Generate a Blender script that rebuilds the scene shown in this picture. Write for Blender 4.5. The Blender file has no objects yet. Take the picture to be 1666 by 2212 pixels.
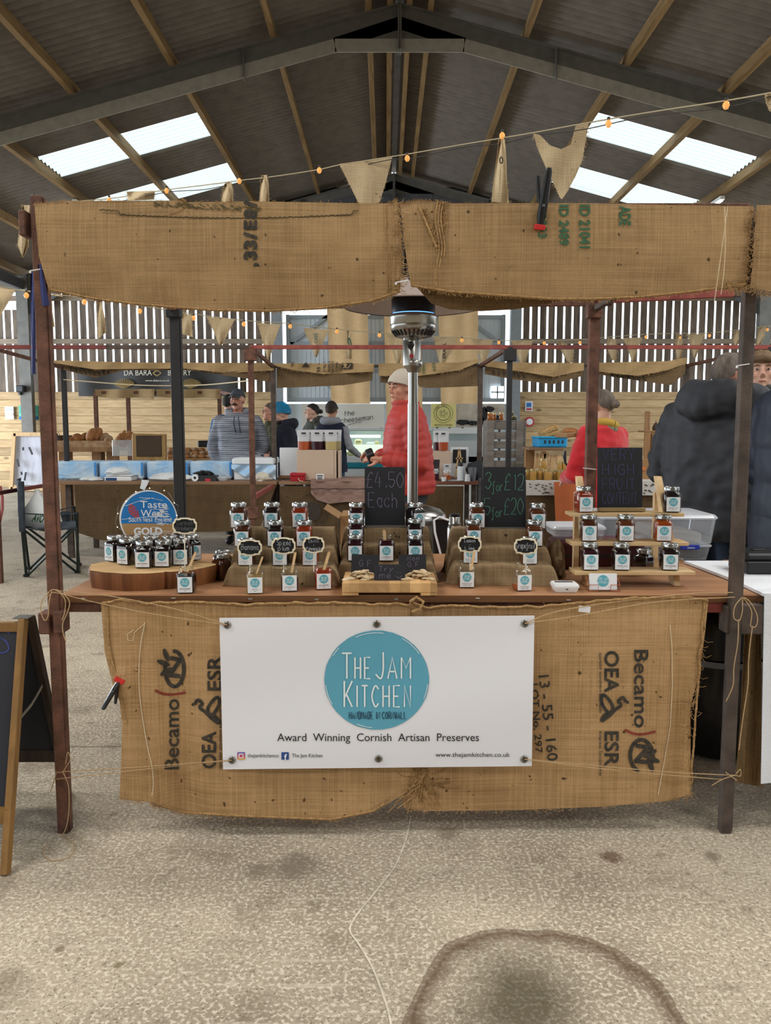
import bpy, bmesh, math, random
from mathutils import Vector, Matrix, Euler, noise
R = random.Random(7)
C = bpy.context.scene.collection
SC = bpy.context.scene
# ---------------------------------------------------------------- camera
F_PX = 1750.0; PITCH = math.radians(5.904); CAM_H = 1.38
cd = bpy.data.cameras.new('camera'); cam = bpy.data.objects.new('camera', cd); C.objects.link(cam)
cam.location = (0, 0, CAM_H); cam.rotation_euler = (math.pi/2-PITCH, 0, 0)
cd.sensor_fit = 'VERTICAL'; cd.sensor_height = 24.0; cd.lens = 24.0*F_PX/2212.0
cd.clip_start = 0.05; cd.clip_end = 400
SC.camera = cam
# ---------------------------------------------------------------- sky, exposure, lights
SC.view_settings.view_transform = 'Standard'; SC.view_settings.look = 'None'
SC.view_settings.gamma = 1.0; SC.view_settings.use_curve_mapping = False
SC.view_settings.exposure = 0.35
world = bpy.data.worlds.new('overcast_sky'); SC.world = world; world.use_nodes = True
wb = world.node_tree.nodes['Background']
wb.inputs[0].default_value = (0.86, 0.94, 1.0, 1); wb.inputs[1].default_value = 2.1
def area(name, loc, rot, sx, sy, power, col=(1, .97, .92)):
    l = bpy.data.lights.new(name, 'AREA'); l.shape = 'RECTANGLE'; l.size = sx; l.size_y = sy
    l.energy = power; l.color = col
    o = bpy.data.objects.new(name, l); C.objects.link(o); o.location = loc; o.rotation_euler = rot
    return o
# fill lamps added under the unseen near-bay roof lights (each lamp lies just under its sheet)
LAMPS = [area('near_bay_fill', (s*4.1+.19, y, 5.75), (0, s*0.258, 0), 2.6, 1.3, 118, (1, .97, .92))
         for y in (5.0, 1.0, -3.2) for s in (-1, 1)]
LAMPS += [area('open_door_daylight', (-13.2, 14.0, 2.0), (0, -math.pi/2, 0), 3.6, 6.0, 1000, (.78, .88, 1))]
# ---------------------------------------------------------------- projection helpers (metres <-> photo)
SP, CP = math.sin(PITCH), math.cos(PITCH)
def ray(u, v):
    yc = (1106-v)/F_PX
    return Vector(((u-833)/F_PX, CP+yc*SP, yc*CP-SP))
def W(u, v, Y):
    d = ray(u, v); k = Y/d.y
    return Vector((d.x*k, Y, CAM_H+d.z*k))
def G(u, v, Z=0.0):
    d = ray(u, v); k = (Z-CAM_H)/d.z
    return Vector((d.x*k, d.y*k, Z))
def PXM(Y, v=1106): return Y*ray(833, v).y**-1/F_PX      # metres per pixel at depth Y
# ---------------------------------------------------------------- mesh builder
class MB:
    def __init__(s): s.v = []; s.f = []; s.m = []; s.sm = []
    def add(s, vs, fs, mi=0, smooth=False):
        o = len(s.v); s.v += [Vector(p) for p in vs]
        for f in fs: s.f.append([o+i for i in f]); s.m.append(mi); s.sm.append(smooth)
        return s
    def box(s, c, d, rot=None, mi=0, bev=0.0):
        c = Vector(c); hx, hy, hz = d[0]/2, d[1]/2, d[2]/2
        b = min(bev, hx*.9, hy*.9, hz*.9)
        M = rot if rot is not None else Matrix.Identity(3)
        if b <= 0:
            vs = [Vector((x*hx, y*hy, z*hz)) for z in (-1, 1) for y in (-1, 1) for x in (-1, 1)]
            fs = [(0, 2, 3, 1), (4, 5, 7, 6), (0, 1, 5, 4), (2, 6, 7, 3), (0, 4, 6, 2), (1, 3, 7, 5)]
            return s.add([c+M@p for p in vs], fs, mi)
        vs = []; idx = {}
        for sx in (-1, 1):
            for sy in (-1, 1):
                for sz in (-1, 1):
                    for a in range(3):
                        p = [sx*hx, sy*hy, sz*hz]
                        for k in range(3):
                            if k != a: p[k] -= (sx, sy, sz)[k]*b
                        idx[(sx, sy, sz, a)] = len(vs); vs.append(c+M@Vector(p))
        fs = []
        S = (-1, 1)
        for a in range(3):
            o1, o2 = [(1, 2), (2, 0), (0, 1)][a]
            for sg in S:
                q = []
                for (p1, p2) in ((-1, -1), (1, -1), (1, 1), (-1, 1)):
                    k = [0, 0, 0]; k[a] = sg; k[o1] = p1; k[o2] = p2; q.append(idx[(*k, a)])
                fs.append(q if sg > 0 else q[::-1])
        for a in range(3):            # edges along axis a
            o1, o2 = [(1, 2), (2, 0), (0, 1)][a]
            for p1 in S:
                for p2 in S:
                    q = []
                    for (sg, ax) in ((-1, o1), (1, o1), (1, o2), (-1, o2)):
                        k = [0, 0, 0]; k[a] = sg; k[o1] = p1; k[o2] = p2; q.append(idx[(*k, ax)])
                    fs.append(q if p1*p2 < 0 else q[::-1])
        for sx in S:
            for sy in S:
                for sz in S:
                    q = [idx[(sx, sy, sz, 0)], idx[(sx, sy, sz, 1)], idx[(sx, sy, sz, 2)]]
                    fs.append(q if sx*sy*sz > 0 else q[::-1])
        return s.add(vs, fs, mi)
    def bar(s, a, b, w, h, mi=0, up=(0, 0, 1), bev=0.0):      # box beam from a to b
        a, b = Vector(a), Vector(b); d = b-a; L = d.length; z = d.normalized()
        u = Vector(up)
        if abs(z.dot(u)) > .98: u = Vector((0, 1, 0))
        x = u.cross(z).normalized(); y = z.cross(x)
        return s.box((a+b)/2, (w, h, L), Matrix((x, y, z)).transposed(), mi, bev)
    def loft(s, rings, mi=0, cap=True, smooth=True, closed=True):
        n = len(rings[0]); vs = [p for r in rings for p in r]; fs = []
        for i in range(len(rings)-1):
            for j in range(n if closed else n-1):
                k = (j+1) % n
                fs.append((i*n+j, i*n+k, (i+1)*n+k, (i+1)*n+j))
        s.add(vs, fs, mi, smooth)
        if cap and closed:
            o = len(s.v)-len(vs)
            s.f.append([o+j for j in range(n)][::-1]); s.m.append(mi); s.sm.append(False)
            s.f.append([o+(len(rings)-1)*n+j for j in range(n)]); s.m.append(mi); s.sm.append(False)
        return s
    def tube(s, pts, r, n=8, mi=0, cap=True, flat=1.0):
        pts = [Vector(p) for p in pts]; rings = []
        rr = r if hasattr(r, '__len__') else [r]*len(pts)
        prev = None
        for i, p in enumerate(pts):
            t = (pts[min(i+1, len(pts)-1)]-pts[max(i-1, 0)])
            t = t.normalized() if t.length > 1e-9 else Vector((0, 0, 1))
            if prev is None:
                a = Vector((0, 0, 1)) if abs(t.z) < .9 else Vector((0, 1, 0)); x = a.cross(t).normalized()
            else:
                x = prev-t*prev.dot(t)
                x = x.normalized() if x.length > 1e-6 else t.orthogonal().normalized()
            prev = x; y = t.cross(x)
            rings.append([p+(x*math.cos(2*math.pi*k/n)+y*math.sin(2*math.pi*k/n)*flat)*rr[i] for k in range(n)])
        return s.loft(rings, mi, cap)
    def lathe(s, prof, c=(0, 0, 0), n=24, mi=0, sq=None, cap=True, axis=None):  # prof: (r,z[,squareness])
        c = Vector(c); rings = []
        for pr in prof:
            r, z = pr[0], pr[1]; q = pr[2] if len(pr) > 2 else 0
            ring = []
            for k in range(n):
                a = 2*math.pi*(k+.5)/n; ca, sa = math.cos(a), math.sin(a)
                if q > 0:
                    e = 2+q*8; m = (abs(ca)**e+abs(sa)**e)**(-1/e)
                else: m = 1
                p = Vector((r*m*ca, r*m*sa, z))
                ring.append(c+(axis@p if axis is not None else p))
            rings.append(ring)
        return s.loft(rings, mi, cap)
    def ball(s, c, r, n=12, mi=0, rot=None):
        c = Vector(c); r = r if hasattr(r, '__len__') else (r, r, r); rings = []
        for i in range(1, n):
            t = math.pi*i/n; ring = []
            for k in range(n*2):
                a = math.pi*k/n
                p = Vector((r[0]*math.sin(t)*math.cos(a), r[1]*math.sin(t)*math.sin(a), -r[2]*math.cos(t)))
                ring.append(c+(rot@p if rot is not None else p))
            rings.append(ring)
        return s.loft(rings, mi)
    def grid(s, fn, nu, nv, mi=0, smooth=True):
        vs = [fn(i/nu, j/nv) for j in range(nv+1) for i in range(nu+1)]
        fs = [(j*(nu+1)+i, j*(nu+1)+i+1, (j+1)*(nu+1)+i+1, (j+1)*(nu+1)+i) for j in range(nv) for i in range(nu)]
        return s.add(vs, fs, mi, smooth)
    def sheet(s, fn, nu, nv, th=(0, .004, 0), mi=0):          # cloth with thickness along th
        th = Vector(th); n = len(s.v)
        s.grid(fn, nu, nv, mi); m = (nu+1)*(nv+1)
        base = s.v[n:n+m]
        s.add([p+th for p in base], [tuple(j-n if False else j for j in (f[::-1])) for f in
              [(j*(nu+1)+i, j*(nu+1)+i+1, (j+1)*(nu+1)+i+1, (j+1)*(nu+1)+i) for j in range(nv) for i in range(nu)]], mi, True)
        rim = [i for i in range(nu+1)]+[(j+1)*(nu+1)-1 for j in range(1, nv+1)]+[nv*(nu+1)+i for i in range(nu-1, -1, -1)]+[j*(nu+1) for j in range(nv-1, 0, -1)]
        for a in range(len(rim)):
            b = (a+1) % len(rim)
            s.f.append([n+rim[b], n+rim[a], n+m+rim[a], n+m+rim[b]]); s.m.append(mi); s.sm.append(True)
        return s
    def prism(s, pts, d, mi=0, smooth=False):                 # extrude a polygon (3D points) by vector d
        pts = [Vector(p) for p in pts]; d = Vector(d); n = len(pts)
        return s.add(pts+[p+d for p in pts], [list(range(n))[::-1], list(range(n, 2*n))]+[(i, (i+1) % n, n+(i+1) % n, n+i) for i in range(n)], mi, smooth)
    def mesh(s, name, mats, off=Vector((0, 0, 0)), fixn=False):
        me = bpy.data.meshes.new(name)
        me.from_pydata([p-off for p in s.v], [], s.f)
        for m in (mats if isinstance(mats, (list, tuple)) else [mats]): me.materials.append(m)
        me.polygons.foreach_set('material_index', s.m); me.polygons.foreach_set('use_smooth', s.sm)
        me.validate(); me.update()
        bm = bmesh.new(); bm.from_mesh(me); bmesh.ops.recalc_face_normals(bm, faces=bm.faces); bm.to_mesh(me); bm.free()
        if any(s.sm): me.set_sharp_from_angle(angle=math.radians(42))
        return me
    def build(s, name, mats, parent=None, label=None, cat=None, group=None, kind=None):
        if parent is not None:
            off = Vector((0, 0, 0)); p = parent
            while p is not None: off += p.location; p = p.parent
            o = bpy.data.objects.new(name, s.mesh(name, mats, off)); C.objects.link(o); o.parent = parent
            if label: o['label'] = label
            if kind: o['kind'] = kind
        else:
            xs = [p.x for p in s.v]; ys = [p.y for p in s.v]; zs = [p.z for p in s.v]
            off = Vector(((min(xs)+max(xs))/2, (min(ys)+max(ys))/2, min(zs)))
            o = bpy.data.objects.new(name, s.mesh(name, mats, off)); C.objects.link(o); o.location = off
            tag(o, label, cat, group, kind)
        return o
def tag(o, label=None, cat=None, group=None, kind=None):
    if label: o['label'] = label
    if cat: o['category'] = cat
    if group: o['group'] = group
    if kind: o['kind'] = kind
    return o
def thing(name, label, cat, loc=(0, 0, 0), group=None, rz=0.0):
    o = bpy.data.objects.new(name, None); C.objects.link(o); o.empty_display_size = .05
    o.location = loc; o.rotation_euler.z = rz
    return tag(o, label, cat, group)
def struct(mb, name, mats, parent=None):
    return mb.build(name, mats, parent, kind='structure')
def copy_tree(o, parent=None):
    c = o.copy(); C.objects.link(c); c.parent = parent
    for ch in list(KIDS.get(o.name, [])) or [x for x in o.children]: copy_tree(ch, c)
    return c
KIDS = {}
def dup(o, loc, rz=0.0, label=None, group=None, scale=None):
    c = copy_tree(o); c.location = loc; c.rotation_euler.z = rz
    if label: c['label'] = label
    if group: c['group'] = group
    if scale: c.scale = scale
    return c
def rotm(x=0, y=0, z=0): return Euler((x, y, z)).to_matrix()
def lerp(a, b, t): return a+(b-a)*t
def interp(tab, x):
    if x <= tab[0][0]: return tab[0][1]
    for (a, b), (c, d) in zip(tab, tab[1:]):
        if x <= c: return b+(d-b)*(x-a)/(c-a)
    return tab[-1][1]
def crom(pts, n=6, closed=False):                             # Catmull-Rom through points
    pts = [Vector(p) for p in pts]; out = []
    m = len(pts)
    for i in range(m if closed else m-1):
        if closed: a, b, c, d = pts[i-1], pts[i], pts[(i+1) % m], pts[(i+2) % m]
        else: a, b, c, d = pts[max(i-1, 0)], pts[i], pts[i+1], pts[min(i+2, m-1)]
        for k in range(n):
            t = k/n
            out.append(.5*((2*b)+(c-a)*t+(2*a-5*b+4*c-d)*t*t+(3*b-a-3*c+d)*t**3))
    if not closed: out.append(pts[-1])
    return out
def nz(x, y=0, z=0): return noise.noise(Vector((x, y, z)))
# ---------------------------------------------------------------- materials
def newmat(name):
    m = bpy.data.materials.new(name); m.use_nodes = True
    nt = m.node_tree; b = nt.nodes['Principled BSDF']
    return m, nt, b
def nd(nt, typ, **kw):
    n = nt.nodes.new(typ)
    for k, v in kw.items():
        if k.startswith('i_'):
            key = k[2:]; n.inputs[int(key) if key.isdigit() else key.replace('_', ' ')].default_value = v
        else: setattr(n, k, v)
    return n
def c4(c): return (*c[:3], 1)
def hexc(h):
    h = h.lstrip('#'); v = [int(h[i:i+2], 16)/255 for i in (0, 2, 4)]
    return tuple(x/12.92 if x <= .04045 else ((x+.055)/1.055)**2.4 for x in v)
def mat(name, col, rough=.6, metal=0.0, var=0.0, scale=12.0, bump=0.0, bscale=60.0, spec=.4, stretch=(1, 1, 1), emit=None, col2=None, detail=4.0, sheen=0):
    m, nt, b = newmat(name)
    if isinstance(col, str): col = hexc(col)
    if isinstance(col2, str): col2 = hexc(col2)
    b.inputs['Base Color'].default_value = c4(col); b.inputs['Roughness'].default_value = rough
    b.inputs['Metallic'].default_value = metal; b.inputs['Specular IOR Level'].default_value = spec
    if sheen: b.inputs['Sheen Weight'].default_value = sheen
    tc = nd(nt, 'ShaderNodeTexCoord'); mp = nd(nt, 'ShaderNodeMapping'); mp.inputs['Scale'].default_value = stretch
    nt.links.new(tc.outputs['Object'], mp.inputs[0])
    if var or col2:
        t = nd(nt, 'ShaderNodeTexNoise', i_Scale=scale, i_Detail=detail)
        nt.links.new(mp.outputs[0], t.inputs['Vector'])
        r = nd(nt, 'ShaderNodeValToRGB'); r.color_ramp.elements[0].position = .3; r.color_ramp.elements[1].position = .7
        if col2: a0, a1 = col, col2
        else: a0 = tuple(x*(1-var) for x in col); a1 = tuple(min(1, x*(1+var)) for x in col)
        r.color_ramp.elements[0].color = c4(a0); r.color_ramp.elements[1].color = c4(a1)
        nt.links.new(t.outputs['Fac'], r.inputs[0]); nt.links.new(r.outputs[0], b.inputs['Base Color'])
    if bump:
        t2 = nd(nt, 'ShaderNodeTexNoise', i_Scale=bscale, i_Detail=3.0); nt.links.new(mp.outputs[0], t2.inputs['Vector'])
        bp = nd(nt, 'ShaderNodeBump', i_Strength=bump, i_Distance=.01)
        nt.links.new(t2.outputs['Fac'], bp.inputs['Height']); nt.links.new(bp.outputs[0], b.inputs['Normal'])
    if emit:
        b.inputs['Emission Color'].default_value = c4(emit[0]); b.inputs['Emission Strength'].default_value = emit[1]
    return m
def glassy(name, tint=(1, 1, 1), gloss=.25, rough=.05, opaque=0.0, col=(1, 1, 1)):   # thin clear glass or plastic
    m, nt, b = newmat(name); nt.nodes.remove(b)
    out = nt.nodes['Material Output']
    tr = nd(nt, 'ShaderNodeBsdfTransparent'); tr.inputs[0].default_value = c4(tint)
    gl = nd(nt, 'ShaderNodeBsdfGlossy'); gl.inputs['Roughness'].default_value = rough
    lw = nd(nt, 'ShaderNodeLayerWeight', i_Blend=.35)
    mul = nd(nt, 'ShaderNodeMath', operation='MULTIPLY_ADD'); mul.inputs[1].default_value = gloss*1.6; mul.inputs[2].default_value = gloss*.25
    nt.links.new(lw.outputs['Facing'], mul.inputs[0])
    mx = nd(nt, 'ShaderNodeMixShader'); nt.links.new(mul.outputs[0], mx.inputs[0])
    nt.links.new(tr.outputs[0], mx.inputs[1]); nt.links.new(gl.outputs[0], mx.inputs[2])
    last = mx
    if opaque:
        df = nd(nt, 'ShaderNodeBsdfDiffuse'); df.inputs[0].default_value = c4(col)
        m2 = nd(nt, 'ShaderNodeMixShader'); m2.inputs[0].default_value = opaque
        nt.links.new(mx.outputs[0], m2.inputs[1]); nt.links.new(df.outputs[0], m2.inputs[2]); last = m2
    nt.links.new(last.outputs[0], out.inputs[0])
    return m
def burlap(name, c1, c2, ws=330.0, bumps=.6, ax='XZ', contrast=.35, thread=(1, 1)):
    m, nt, b = newmat(name); b.inputs['Roughness'].default_value = .92; b.inputs['Specular IOR Level'].default_value = .15
    L = nt.links.new
    tc = nd(nt, 'ShaderNodeTexCoord'); sep = nd(nt, 'ShaderNodeSeparateXYZ'); L(tc.outputs['Object'], sep.inputs[0])
    def wv(i, sc):
        nn = nd(nt, 'ShaderNodeTexNoise', i_Scale=14.0, i_Detail=2.0); L(tc.outputs['Object'], nn.inputs['Vector'])
        a = nd(nt, 'ShaderNodeMath', operation='MULTIPLY_ADD'); a.inputs[1].default_value = 5.0
        mu = nd(nt, 'ShaderNodeMath', operation='MULTIPLY'); mu.inputs[1].default_value = sc
        L(sep.outputs[i], mu.inputs[0]); L(nn.outputs['Fac'], a.inputs[0]); L(mu.outputs[0], a.inputs[2])
        s_ = nd(nt, 'ShaderNodeMath', operation='SINE'); L(a.outputs[0], s_.inputs[0]); return s_
    i, j = {'XZ': (0, 2), 'XY': (0, 1), 'YZ': (1, 2)}[ax]
    a, c = wv(i, ws*thread[0]), wv(j, ws*thread[1])
    mx = nd(nt, 'ShaderNodeMath', operation='MAXIMUM'); L(a.outputs[0], mx.inputs[0]); L(c.outputs[0], mx.inputs[1])
    # thread irregularity: stretched noises
    tn = []
    for st in ((3, 3, 220), (220, 3, 3)):
        mp = nd(nt, 'ShaderNodeMapping'); mp.inputs['Scale'].default_value = st if ax != 'XY' else ((3, 220, 3) if st[0] == 3 else st)
        L(tc.outputs['Object'], mp.inputs[0]); t = nd(nt, 'ShaderNodeTexNoise', i_Scale=1.0, i_Detail=2.0); L(mp.outputs[0], t.inputs['Vector']); tn.append(t)
    ad = nd(nt, 'ShaderNodeMath', operation='ADD'); L(tn[0].outputs['Fac'], ad.inputs[0]); L(tn[1].outputs['Fac'], ad.inputs[1])
    big = nd(nt, 'ShaderNodeTexNoise', i_Scale=3.5, i_Detail=5.0, i_Roughness=.65); L(tc.outputs['Object'], big.inputs['Vector'])
    f1 = nd(nt, 'ShaderNodeMath', operation='MULTIPLY_ADD'); f1.inputs[1].default_value = contrast*.5; L(mx.outputs[0], f1.inputs[0])
    f2 = nd(nt, 'ShaderNodeMath', operation='MULTIPLY_ADD'); f2.inputs[1].default_value = .75; f2.inputs[2].default_value = -.72; L(ad.outputs[0], f2.inputs[0])
    f3 = nd(nt, 'ShaderNodeMath', operation='ADD'); L(f2.outputs[0], f3.inputs[0]); L(big.outputs['Fac'], f3.inputs[1]); L(f3.outputs[0], f1.inputs[2])
    rp = nd(nt, 'ShaderNodeValToRGB'); rp.color_ramp.elements[0].position = .15; rp.color_ramp.elements[1].position = .85
    rp.color_ramp.elements[0].color = c4(hexc(c1)); rp.color_ramp.elements[1].color = c4(hexc(c2))
    L(f1.outputs[0], rp.inputs[0])
    sp = nd(nt, 'ShaderNodeTexNoise', i_Scale=45.0, i_Detail=1.0); L(tc.outputs['Object'], sp.inputs['Vector'])
    sr = nd(nt, 'ShaderNodeValToRGB'); sr.color_ramp.elements[0].position = .73; sr.color_ramp.elements[1].position = .78
    L(sp.outputs['Fac'], sr.inputs[0])
    mm = nd(nt, 'ShaderNodeMix', data_type='RGBA'); L(sr.outputs[0], mm.inputs[0]); L(rp.outputs[0], mm.inputs[6]); mm.inputs[7].default_value = c4(tuple(x*.45 for x in hexc(c1)))
    L(mm.outputs[2], b.inputs['Base Color'])
    bp = nd(nt, 'ShaderNodeBump', i_Strength=bumps, i_Distance=.002); L(mx.outputs[0], bp.inputs['Height']); L(bp.outputs[0], b.inputs['Normal'])
    return m
def wood(name, c1, c2, axis='X', scale=6.0, rough=.65, knots=0.0, bump=.15, plank=None):
    m, nt, b = newmat(name); b.inputs['Roughness'].default_value = rough; b.inputs['Specular IOR Level'].default_value = .3
    L = nt.links.new
    tc = nd(nt, 'ShaderNodeTexCoord'); mp = nd(nt, 'ShaderNodeMapping')
    st = {'X': (.12, 1, 1), 'Y': (1, .12, 1), 'Z': (1, 1, .12)}[axis]; mp.inputs['Scale'].default_value = st
    L(tc.outputs['Object'], mp.inputs[0])
    t = nd(nt, 'ShaderNodeTexNoise', i_Scale=scale*4, i_Detail=6.0, i_Roughness=.6, i_Distortion=.8); L(mp.outputs[0], t.inputs['Vector'])
    r = nd(nt, 'ShaderNodeValToRGB'); r.color_ramp.elements[0].position = .3; r.color_ramp.elements[1].position = .68
    r.color_ramp.elements[0].color = c4(hexc(c1)); r.color_ramp.elements[1].color = c4(hexc(c2)); L(t.outputs['Fac'], r.inputs[0])
    last = r.outputs[0]
    if plank:                       # (axis index, width): board to board colour differences
        sep = nd(nt, 'ShaderNodeSeparateXYZ'); L(tc.outputs['Object'], sep.inputs[0])
        d = nd(nt, 'ShaderNodeMath', operation='DIVIDE'); d.inputs[1].default_value = plank[1]; L(sep.outputs[plank[0]], d.inputs[0])
        fl = nd(nt, 'ShaderNodeMath', operation='FLOOR'); L(d.outputs[0], fl.inputs[0])
        wn = nd(nt, 'ShaderNodeTexWhiteNoise', noise_dimensions='1D'); L(fl.outputs[0], wn.inputs['W'])
        mr = nd(nt, 'ShaderNodeMapRange'); mr.inputs[3].default_value = .68; mr.inputs[4].default_value = 1.15; L(wn.outputs['Value'], mr.inputs[0])
        hs = nd(nt, 'ShaderNodeHueSaturation'); L(mr.outputs[0], hs.inputs['Value']); L(last, hs.inputs['Color']); last = hs.outputs[0]
    if knots:
        k = nd(nt, 'ShaderNodeTexVoronoi', i_Scale=knots); mp2 = nd(nt, 'ShaderNodeMapping')
        mp2.inputs['Scale'].default_value = {'X': (.5, 1, 1), 'Y': (1, .5, 1), 'Z': (1, 1, .5)}[axis]
        L(tc.outputs['Object'], mp2.inputs[0]); L(mp2.outputs[0], k.inputs['Vector'])
        kr = nd(nt, 'ShaderNodeValToRGB'); kr.color_ramp.elements[0].position = .05; kr.color_ramp.elements[1].position = .13
        kr.color_ramp.elements[0].color = (1, 1, 1, 1); kr.color_ramp.elements[1].color = (0, 0, 0, 1); L(k.outputs['Distance'], kr.inputs[0])
        mm = nd(nt, 'ShaderNodeMix', data_type='RGBA'); L(kr.outputs[0], mm.inputs[0]); L(last, mm.inputs[6])
        mm.inputs[7].default_value = c4(tuple(x*.28 for x in hexc(c1))); last = mm.outputs[2]
    L(last, b.inputs['Base Color'])
    if bump:
        bp = nd(nt, 'ShaderNodeBump', i_Strength=bump, i_Distance=.01); L(t.outputs['Fac'], bp.inputs['Height']); L(bp.outputs[0], b.inputs['Normal'])
    return m
# ---------------------------------------------------------------- lettering
GL = {'A':'00 26 40|12 32','B':'00 06|~06 36 34 03|~03 43 41 00','C':'~45 26 04 02 20 41','D':'00 06|~06 36 43 30 00','E':'46 06 00 40|03 33','F':'46 06 00|03 33',
'G':'~45 26 04 02 20 41 43|43 23','H':'00 06|40 46|03 43','I':'20 26','J':'~36 32 20 01','K':'00 06|46 02|13 40','L':'06 00 40','M':'00 06 23 46 40','N':'00 06 40 46',
'O':'~26 04 02 20 42 44 26','P':'00 06|~06 36 44 33 03','R':'00 06|~06 36 44 33 03|23 40','S':'~45 26 05 14 33 41 20 01','T':'06 46|26 20','U':'~06 02 20 42 46','V':'06 20 46',
'W':'06 10 24 30 46','Y':'06 23 46|23 20','X':'06 40|00 46','Z':'06 46 00 40','0':'~26 04 02 20 42 44 26','1':'15 26 20','2':'~05 26 45 32 00|00 40','3':'~05 26 45 23|~23 42 20 01',
'4':'26 02 42|34 30','5':'46 06 03|~03 33 42 20 01','6':'~46 14 02 20 41 23 02','7':'06 46 10','8':'~23 05 26 45 23 01 20 41 23','9':'~44 23 05 26 44 20','£':'~45 36 14 12 00|00 40|03 33',
'.':'20 21','+':'12 32|21 23','-':'13 33',')':'~16 24 22 10','a':'~33 14 02 20 32|34 30','b':'06 00|~03 24 42 20 00','c':'~33 24 03 01 20 31','d':'36 30|~33 14 02 20 31','e':'02 32|~32 24 03 01 20 31',
'f':'~46 26 23 2a 1b 0a|04 34','g':'~34 14 02 11 32|~34 3a 1b 0a','h':'06 00|~02 14 33 30','i':'20 24|25 26','k':'06 00|34 02|12 30','l':'20 26','m':'00 04|~02 14 23 20|~22 34 43 40',
'n':'00 04|~02 24 33 30','o':'~24 02 20 42 24','p':'04 0b|~04 24 42 20 01','r':'00 04|~02 24 34','s':'~34 14 03 22 31 10 00','t':'16 10|04 34','u':'~04 01 20 32|34 30','v':'04 20 44','w':'04 10 23 30 44',
'x':'04 30|34 00','y':'04 21|44 0b','é':'02 32|~32 24 03 01 20 31|25 36','@':'~26 04 02 20 42 44 26','j':'~24 2a 0b|25 26',"'":'25 26'}
def _pv(t):
    y = {'a': -1, 'b': -2}.get(t[1]); return (int(t[0]), int(t[1]) if y is None else y)
def strokes(s, size, xs=1.0, gap=1.6, jit=0.0):
    """polylines of handwritten text, starting at x=0, cap height = size"""
    out = []; x = 0; k = size/6; rr = random.Random(s)
    for ch in s:
        if ch == ' ': x += 3.2; continue
        g = GL.get(ch)
        if not g: x += 4; continue
        mxx = 0
        dy = rr.uniform(-jit, jit)
        for st in g.split('|'):
            sm = st[0] == '~'; pts = [_pv(t) for t in st.lstrip('~').split()]
            mxx = max(mxx, max(p[0] for p in pts))
            P = [Vector(((p[0]+x)*k*xs, (p[1]+dy)*k, 0)) for p in pts]
            if sm: P = crom(P, 4)
            out.append([(p.x, p.y) for p in P])
        x += mxx+gap
    return out, (x-gap)*k*xs
def ribbon(mb, pts, w, M, mi=0, closed=False):
    """flat ribbon of width w along 2-D pts mapped by M(x,y)->3D"""
    n = len(pts); L = []; Rr = []
    for i in range(n):
        a = pts[max(i-1, 0)]; b = pts[min(i+1, n-1)]
        dx, dy = b[0]-a[0], b[1]-a[1]; d = math.hypot(dx, dy) or 1e-9; nx, ny = -dy/d, dx/d
        L.append(M(pts[i][0]+nx*w/2, pts[i][1]+ny*w/2)); Rr.append(M(pts[i][0]-nx*w/2, pts[i][1]-ny*w/2))
    mb.add(L+Rr, [(i, i+1, n+i+1, n+i) for i in range(n-1)], mi)
def write(mb, s, M, size, w, xs=1.0, gap=1.6, mi=0, align='C', jit=0.0, fit=None):
    if fit: xs = fit/strokes(s, size, 1.0, gap, jit)[1]
    st, wd = strokes(s, size, xs, gap, jit); ox = {'C': -wd/2, 'L': 0, 'R': -wd}[align]
    for p in st: ribbon(mb, [(a+ox, b) for a, b in p], w, M, mi)
    return wd
_TC = {}
def font_geo(s, offset=0.0, subdiv=0.0):
    key = (s, offset, subdiv)
    if key not in _TC:
        cu = bpy.data.curves.new('t', 'FONT'); cu.body = s; cu.size = 1; cu.offset = offset; cu.resolution_u = 3; cu.fill_mode = 'FRONT'
        ob = bpy.data.objects.new('t', cu); C.objects.link(ob)
        dg = bpy.context.evaluated_depsgraph_get(); me = bpy.data.meshes.new_from_object(ob.evaluated_get(dg))
        if subdiv:
            bm = bmesh.new(); bm.from_mesh(me)
            for _ in range(3):
                es = [e for e in bm.edges if e.calc_length() > subdiv]
                if not es: break
                bmesh.ops.subdivide_edges(bm, edges=es, cuts=1); bmesh.ops.triangulate(bm, faces=bm.faces)
            bm.to_mesh(me); bm.free()
        vs = [(v.co.x, v.co.y) for v in me.vertices]; fs = [tuple(p.vertices) for p in me.polygons]
        x0 = min((v[0] for v in vs), default=0); x1 = max((v[0] for v in vs), default=1)
        _TC[key] = ([(a-x0, b) for a, b in vs], fs, x1-x0)
        bpy.data.objects.remove(ob); bpy.data.curves.remove(cu); bpy.data.meshes.remove(me)
    return _TC[key]
def typeset(mb, s, M, width, height, mi=0, align='C', bold=0.0, sub=0.0):
    """printed text: cap height = height, total width = width"""
    vs, fs, w = font_geo(s, bold, sub); sx = width/w; sy = height/.70
    ox = {'C': -width/2, 'L': 0, 'R': -width}[align]
    mb.add([M(a*sx+ox, b*sy) for a, b in vs], fs, mi)
def disc(mb, M, r, n=40, mi=0, cx=0, cy=0, ry=None, rag=0.0):
    ry = ry or r
    P = [(cx+r*(1+rag*R.uniform(-1, 1))*math.cos(2*math.pi*k/n), cy+ry*(1+rag*R.uniform(-1, 1))*math.sin(2*math.pi*k/n)) for k in range(n)]
    mb.add([M(cx, cy)]+[M(*p) for p in P], [(0, 1+k, 1+(k+1) % n) for k in range(n)], mi)
def rect(mb, M, x0, y0, x1, y1, mi=0): mb.add([M(x0, y0), M(x1, y0), M(x1, y1), M(x0, y1)], [(0, 1, 2, 3)], mi)
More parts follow.
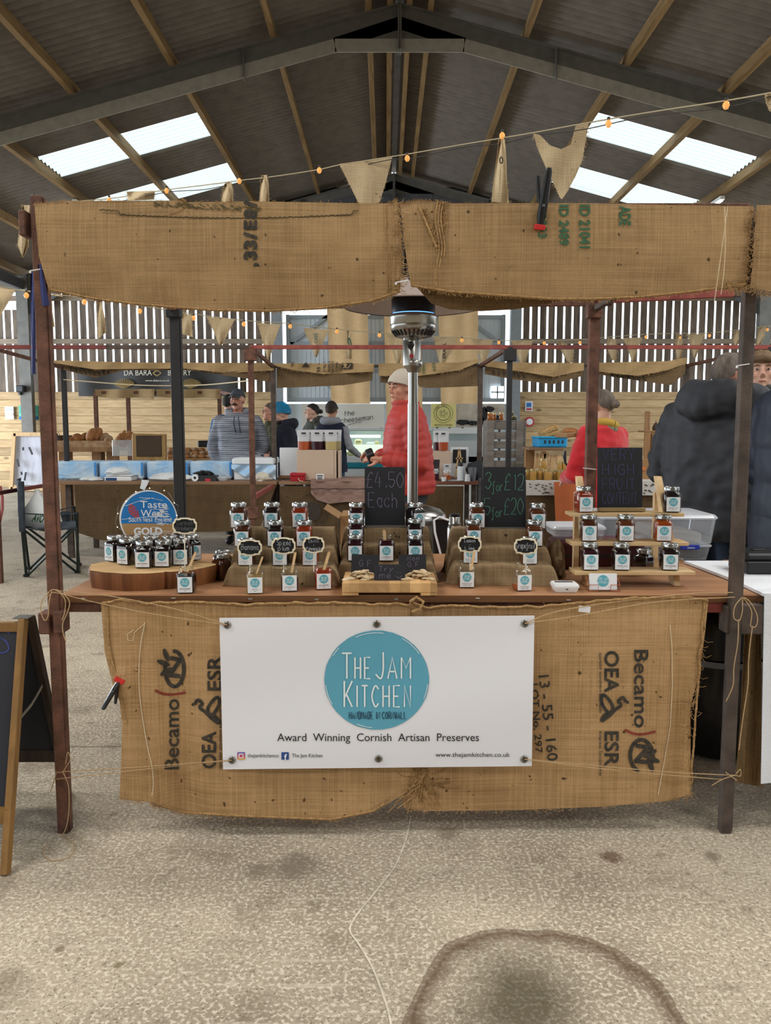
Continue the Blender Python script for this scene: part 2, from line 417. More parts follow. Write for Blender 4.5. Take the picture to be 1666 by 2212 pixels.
# ================================================================ THE BARN
XR = .19; ZR = 7.02; SL = .264; YN = 11.5; YF = 19.0            # ridge line, rafter top height, pitch, frame positions
M_FLOOR, nt, b = newmat('concrete_floor'); L = nt.links.new
b.inputs['Roughness'].default_value = .85; b.inputs['Specular IOR Level'].default_value = .25
tc = nd(nt, 'ShaderNodeTexCoord')
n1 = nd(nt, 'ShaderNodeTexNoise', i_Scale=1.3, i_Detail=6.0, i_Roughness=.6); L(tc.outputs['Object'], n1.inputs['Vector'])
r1 = nd(nt, 'ShaderNodeValToRGB'); r1.color_ramp.elements[0].position = .32; r1.color_ramp.elements[1].position = .66
r1.color_ramp.elements[0].color = c4(hexc('#8d806e')); r1.color_ramp.elements[1].color = c4(hexc('#b6a994')); L(n1.outputs['Fac'], r1.inputs[0])
col = r1.outputs[0]
def mixin(fac, colr, prev, amt=1.0):
    mu = nd(nt, 'ShaderNodeMath', operation='MULTIPLY'); mu.inputs[1].default_value = amt; L(fac, mu.inputs[0])
    mx = nd(nt, 'ShaderNodeMix', data_type='RGBA'); L(mu.outputs[0], mx.inputs[0]); L(prev, mx.inputs[6]); mx.inputs[7].default_value = c4(hexc(colr)); return mx.outputs[2]
def ramp(src, a, b_, flip=False):
    r = nd(nt, 'ShaderNodeValToRGB'); r.color_ramp.elements[0].position = a; r.color_ramp.elements[1].position = b_
    if flip: r.color_ramp.elements[0].color = (1, 1, 1, 1); r.color_ramp.elements[1].color = (0, 0, 0, 1)
    L(src, r.inputs[0]); return r.outputs[0]
for sc, colr, a, bb, am, rnd in ((85, '#d9cfbc', .50, .62, .75, 1), (130, '#675e4f', .60, .68, .8, 1), (42, '#6e6554', .645, .70, .55, 1), (11, '#665b49', .62, .74, .55, 1), (4.5, '#6d604c', .58, .72, .45, 1), (22, '#d2c8b4', .64, .72, .45, 1)):
    t = nd(nt, 'ShaderNodeTexNoise', i_Scale=float(sc), i_Detail=2.0); L(tc.outputs['Object'], t.inputs['Vector'])
    col = mixin(ramp(t.outputs['Fac'], a, bb), colr, col, am)
vo = nd(nt, 'ShaderNodeTexVoronoi', i_Scale=70.0, i_Randomness=1.0); L(tc.outputs['Object'], vo.inputs['Vector'])
col = mixin(ramp(vo.outputs['Distance'], .14, .24, True), '#7a7264', col, .6)
# brushed streaks along x
mp = nd(nt, 'ShaderNodeMapping'); mp.inputs['Scale'].default_value = (2, 40, 1); L(tc.outputs['Object'], mp.inputs[0])
t = nd(nt, 'ShaderNodeTexNoise', i_Scale=1.0, i_Detail=3.0); L(mp.outputs[0], t.inputs['Vector'])
col = mixin(ramp(t.outputs['Fac'], .62, .75), '#cfc5b2', col, .45)
def blob(cx, cy, rx, ry, dist=.25, nsc=3.0):
    m_ = nd(nt, 'ShaderNodeMapping', vector_type='POINT'); m_.inputs['Location'].default_value = (-cx/rx, -cy/ry, 0); m_.inputs['Scale'].default_value = (1/rx, 1/ry, 0)
    L(tc.outputs['Object'], m_.inputs[0])
    ns = nd(nt, 'ShaderNodeTexNoise', i_Scale=nsc, i_Detail=4.0); L(m_.outputs[0], ns.inputs['Vector'])
    ln = nd(nt, 'ShaderNodeVectorMath', operation='LENGTH'); L(m_.outputs[0], ln.inputs[0])
    ma = nd(nt, 'ShaderNodeMath', operation='MULTIPLY_ADD'); ma.inputs[1].default_value = dist*2; L(ns.outputs['Fac'], ma.inputs[0])
    su = nd(nt, 'ShaderNodeMath', operation='SUBTRACT'); su.inputs[1].default_value = dist; L(ma.outputs[0], su.inputs[0]); L(ln.outputs['Value'], ma.inputs[2])
    return su.outputs[0]
sc0 = G(1190, 2230); srx = G(1495, 2230).x-sc0.x; sry = G(1190, 2010).y-sc0.y
d = blob(sc0.x, sc0.y, srx, sry, .16, 1.6)
r = nd(nt, 'ShaderNodeValToRGB'); e = r.color_ramp.elements
e[0].position = .84; e[0].color = (0, 0, 0, 1); e[1].position = .97; e[1].color = (1, 1, 1, 1)
x_ = r.color_ramp.elements.new(1.0); x_.color = (.7, .7, .7, 1)
L(d, r.inputs[0])
cut = nd(nt, 'ShaderNodeMath', operation='LESS_THAN'); cut.inputs[1].default_value = 1.03; L(d, cut.inputs[0])
mu = nd(nt, 'ShaderNodeMath', operation='MULTIPLY'); L(r.outputs[0], mu.inputs[0]); L(cut.outputs[0], mu.inputs[1])
col = mixin(mu.outputs[0], '#543c26', col, .8)
g1 = G(1130, 2170); col = mixin(ramp(blob(g1.x, g1.y, srx*.62, sry*.75, .3, 2.0), .25, 1.05, True), '#4c4530', col, .8)
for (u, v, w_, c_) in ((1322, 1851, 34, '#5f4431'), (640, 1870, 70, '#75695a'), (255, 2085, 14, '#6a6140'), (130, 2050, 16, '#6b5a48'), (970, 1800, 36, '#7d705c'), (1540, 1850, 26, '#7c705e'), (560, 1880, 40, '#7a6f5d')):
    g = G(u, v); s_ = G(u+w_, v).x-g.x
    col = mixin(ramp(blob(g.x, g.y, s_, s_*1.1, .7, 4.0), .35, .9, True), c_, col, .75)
# saw-cut joints
sep = nd(nt, 'ShaderNodeSeparateXYZ'); L(tc.outputs['Object'], sep.inputs[0])
for (i, val) in ((1, G(833, 1610).y), (1, 7.6)):
    nn = nd(nt, 'ShaderNodeTexNoise', i_Scale=3.0); L(tc.outputs['Object'], nn.inputs['Vector'])
    a_ = nd(nt, 'ShaderNodeMath', operation='MULTIPLY_ADD'); a_.inputs[1].default_value = .03; L(nn.outputs['Fac'], a_.inputs[0]); L(sep.outputs[i], a_.inputs[2])
    c_ = nd(nt, 'ShaderNodeMath', operation='COMPARE'); c_.inputs[1].default_value = val; c_.inputs[2].default_value = .006; L(a_.outputs[0], c_.inputs[0])
    col = mixin(c_.outputs[0], '#4d463a', col, .6)
L(col, b.inputs['Base Color'])
bt = nd(nt, 'ShaderNodeTexNoise', i_Scale=70.0, i_Detail=3.0); L(tc.outputs['Object'], bt.inputs['Vector'])
bp = nd(nt, 'ShaderNodeBump', i_Strength=.5, i_Distance=.006); L(bt.outputs['Fac'], bp.inputs['Height']); L(bp.outputs[0], b.inputs['Normal'])
floor = bpy.data.objects.new('floor', MB().box((0, 8, -.1), (44, 44, .2)).mesh('floor', M_FLOOR)); C.objects.link(floor); floor['kind'] = 'structure'
M_CHALKLINE = mat('pale_line', '#c9c0ad', .9, var=.25, scale=30)
mb = MB(); P = crom([G(*p, .0015) for p in ((888, 1762), (878, 1810), (858, 1862), (836, 1895), (800, 1940), (772, 1975), (756, 2008), (776, 2040), (805, 2090), (835, 2170), (845, 2212))], 5)
vs = []; fs = []
for i, p in enumerate(P):
    t = (P[min(i+1, len(P)-1)]-P[max(i-1, 0)]).normalized(); n_ = Vector((-t.y, t.x, 0)); w_ = .0028+.0012*nz(i*.9)
    vs += [p+n_*w_, p-n_*w_]
    if i: fs.append((2*i-2, 2*i-1, 2*i+1, 2*i))
mb.add(vs, fs); mb.build('painted_line', M_CHALKLINE, floor)
# ---- roof
M_SHEET = mat('fibre_cement_sheet', '#756e66', .85, var=.14, scale=5, bump=.2, bscale=80)
M_STEEL = mat('galvanised_beam', '#686660', .6, .25, var=.14, scale=7)
M_STEELD = mat('dull_steel', '#56565a', .65, .2, var=.12, scale=6)
M_FLANGE = mat('pale_flange', '#9b978b', .6, .1, var=.12, scale=9)
M_PURLIN = wood('purlin_timber', '#6e5738', '#967a52', 'Y', 3)
M_SKY, nt, b = newmat('rooflight_sheet'); nt.nodes.remove(b)      # translucent corrugated sheet, lit by the sky above
tl_ = nd(nt, 'ShaderNodeBsdfTranslucent'); tl_.inputs[0].default_value = (.57, .61, .58, 1); tp_ = nd(nt, 'ShaderNodeBsdfTransparent'); tp_.inputs[0].default_value = (.6, .63, .61, 1)
mx_ = nd(nt, 'ShaderNodeMixShader'); mx_.inputs[0].default_value = .15; nt.links.new(tl_.outputs[0], mx_.inputs[1]); nt.links.new(tp_.outputs[0], mx_.inputs[2]); nt.links.new(mx_.outputs[0], nt.nodes['Material Output'].inputs[0])
def roofz(d): return ZR+.19-SL*d
def roofpt(u, v):
    """where the line of sight through (u, v) meets the roof sheets"""
    dd = ray(u, v); sg = -1 if u < 865 else 1
    # z = ZR+.19 - SL*sg*(x-XR)
    k = (ZR+.19+SL*sg*XR-CAM_H)/(dd.z+SL*sg*dd.x)
    return Vector((dd.x*k, dd.y*k, CAM_H+dd.z*k))
y1a, y1b = roofpt(415, 240).y, roofpt(448, 293).y
y2a, y2b = roofpt(483, 350).y, roofpt(505, 392).y
print('skylight Y', y1a, y1b, y2a, y2b, [abs(roofpt(*p).x-XR) for p in ((80, 330), (415, 240), (350, 388), (483, 350), (1310, 237), (1650, 325), (1235, 360), (1515, 430))])
PER = .146
def sheet_patch(mb, sg, d0, d1, Y0, Y1, lift=0.0, mi=0):
    n = max(1, int(round((Y1-Y0)/PER*6)))
    a = [Vector((XR+sg*d0, Y0+(Y1-Y0)*i/n, roofz(d0)+lift+.03*math.cos(2*math.pi*(Y0+(Y1-Y0)*i/n)/PER))) for i in range(n+1)]
    c_ = [Vector((XR+sg*d1, p.y, roofz(d1)+p.z-roofz(d0))) for p in a]
    mb.add(a+c_, [(i, i+1, n+2+i, n+1+i) for i in range(n)], mi, True)
DMAX = 8.9; S0, S1 = 3.1, 5.74
bands = [(y1a, y1b), (y2a, y2b), (4.3, 5.5), (.4, 1.6), (-3.8, -2.6)]  # last three: unseen near-bay roof lights, added to bring in light
mb = MB(); cuts = sorted(bands); wn = 0; wins = []
for sg in (-1, 1):
    y = -9.0
    for (a_, b_) in cuts+[(YF+.4, None)]:
        sheet_patch(mb, sg, .05, 3.1, y, a_ if b_ else YF+.4); sheet_patch(mb, sg, 3.05, DMAX, y, a_ if b_ else YF+.4, -.012)
        if b_:
            sheet_patch(mb, sg, .05, S0, a_, b_); sheet_patch(mb, sg, S1, DMAX, a_, b_, -.012)
            wins.append((sg, a_, b_)); y = b_
mb.box((XR, 5, roofz(0)+.06), (.34, 28.8, .03))
roof = struct(mb, 'ceiling', M_SHEET)
for i, (sg, a_, b_) in enumerate(wins):
    w_ = MB(); sheet_patch(w_, sg, S0-.02, S1+.02, a_-.02, b_+.02, -.006); struct(w_, 'window_%d' % (i+1), M_SKY)
mb = MB().box((XR, 18.3, roofz(0)+.03), (.2, .16, .02)); struct(mb, 'window_11', M_SKY)
tn = [0]
def trim(mb, mats):
    tn[0] += 1; return struct(mb, 'trim_%d' % tn[0], mats)
for sg in (-1, 1):
    for d in (.14, .42, 1.70, 3.06, 4.42, 5.78, 7.14, 8.4):
        h = .17; x = XR+sg*d
        trim(MB().box((x, 5.0, ZR-SL*d+h/2+.0), (.075, 28.4, h), rotm(0, sg*.258*.5, 0)), M_PURLIN)
def frame(Y, flangemat, haunch):
    for sg in (-1, 1):
        mb = MB(); up = Vector((0, 0, 1)); dep = .285
        A = Vector((XR, Y, ZR-.01)); B = Vector((XR+sg*8.4, Y, ZR-SL*8.4-.01))
        web = MB()
        # web plate with deeper haunches at apex and eaves
        top = [A, B]; bot = []
        for (d, dp) in ((8.4, dep+.55), (6.9, dep), (haunch, dep), (0, dep+SL*haunch)):
            bot.append(Vector((XR+sg*d, Y, ZR-SL*d-dp)))
        web.prism([p+Vector((0, -.006, 0)) for p in top+bot], (0, .012, 0), 0)
        web.bar(A, B, .016, .17, 0, up=(0, 1, 0))
        for p, q in zip(bot, bot[1:]): web.bar(p, q, .17, .02, 1, up=(0, 1, 0))
        # second rafter flange inside the haunch
        web.bar(Vector((XR, Y, ZR-dep+.06)), Vector((XR+sg*haunch, Y, ZR-SL*haunch-dep+.02)), .16, .012, 0, up=(0, 1, 0))
        web.box((XR+sg*.014, Y, ZR-(dep+SL*haunch)/2-.03), (.022, .19, (dep+SL*haunch)+.1), mi=0)
        web.box((XR+sg*2.1, Y, ZR-SL*2.1-.2), (.012, .16, .38), mi=0)
        web.box((XR+sg*8.4, Y, (ZR-SL*8.4)/2), (.26, .17, ZR-SL*8.4), mi=0)
        trim(web, [M_STEEL, flangemat])
frame(YN, M_FLANGE, .87); frame(YF-.25, M_STEELD, .87); frame(YN-7.5, M_FLANGE, .87)
# fix: the bottom of the apex haunch is level in the photo, so its lower flange runs flat
for sg in (-1, 1):
    trim(MB().bar((XR+sg*8.4, -9, ZR-SL*8.4-.2), (XR+sg*8.4, YF, ZR-SL*8.4-.2), .1, .22), M_STEELD)
# ---- back wall
M_PINE = wood('horizontal_pine_boards', '#b09168', '#d2b58a', 'X', 5, knots=2.6, plank=(2, .1855), bump=.1)
M_PINEL = M_PINE
M_SLAT = wood('weathered_slats', '#51463d', '#7d6d5d', 'Z', 5, plank=(0, .1935), bump=.2)
M_RAIL = wood('wall_rail', '#75685a', '#938471', 'X', 4)
DX0, DX1 = W(612, 800, YF).x, W(1100, 800, YF).x; ZB = W(833, 855, YF).z; ZD = W(833, 668, YF).z
mb = MB()
for (a_, b_) in ((-13.0, DX0-.1), (DX1+.1, 13.0)):
    n = 0
    for k in range(12):
        z0 = k*.1855
        if z0 >= ZB-.05: break
        mb.box(((a_+b_)/2, YF+.03, z0+.0915), (b_-a_, .035, .179), bev=.004)
for (a_, b_) in ((-13.0, DX0-.1), (DX1+.1, 13.0)): mb.box(((a_+b_)/2, YF+.06, ZB/2), (b_-a_, .02, ZB-.02))
wall = struct(mb, 'wall_back', M_PINE)
mb = MB(); st = .1935; x = -13.0
ph = W(148, 660, YF).x % st
x = -13.0+((ph-(-13.0)) % st)
while x < 13.0:
    zt = ZR-SL*abs(x+st/2-XR)-.05 if abs(x) < 8.6 else 4.1
    z0 = ZB-.02
    cx = x+st/2
    if DX0-.12 < cx < DX1+.12: z0 = ZD+.12
    w_ = .143+.012*nz(x*9.1)
    mb.box((cx, YF+.09, (z0+zt)/2), (w_, .022, zt-z0))
    x += st
wall_s = mb.build('upper_boarding', M_SLAT, wall, kind='structure')
mb = MB()
for v in (737, 644, 560):
    z_ = W(833, v, YF).z
    for (a_, b_) in ((-13, DX0-.05), (DX1+.05, 13)): mb.box(((a_+b_)/2, YF+.04, z_), (b_-a_, .07, .11))
mb.box((0, YF+.05, 2.13), (0.01, .01, .01))
mb.build('wall_rail', M_RAIL, wall, kind='structure')
trim(MB().box(((DX0+DX1)/2, YF+.16, 5.75), (DX1-DX0+3.4, .02, 2.2)), mat('dark_cladding', '#3c3a38', .8))
for x_ in (DX0-.13, DX1+.13): trim(MB().box((x_, YF-.02, 2.4), (.24, .2, 4.8)), mat('steel_column', '#84898c', .6, .1, var=.08))
# doors
M_DOOR = mat('grey_door_sheet', '#c6cfd4', .6, .05, var=.06, scale=3); M_DFR = mat('door_frame_steel', '#98a1a6', .5, .3)
xm = (DX0+DX1)/2; n = 0
zb = W(833, 868, YF).z
for (a_, b_, sg) in ((DX0+.07, xm-.03, 1), (xm+.03, DX1-.09, -1)):
    n += 1; d_ = MB(); zt = W(833, 679, YF).z
    d_.box(((a_+b_)/2, YF+.12, (zt+zb)/2), (b_-a_, .012, zt-zb), mi=0)
    for k in range(int((b_-a_)/.1)): d_.box((a_+.05+k*.1, YF+.112, (zt+zb)/2), (.012, .008, zt-zb), mi=0)
    for z_ in (zb+.05, zt-.05, W(833, 742, YF).z, W(833, 800, YF).z): d_.box(((a_+b_)/2, YF+.08, z_), (b_-a_, .05, .08), mi=1)
    for x_ in (a_+.04, b_-.04): d_.box((x_, YF+.078, (zt+zb)/2), (.08, .05, zt-zb), mi=1)
    xx = (a_, b_) if sg > 0 else (b_, a_)
    d_.bar((xx[0]+sg*.1, YF+.075, W(833, 742, YF).z), (xx[0]+sg*1.0, YF+.075, zt), .07, .04, 1, up=(0, 1, 0))
    d_.bar((xx[0]+sg*.6, YF+.075, W(833, 800, YF).z), (xx[0]+sg*1.3, YF+.075, zb+.05), .07, .04, 1, up=(0, 1, 0))
    o = struct(d_, 'door_%d' % n, [M_DOOR, M_DFR])
    if sg < 0:
        wp = MB(); c0, c1 = W(1062, 834, YF), W(1089, 860, YF)
        wp.box(((c0.x+c1.x)/2, YF+.06, (c0.z+c1.z)/2), (c1.x-c0.x, .02, c0.z-c1.z)); wp.build('light_panel', mat('bright_opening', '#f0f6ff', .5, emit=((.9, .96, 1), 1.6)), o, kind='structure')
        fb = MB(); fb.box(((c0.x+c1.x)/2, YF+.045, (c0.z+c1.z)/2), (.03, .02, c0.z-c1.z)); fb.box(((c0.x+c1.x)/2, YF+.045, (c0.z+c1.z)/2), (c1.x-c0.x, .02, .03)); fb.build('glazing_bar', M_DFR, o, kind='structure')
trim(MB().box((xm, YF+.1, W(833, 872, YF).z/2), (DX1-DX0, .05, W(833, 872, YF).z)), M_DOOR)
# low lean-to beyond the left aisle and a block wall on the right side
trim(MB().prism([(-8.5, -9, 4.62), (-13.5, -9, 3.9), (-13.5, -9, 3.95), (-8.5, -9, 4.67)], (0, 28.6, 0)), M_SHEET)
struct(MB().prism([(-9, -9.1, 0), (9, -9.1, 0), (9, -9.1, 4.5), (XR, -9.1, 7.1), (-9, -9.1, 4.5)], (0, -.15, 0)), 'wall_front', mat('near_wall_boards', '#6f6558', .9, var=.15, scale=2, stretch=(6, 1, .3)))
struct(MB().box((12.6, -1.5, 2.2), (.2, 15, 4.4)), 'wall_right', mat('block_wall', '#8e8a82', .9, var=.1))
M_TUBE = mat('fluorescent_tube', '#ffffff', .4, emit=((1, .97, .9), 14)); M_WHITE = mat('white_enamel', '#e8e8e4', .5)
for (p, q, lab) in (((130, 412), (158, 432), 'lit white strip light under the roof purlin at the left edge of the barn'), ((1595, 405), (1540, 447), 'lit white strip light under the roof purlin at the right edge of the barn')):
    a_, b_ = roofpt(*p), roofpt(*q); a_.z -= .28; b_.z -= .28; b_.x = a_.x; sg = -1 if a_.x < 0 else 1
    a_ = Vector((XR+sg*5.78, a_.y, ZR-SL*5.78-.02)); b_ = Vector((a_.x, a_.y+1.5, a_.z))
    t = thing('strip_light', lab, 'light', a_, 'strip lights')
    MB().bar(a_+Vector((0, 0, -.03)), b_+Vector((0, 0, -.03)), .08, .06).build('housing', M_WHITE, t)
    MB().tube([a_+Vector((0, .03, -.075)), b_+Vector((0, -.03, -.075))], .02, 8).build('tube', M_TUBE, t)
# ================================================================ THE FRONT STALL
M_RUST = mat('rusty_angle_iron', '#4d352b', .75, .15, col2='#7a5342', scale=18, bump=.3, bscale=120)
M_RUSTD = mat('dark_angle_iron', '#3f3630', .7, .2, col2='#5d5048', scale=16, bump=.25, bscale=120)
M_REDP = mat('worn_red_paint', '#7d3430', .6, .1, col2='#9c5348', scale=14)
M_BLACKP = mat('black_painted_steel', '#2e2e30', .6, .2, var=.15)
M_BURL = burlap('burlap_skirt_cloth', '#8b6b45', '#c6a174', 1700, bumps=.4)
M_BURV = burlap('burlap_valance_cloth', '#7d6544', '#b6956c', 1300, bumps=.5)
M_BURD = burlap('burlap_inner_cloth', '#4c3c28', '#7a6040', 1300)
M_HEM = mat('burlap_hem', '#8f6f45', .95, col2='#c09a68', scale=90, bump=.8, bscale=160)
M_TWINE = mat('jute_twine', '#b39670', .95, var=.15, scale=200)
M_TWINEL = mat('pale_twine', '#d3c3a4', .95, var=.1, scale=200)
M_ZIP = mat('white_cable_tie', '#e6e6e6', .5)
M_INK = mat('black_sack_ink', '#2a2a28', .95, col2='#4a4237', scale=70, detail=2)
M_INKR = mat('red_sack_ink', '#84382a', .95, var=.15, scale=60)
M_INKG = mat('green_sack_ink', '#3c6146', .95, var=.2, scale=60)
ZT = .822; YPOST = 2.66
def angle_post(mb, a, b, w, mi=0):
    """L-section post between two points, both legs visible"""
    a, b = Vector(a), Vector(b)
    mb.bar(a+Vector((0, 0, 0)), b, w, .006, mi, up=(0, 1, 0), bev=.001)
    mb.bar(a+Vector((-w/2+.003, w/2, 0)), b+Vector((-w/2+.003, w/2, 0)), .006, w, mi, up=(0, 1, 0))
FP = {}
fs_ = thing('stall_frame', 'rusty angle iron market stall frame standing around the jam counter', 'stall frame', (0, 3.5, 0))
def vpost(u0, v0, Y, ztop, w=.036, m=M_RUST, parent=fs_, name='post'):
    g = W(u0, v0, Y); mb = MB()
    mb.box((g.x, Y, ztop/2), (w, w, ztop), bev=.002)
    mb.box((g.x+w*.5+.002, Y+.003, ztop/2), (.006, w*.7, ztop-.01))
    return mb.build(name, m, parent)
pz = W(100, 425, YPOST).z
vpost(118, 1280, YPOST, pz, .036); vpost(1588, 1290, YPOST, pz-.04, .036, M_RUSTD)
YR = 4.48; rz = W(376, 668, YR).z
vpost(384, 900, YR, rz, .052, M_BLACKP); vpost(1278, 900, YR, rz+.02, .052, M_RUST)
def rail(a, b, w, h, m, nm='rail', par=fs_, up=(0, 0, 1)): return MB().bar(a, b, w, h, up=up, bev=.002).build(nm, m, par)
xl, xr = W(118, 1280, YPOST).x, W(1588, 1290, YPOST).x
xl2, xr2 = W(384, 900, YR).x, W(1278, 900, YR).x
rail((xl, YPOST+.03, pz-.03), (xr, YPOST+.03, pz-.03), .03, .03, M_RUST)
rail((xl2, YR+.03, rz+.02), (xr2+.1, YR+.03, rz+.04), .03, .035, M_RUST)
rail((xr2+.02, YR+.0, rz+.05), (xr2+.75, YR+.0, rz+.085), .035, .04, M_REDP); rail((xr2+.75, YR, rz+.085), (xr2+1.2, YR, rz+.11), .035, .04, M_RUSTD)
for (x0, x1, m_) in ((xl, xl2, M_RUST), (xr, xr2, M_RUSTD)):
    rail((x0, YPOST+.02, pz-.05), (x1, YR, rz+.0), .03, .03, m_)
zl = .7795
rail((xl, YPOST+.045, zl), (xr-.1, YPOST+.045, zl), .03, .036, M_RUST); rail((xr-.1, YPOST+.045, zl), (xr-.02, YPOST+.045, zl), .031, .04, M_REDP)
rail((xl, YPOST, zl), (xl, 3.52, zl), .03, .036, M_RUST); rail((xr, YPOST, zl), (xr, 3.52, zl), .03, .036, M_RUSTD)
def sock(u0, v0, u1, v1, Y, m, dp=.06):
    a, c_ = W(u0, v0, Y), W(u1, v1, Y)
    return MB().box(((a.x+c_.x)/2, Y, (a.z+c_.z)/2), (abs(c_.x-a.x), dp, abs(a.z-c_.z)), bev=.004).build('socket', m, fs_)
sock(89, 1320, 115, 1366, YPOST-.005, M_RUST); sock(121, 1318, 145, 1364, YPOST-.01, M_RUST); sock(47, 458, 65, 513, YPOST, M_RUST)
sock(1562, 1306, 1584, 1364, YPOST+.02, M_RUSTD); sock(1596, 1302, 1640, 1366, YPOST+.01, M_RUSTD)
sock(360, 669, 392, 686, YR-.02, M_BLACKP); sock(1268, 657, 1298, 688, YR-.02, M_RUST); sock(70, 424, 84, 440, YPOST+.03, M_BLACKP)
# ---- counter top
M_PLYE = mat('plywood_edge', '#a5774d', .7, col2='#845a38', scale=12, stretch=(.3, 1, 4)); M_PLY = wood('plywood_top', '#8c6244', '#ab7f5b', 'X', 2.5, rough=.5, bump=.03)
tb = MB(); bx0, bx1 = W(128, 1290, 2.68).x, W(1648, 1290, 2.68).x
tb.box(((bx0+bx1)/2, (2.68+3.32)/2, ZT-.012), (bx1-bx0, .64, .024), mi=0)
tb.box(((bx0+bx1)/2, 2.679, ZT-.0125), (bx1-bx0, .004, .023), mi=1)
for k_ in range(4): tb.box(((bx0+bx1)/2, 2.6775, ZT-.0035-k_*.0058), (bx1-bx0, .004, .0016), mi=3)
for k in range(9): tb.box((bx0+.1+k*.27+R.uniform(-.05, .05), 2.675, ZT-.009-R.uniform(0, .008)), (.014, .004, .003), mi=2)
tb.build('counter_board', [M_PLY, M_PLYE, mat('staple', '#c9c9c4', .4, .6), mat('dark_ply_layer', '#4a2d19', .8)], label='brown plywood counter board across the front stall under the jam jars', cat='counter')
MB().box(((bx0+bx1)/2, 3.46, ZT-.013), (bx1-bx0, .27, .024), bev=.002).build('counter_board', M_PLY, label='narrow plywood board behind the front counter board, under the plastic tubs', cat='counter')
# white cloth on the neighbouring table to the right
M_WCLOTH = mat('white_tablecloth', '#dfe2e8', .9, var=.03, scale=4, bump=.3, bscale=200)
wc = thing('tablecloth', 'white ribbed cloth hanging over the table edge at the right', 'tablecloth', (1.45, 3.0, 0))
e0, e1, e2 = G(1478, 1211, ZT+.012), G(1582, 1250, ZT+.012), G(1650, 1282, ZT+.012)
def fy(x): return interp([(e2.x-.01, e2.y-.03), (3, e2.y-.03)], x)
mb = MB(); mb.prism([e0, e1, e2, (3.2, e2.y, ZT+.012), (3.2, e0.y, ZT+.012)], (0, 0, -.01)); mb.build('top_cloth', M_WCLOTH, wc)
mb = MB()
def drop(s, t):
    x = lerp(e2.x-.002, 2.3, s)+.02*t; return Vector((x, e2.y-.012+.012*math.sin(s*22)*t, lerp(ZT+.014, W(1655, 1690, e2.y).z, t)))
mb.sheet(drop, 40, 12, (0, .004, 0)); mb.build('cloth_drop', M_WCLOTH, wc)
MB().box((2.3, 3.0, ZT-.02), (1.7, .9, .03)).build('trestle_top', M_PLY, label='table top under the white cloth at the right edge', cat='table')
# ---- cloth helpers in photo coordinates
def rowcloth(rows, Yf, nu=30, nv=30, th=.004):
    """rows: (t, uL, vL, uR, vR); Yf(u, v, s, t) gives the depth of the cloth"""
    def f(s, t):
        a = [interp([(r[0], r[k]) for r in rows], t) for k in (1, 2, 3, 4)]
        return a
    def fn(s, t):
        a = f(s, t); u = lerp(a[0], a[2], s); v = lerp(a[1], a[3], s)
        return W(u, v, Yf(u, v, s, t))
    return MB().sheet(fn, nu, nv, (0, th, 0))
def edgecloth(top, bot, left, right, Yf, nu=60, nv=24, th=.004, mb=None, rag=0.0):
    """top/bot: [(s, v)], left/right: [(t, u)]"""
    def fn(s, t):
        u = lerp(interp(left, t), interp(right, t), s); v = lerp(interp(top, s), interp(bot, s), t)
        if rag and t > .97: v += rag*R.uniform(-1, 1)
        return W(u, v, Yf(u, v))
    mb = mb or MB(); return mb.sheet(fn, nu, nv, (0, th, 0))
def fray(mb, pts, Yf, n, ln=(4, 12), dirs=(0, 1), r=.0009, spread=.8, mi=0):
    """loose yarn ends along a photo polyline"""
    P = [(p, q) for p, q in zip(pts, pts[1:])]
    for i in range(n):
        p, q = P[R.randrange(len(P))]; t = R.random(); u = lerp(p[0], q[0], t); v = lerp(p[1], q[1], t)
        l = R.uniform(*ln); a = math.atan2(dirs[1], dirs[0])+R.gauss(0, spread)
        c_ = R.uniform(-.5, .5)
        A = [(u+math.cos(a+c_*k)*l*k/3, v+math.sin(a+c_*k)*l*k/3) for k in range(4)]
        mb.tube([W(x, y, Yf(u, v)-.002-.001*k) for k, (x, y) in enumerate(A)], r, 3, mi)
def ink(mb, s, cu, cv, width, height, rot, Yf, mi=0, bold=.02, lift=.003, stencil=False):
    """printed word centred at photo point, rotated by rot (90 = reads bottom to top)"""
    ca, sa = math.cos(math.radians(rot)), math.sin(math.radians(rot))
    def M(x, y):
        y -= height/2; u = cu+x*ca-y*sa; v = cv-(x*sa+y*ca)
        return W(u, v, Yf(u, v)-lift)
    typeset(mb, s, M, width, height, mi, 'C', bold, sub=.25)
# ---- valances
def Yv1(u, v): return 2.615+.010*math.sin(u/95)+.018*math.sin((v-440)/200*math.pi)*-1+.006*nz(u/60, v/60)+.008*math.sin(u/33+v/80)*max(0, (v-520)/150)
va = thing('burlap_valance', 'long burlap sack valance with black stencil marks over the left half of the front stall', 'valance', (-.5, 2.6, 1.9), 'burlap valances of the front stall')
topL = [(0, 441), (.08, 434), (.4, 433), (.42, 437), (.6, 435), (.98, 440), (1, 432)]
botL = [(0, 628), (.13, 648), (.26, 660), (.46, 672), (.62, 674), (.78, 668), (.92, 652), (1, 632)]
edgecloth(topL, botL, [(0, 74), (.6, 84), (1, 106)], [(0, 858), (.5, 868), (1, 864)], Yv1, 110, 30).build('sack_cloth', M_BURV, va)
mb = MB(); bl = [(lerp(106, 864, s), v) for s, v in botL]
mb.tube([W(u, v-3, Yv1(u, v)-.004) for u, v in [(lerp(106, 864, i/60), interp(botL, i/60)) for i in range(61)]], [.0035+.0012*nz(i*.8) for i in range(61)], 6)
fray(mb, bl, Yv1, 200, (3, 10)); fray(mb, [(lerp(74, 858, s), v) for s, v in topL], Yv1, 220, (2, 7), (0, -1), .0006); fray(mb, [(860, 436), (868, 540), (864, 630)], Yv1, 140, (6, 22), (.2, 1), spread=.6)
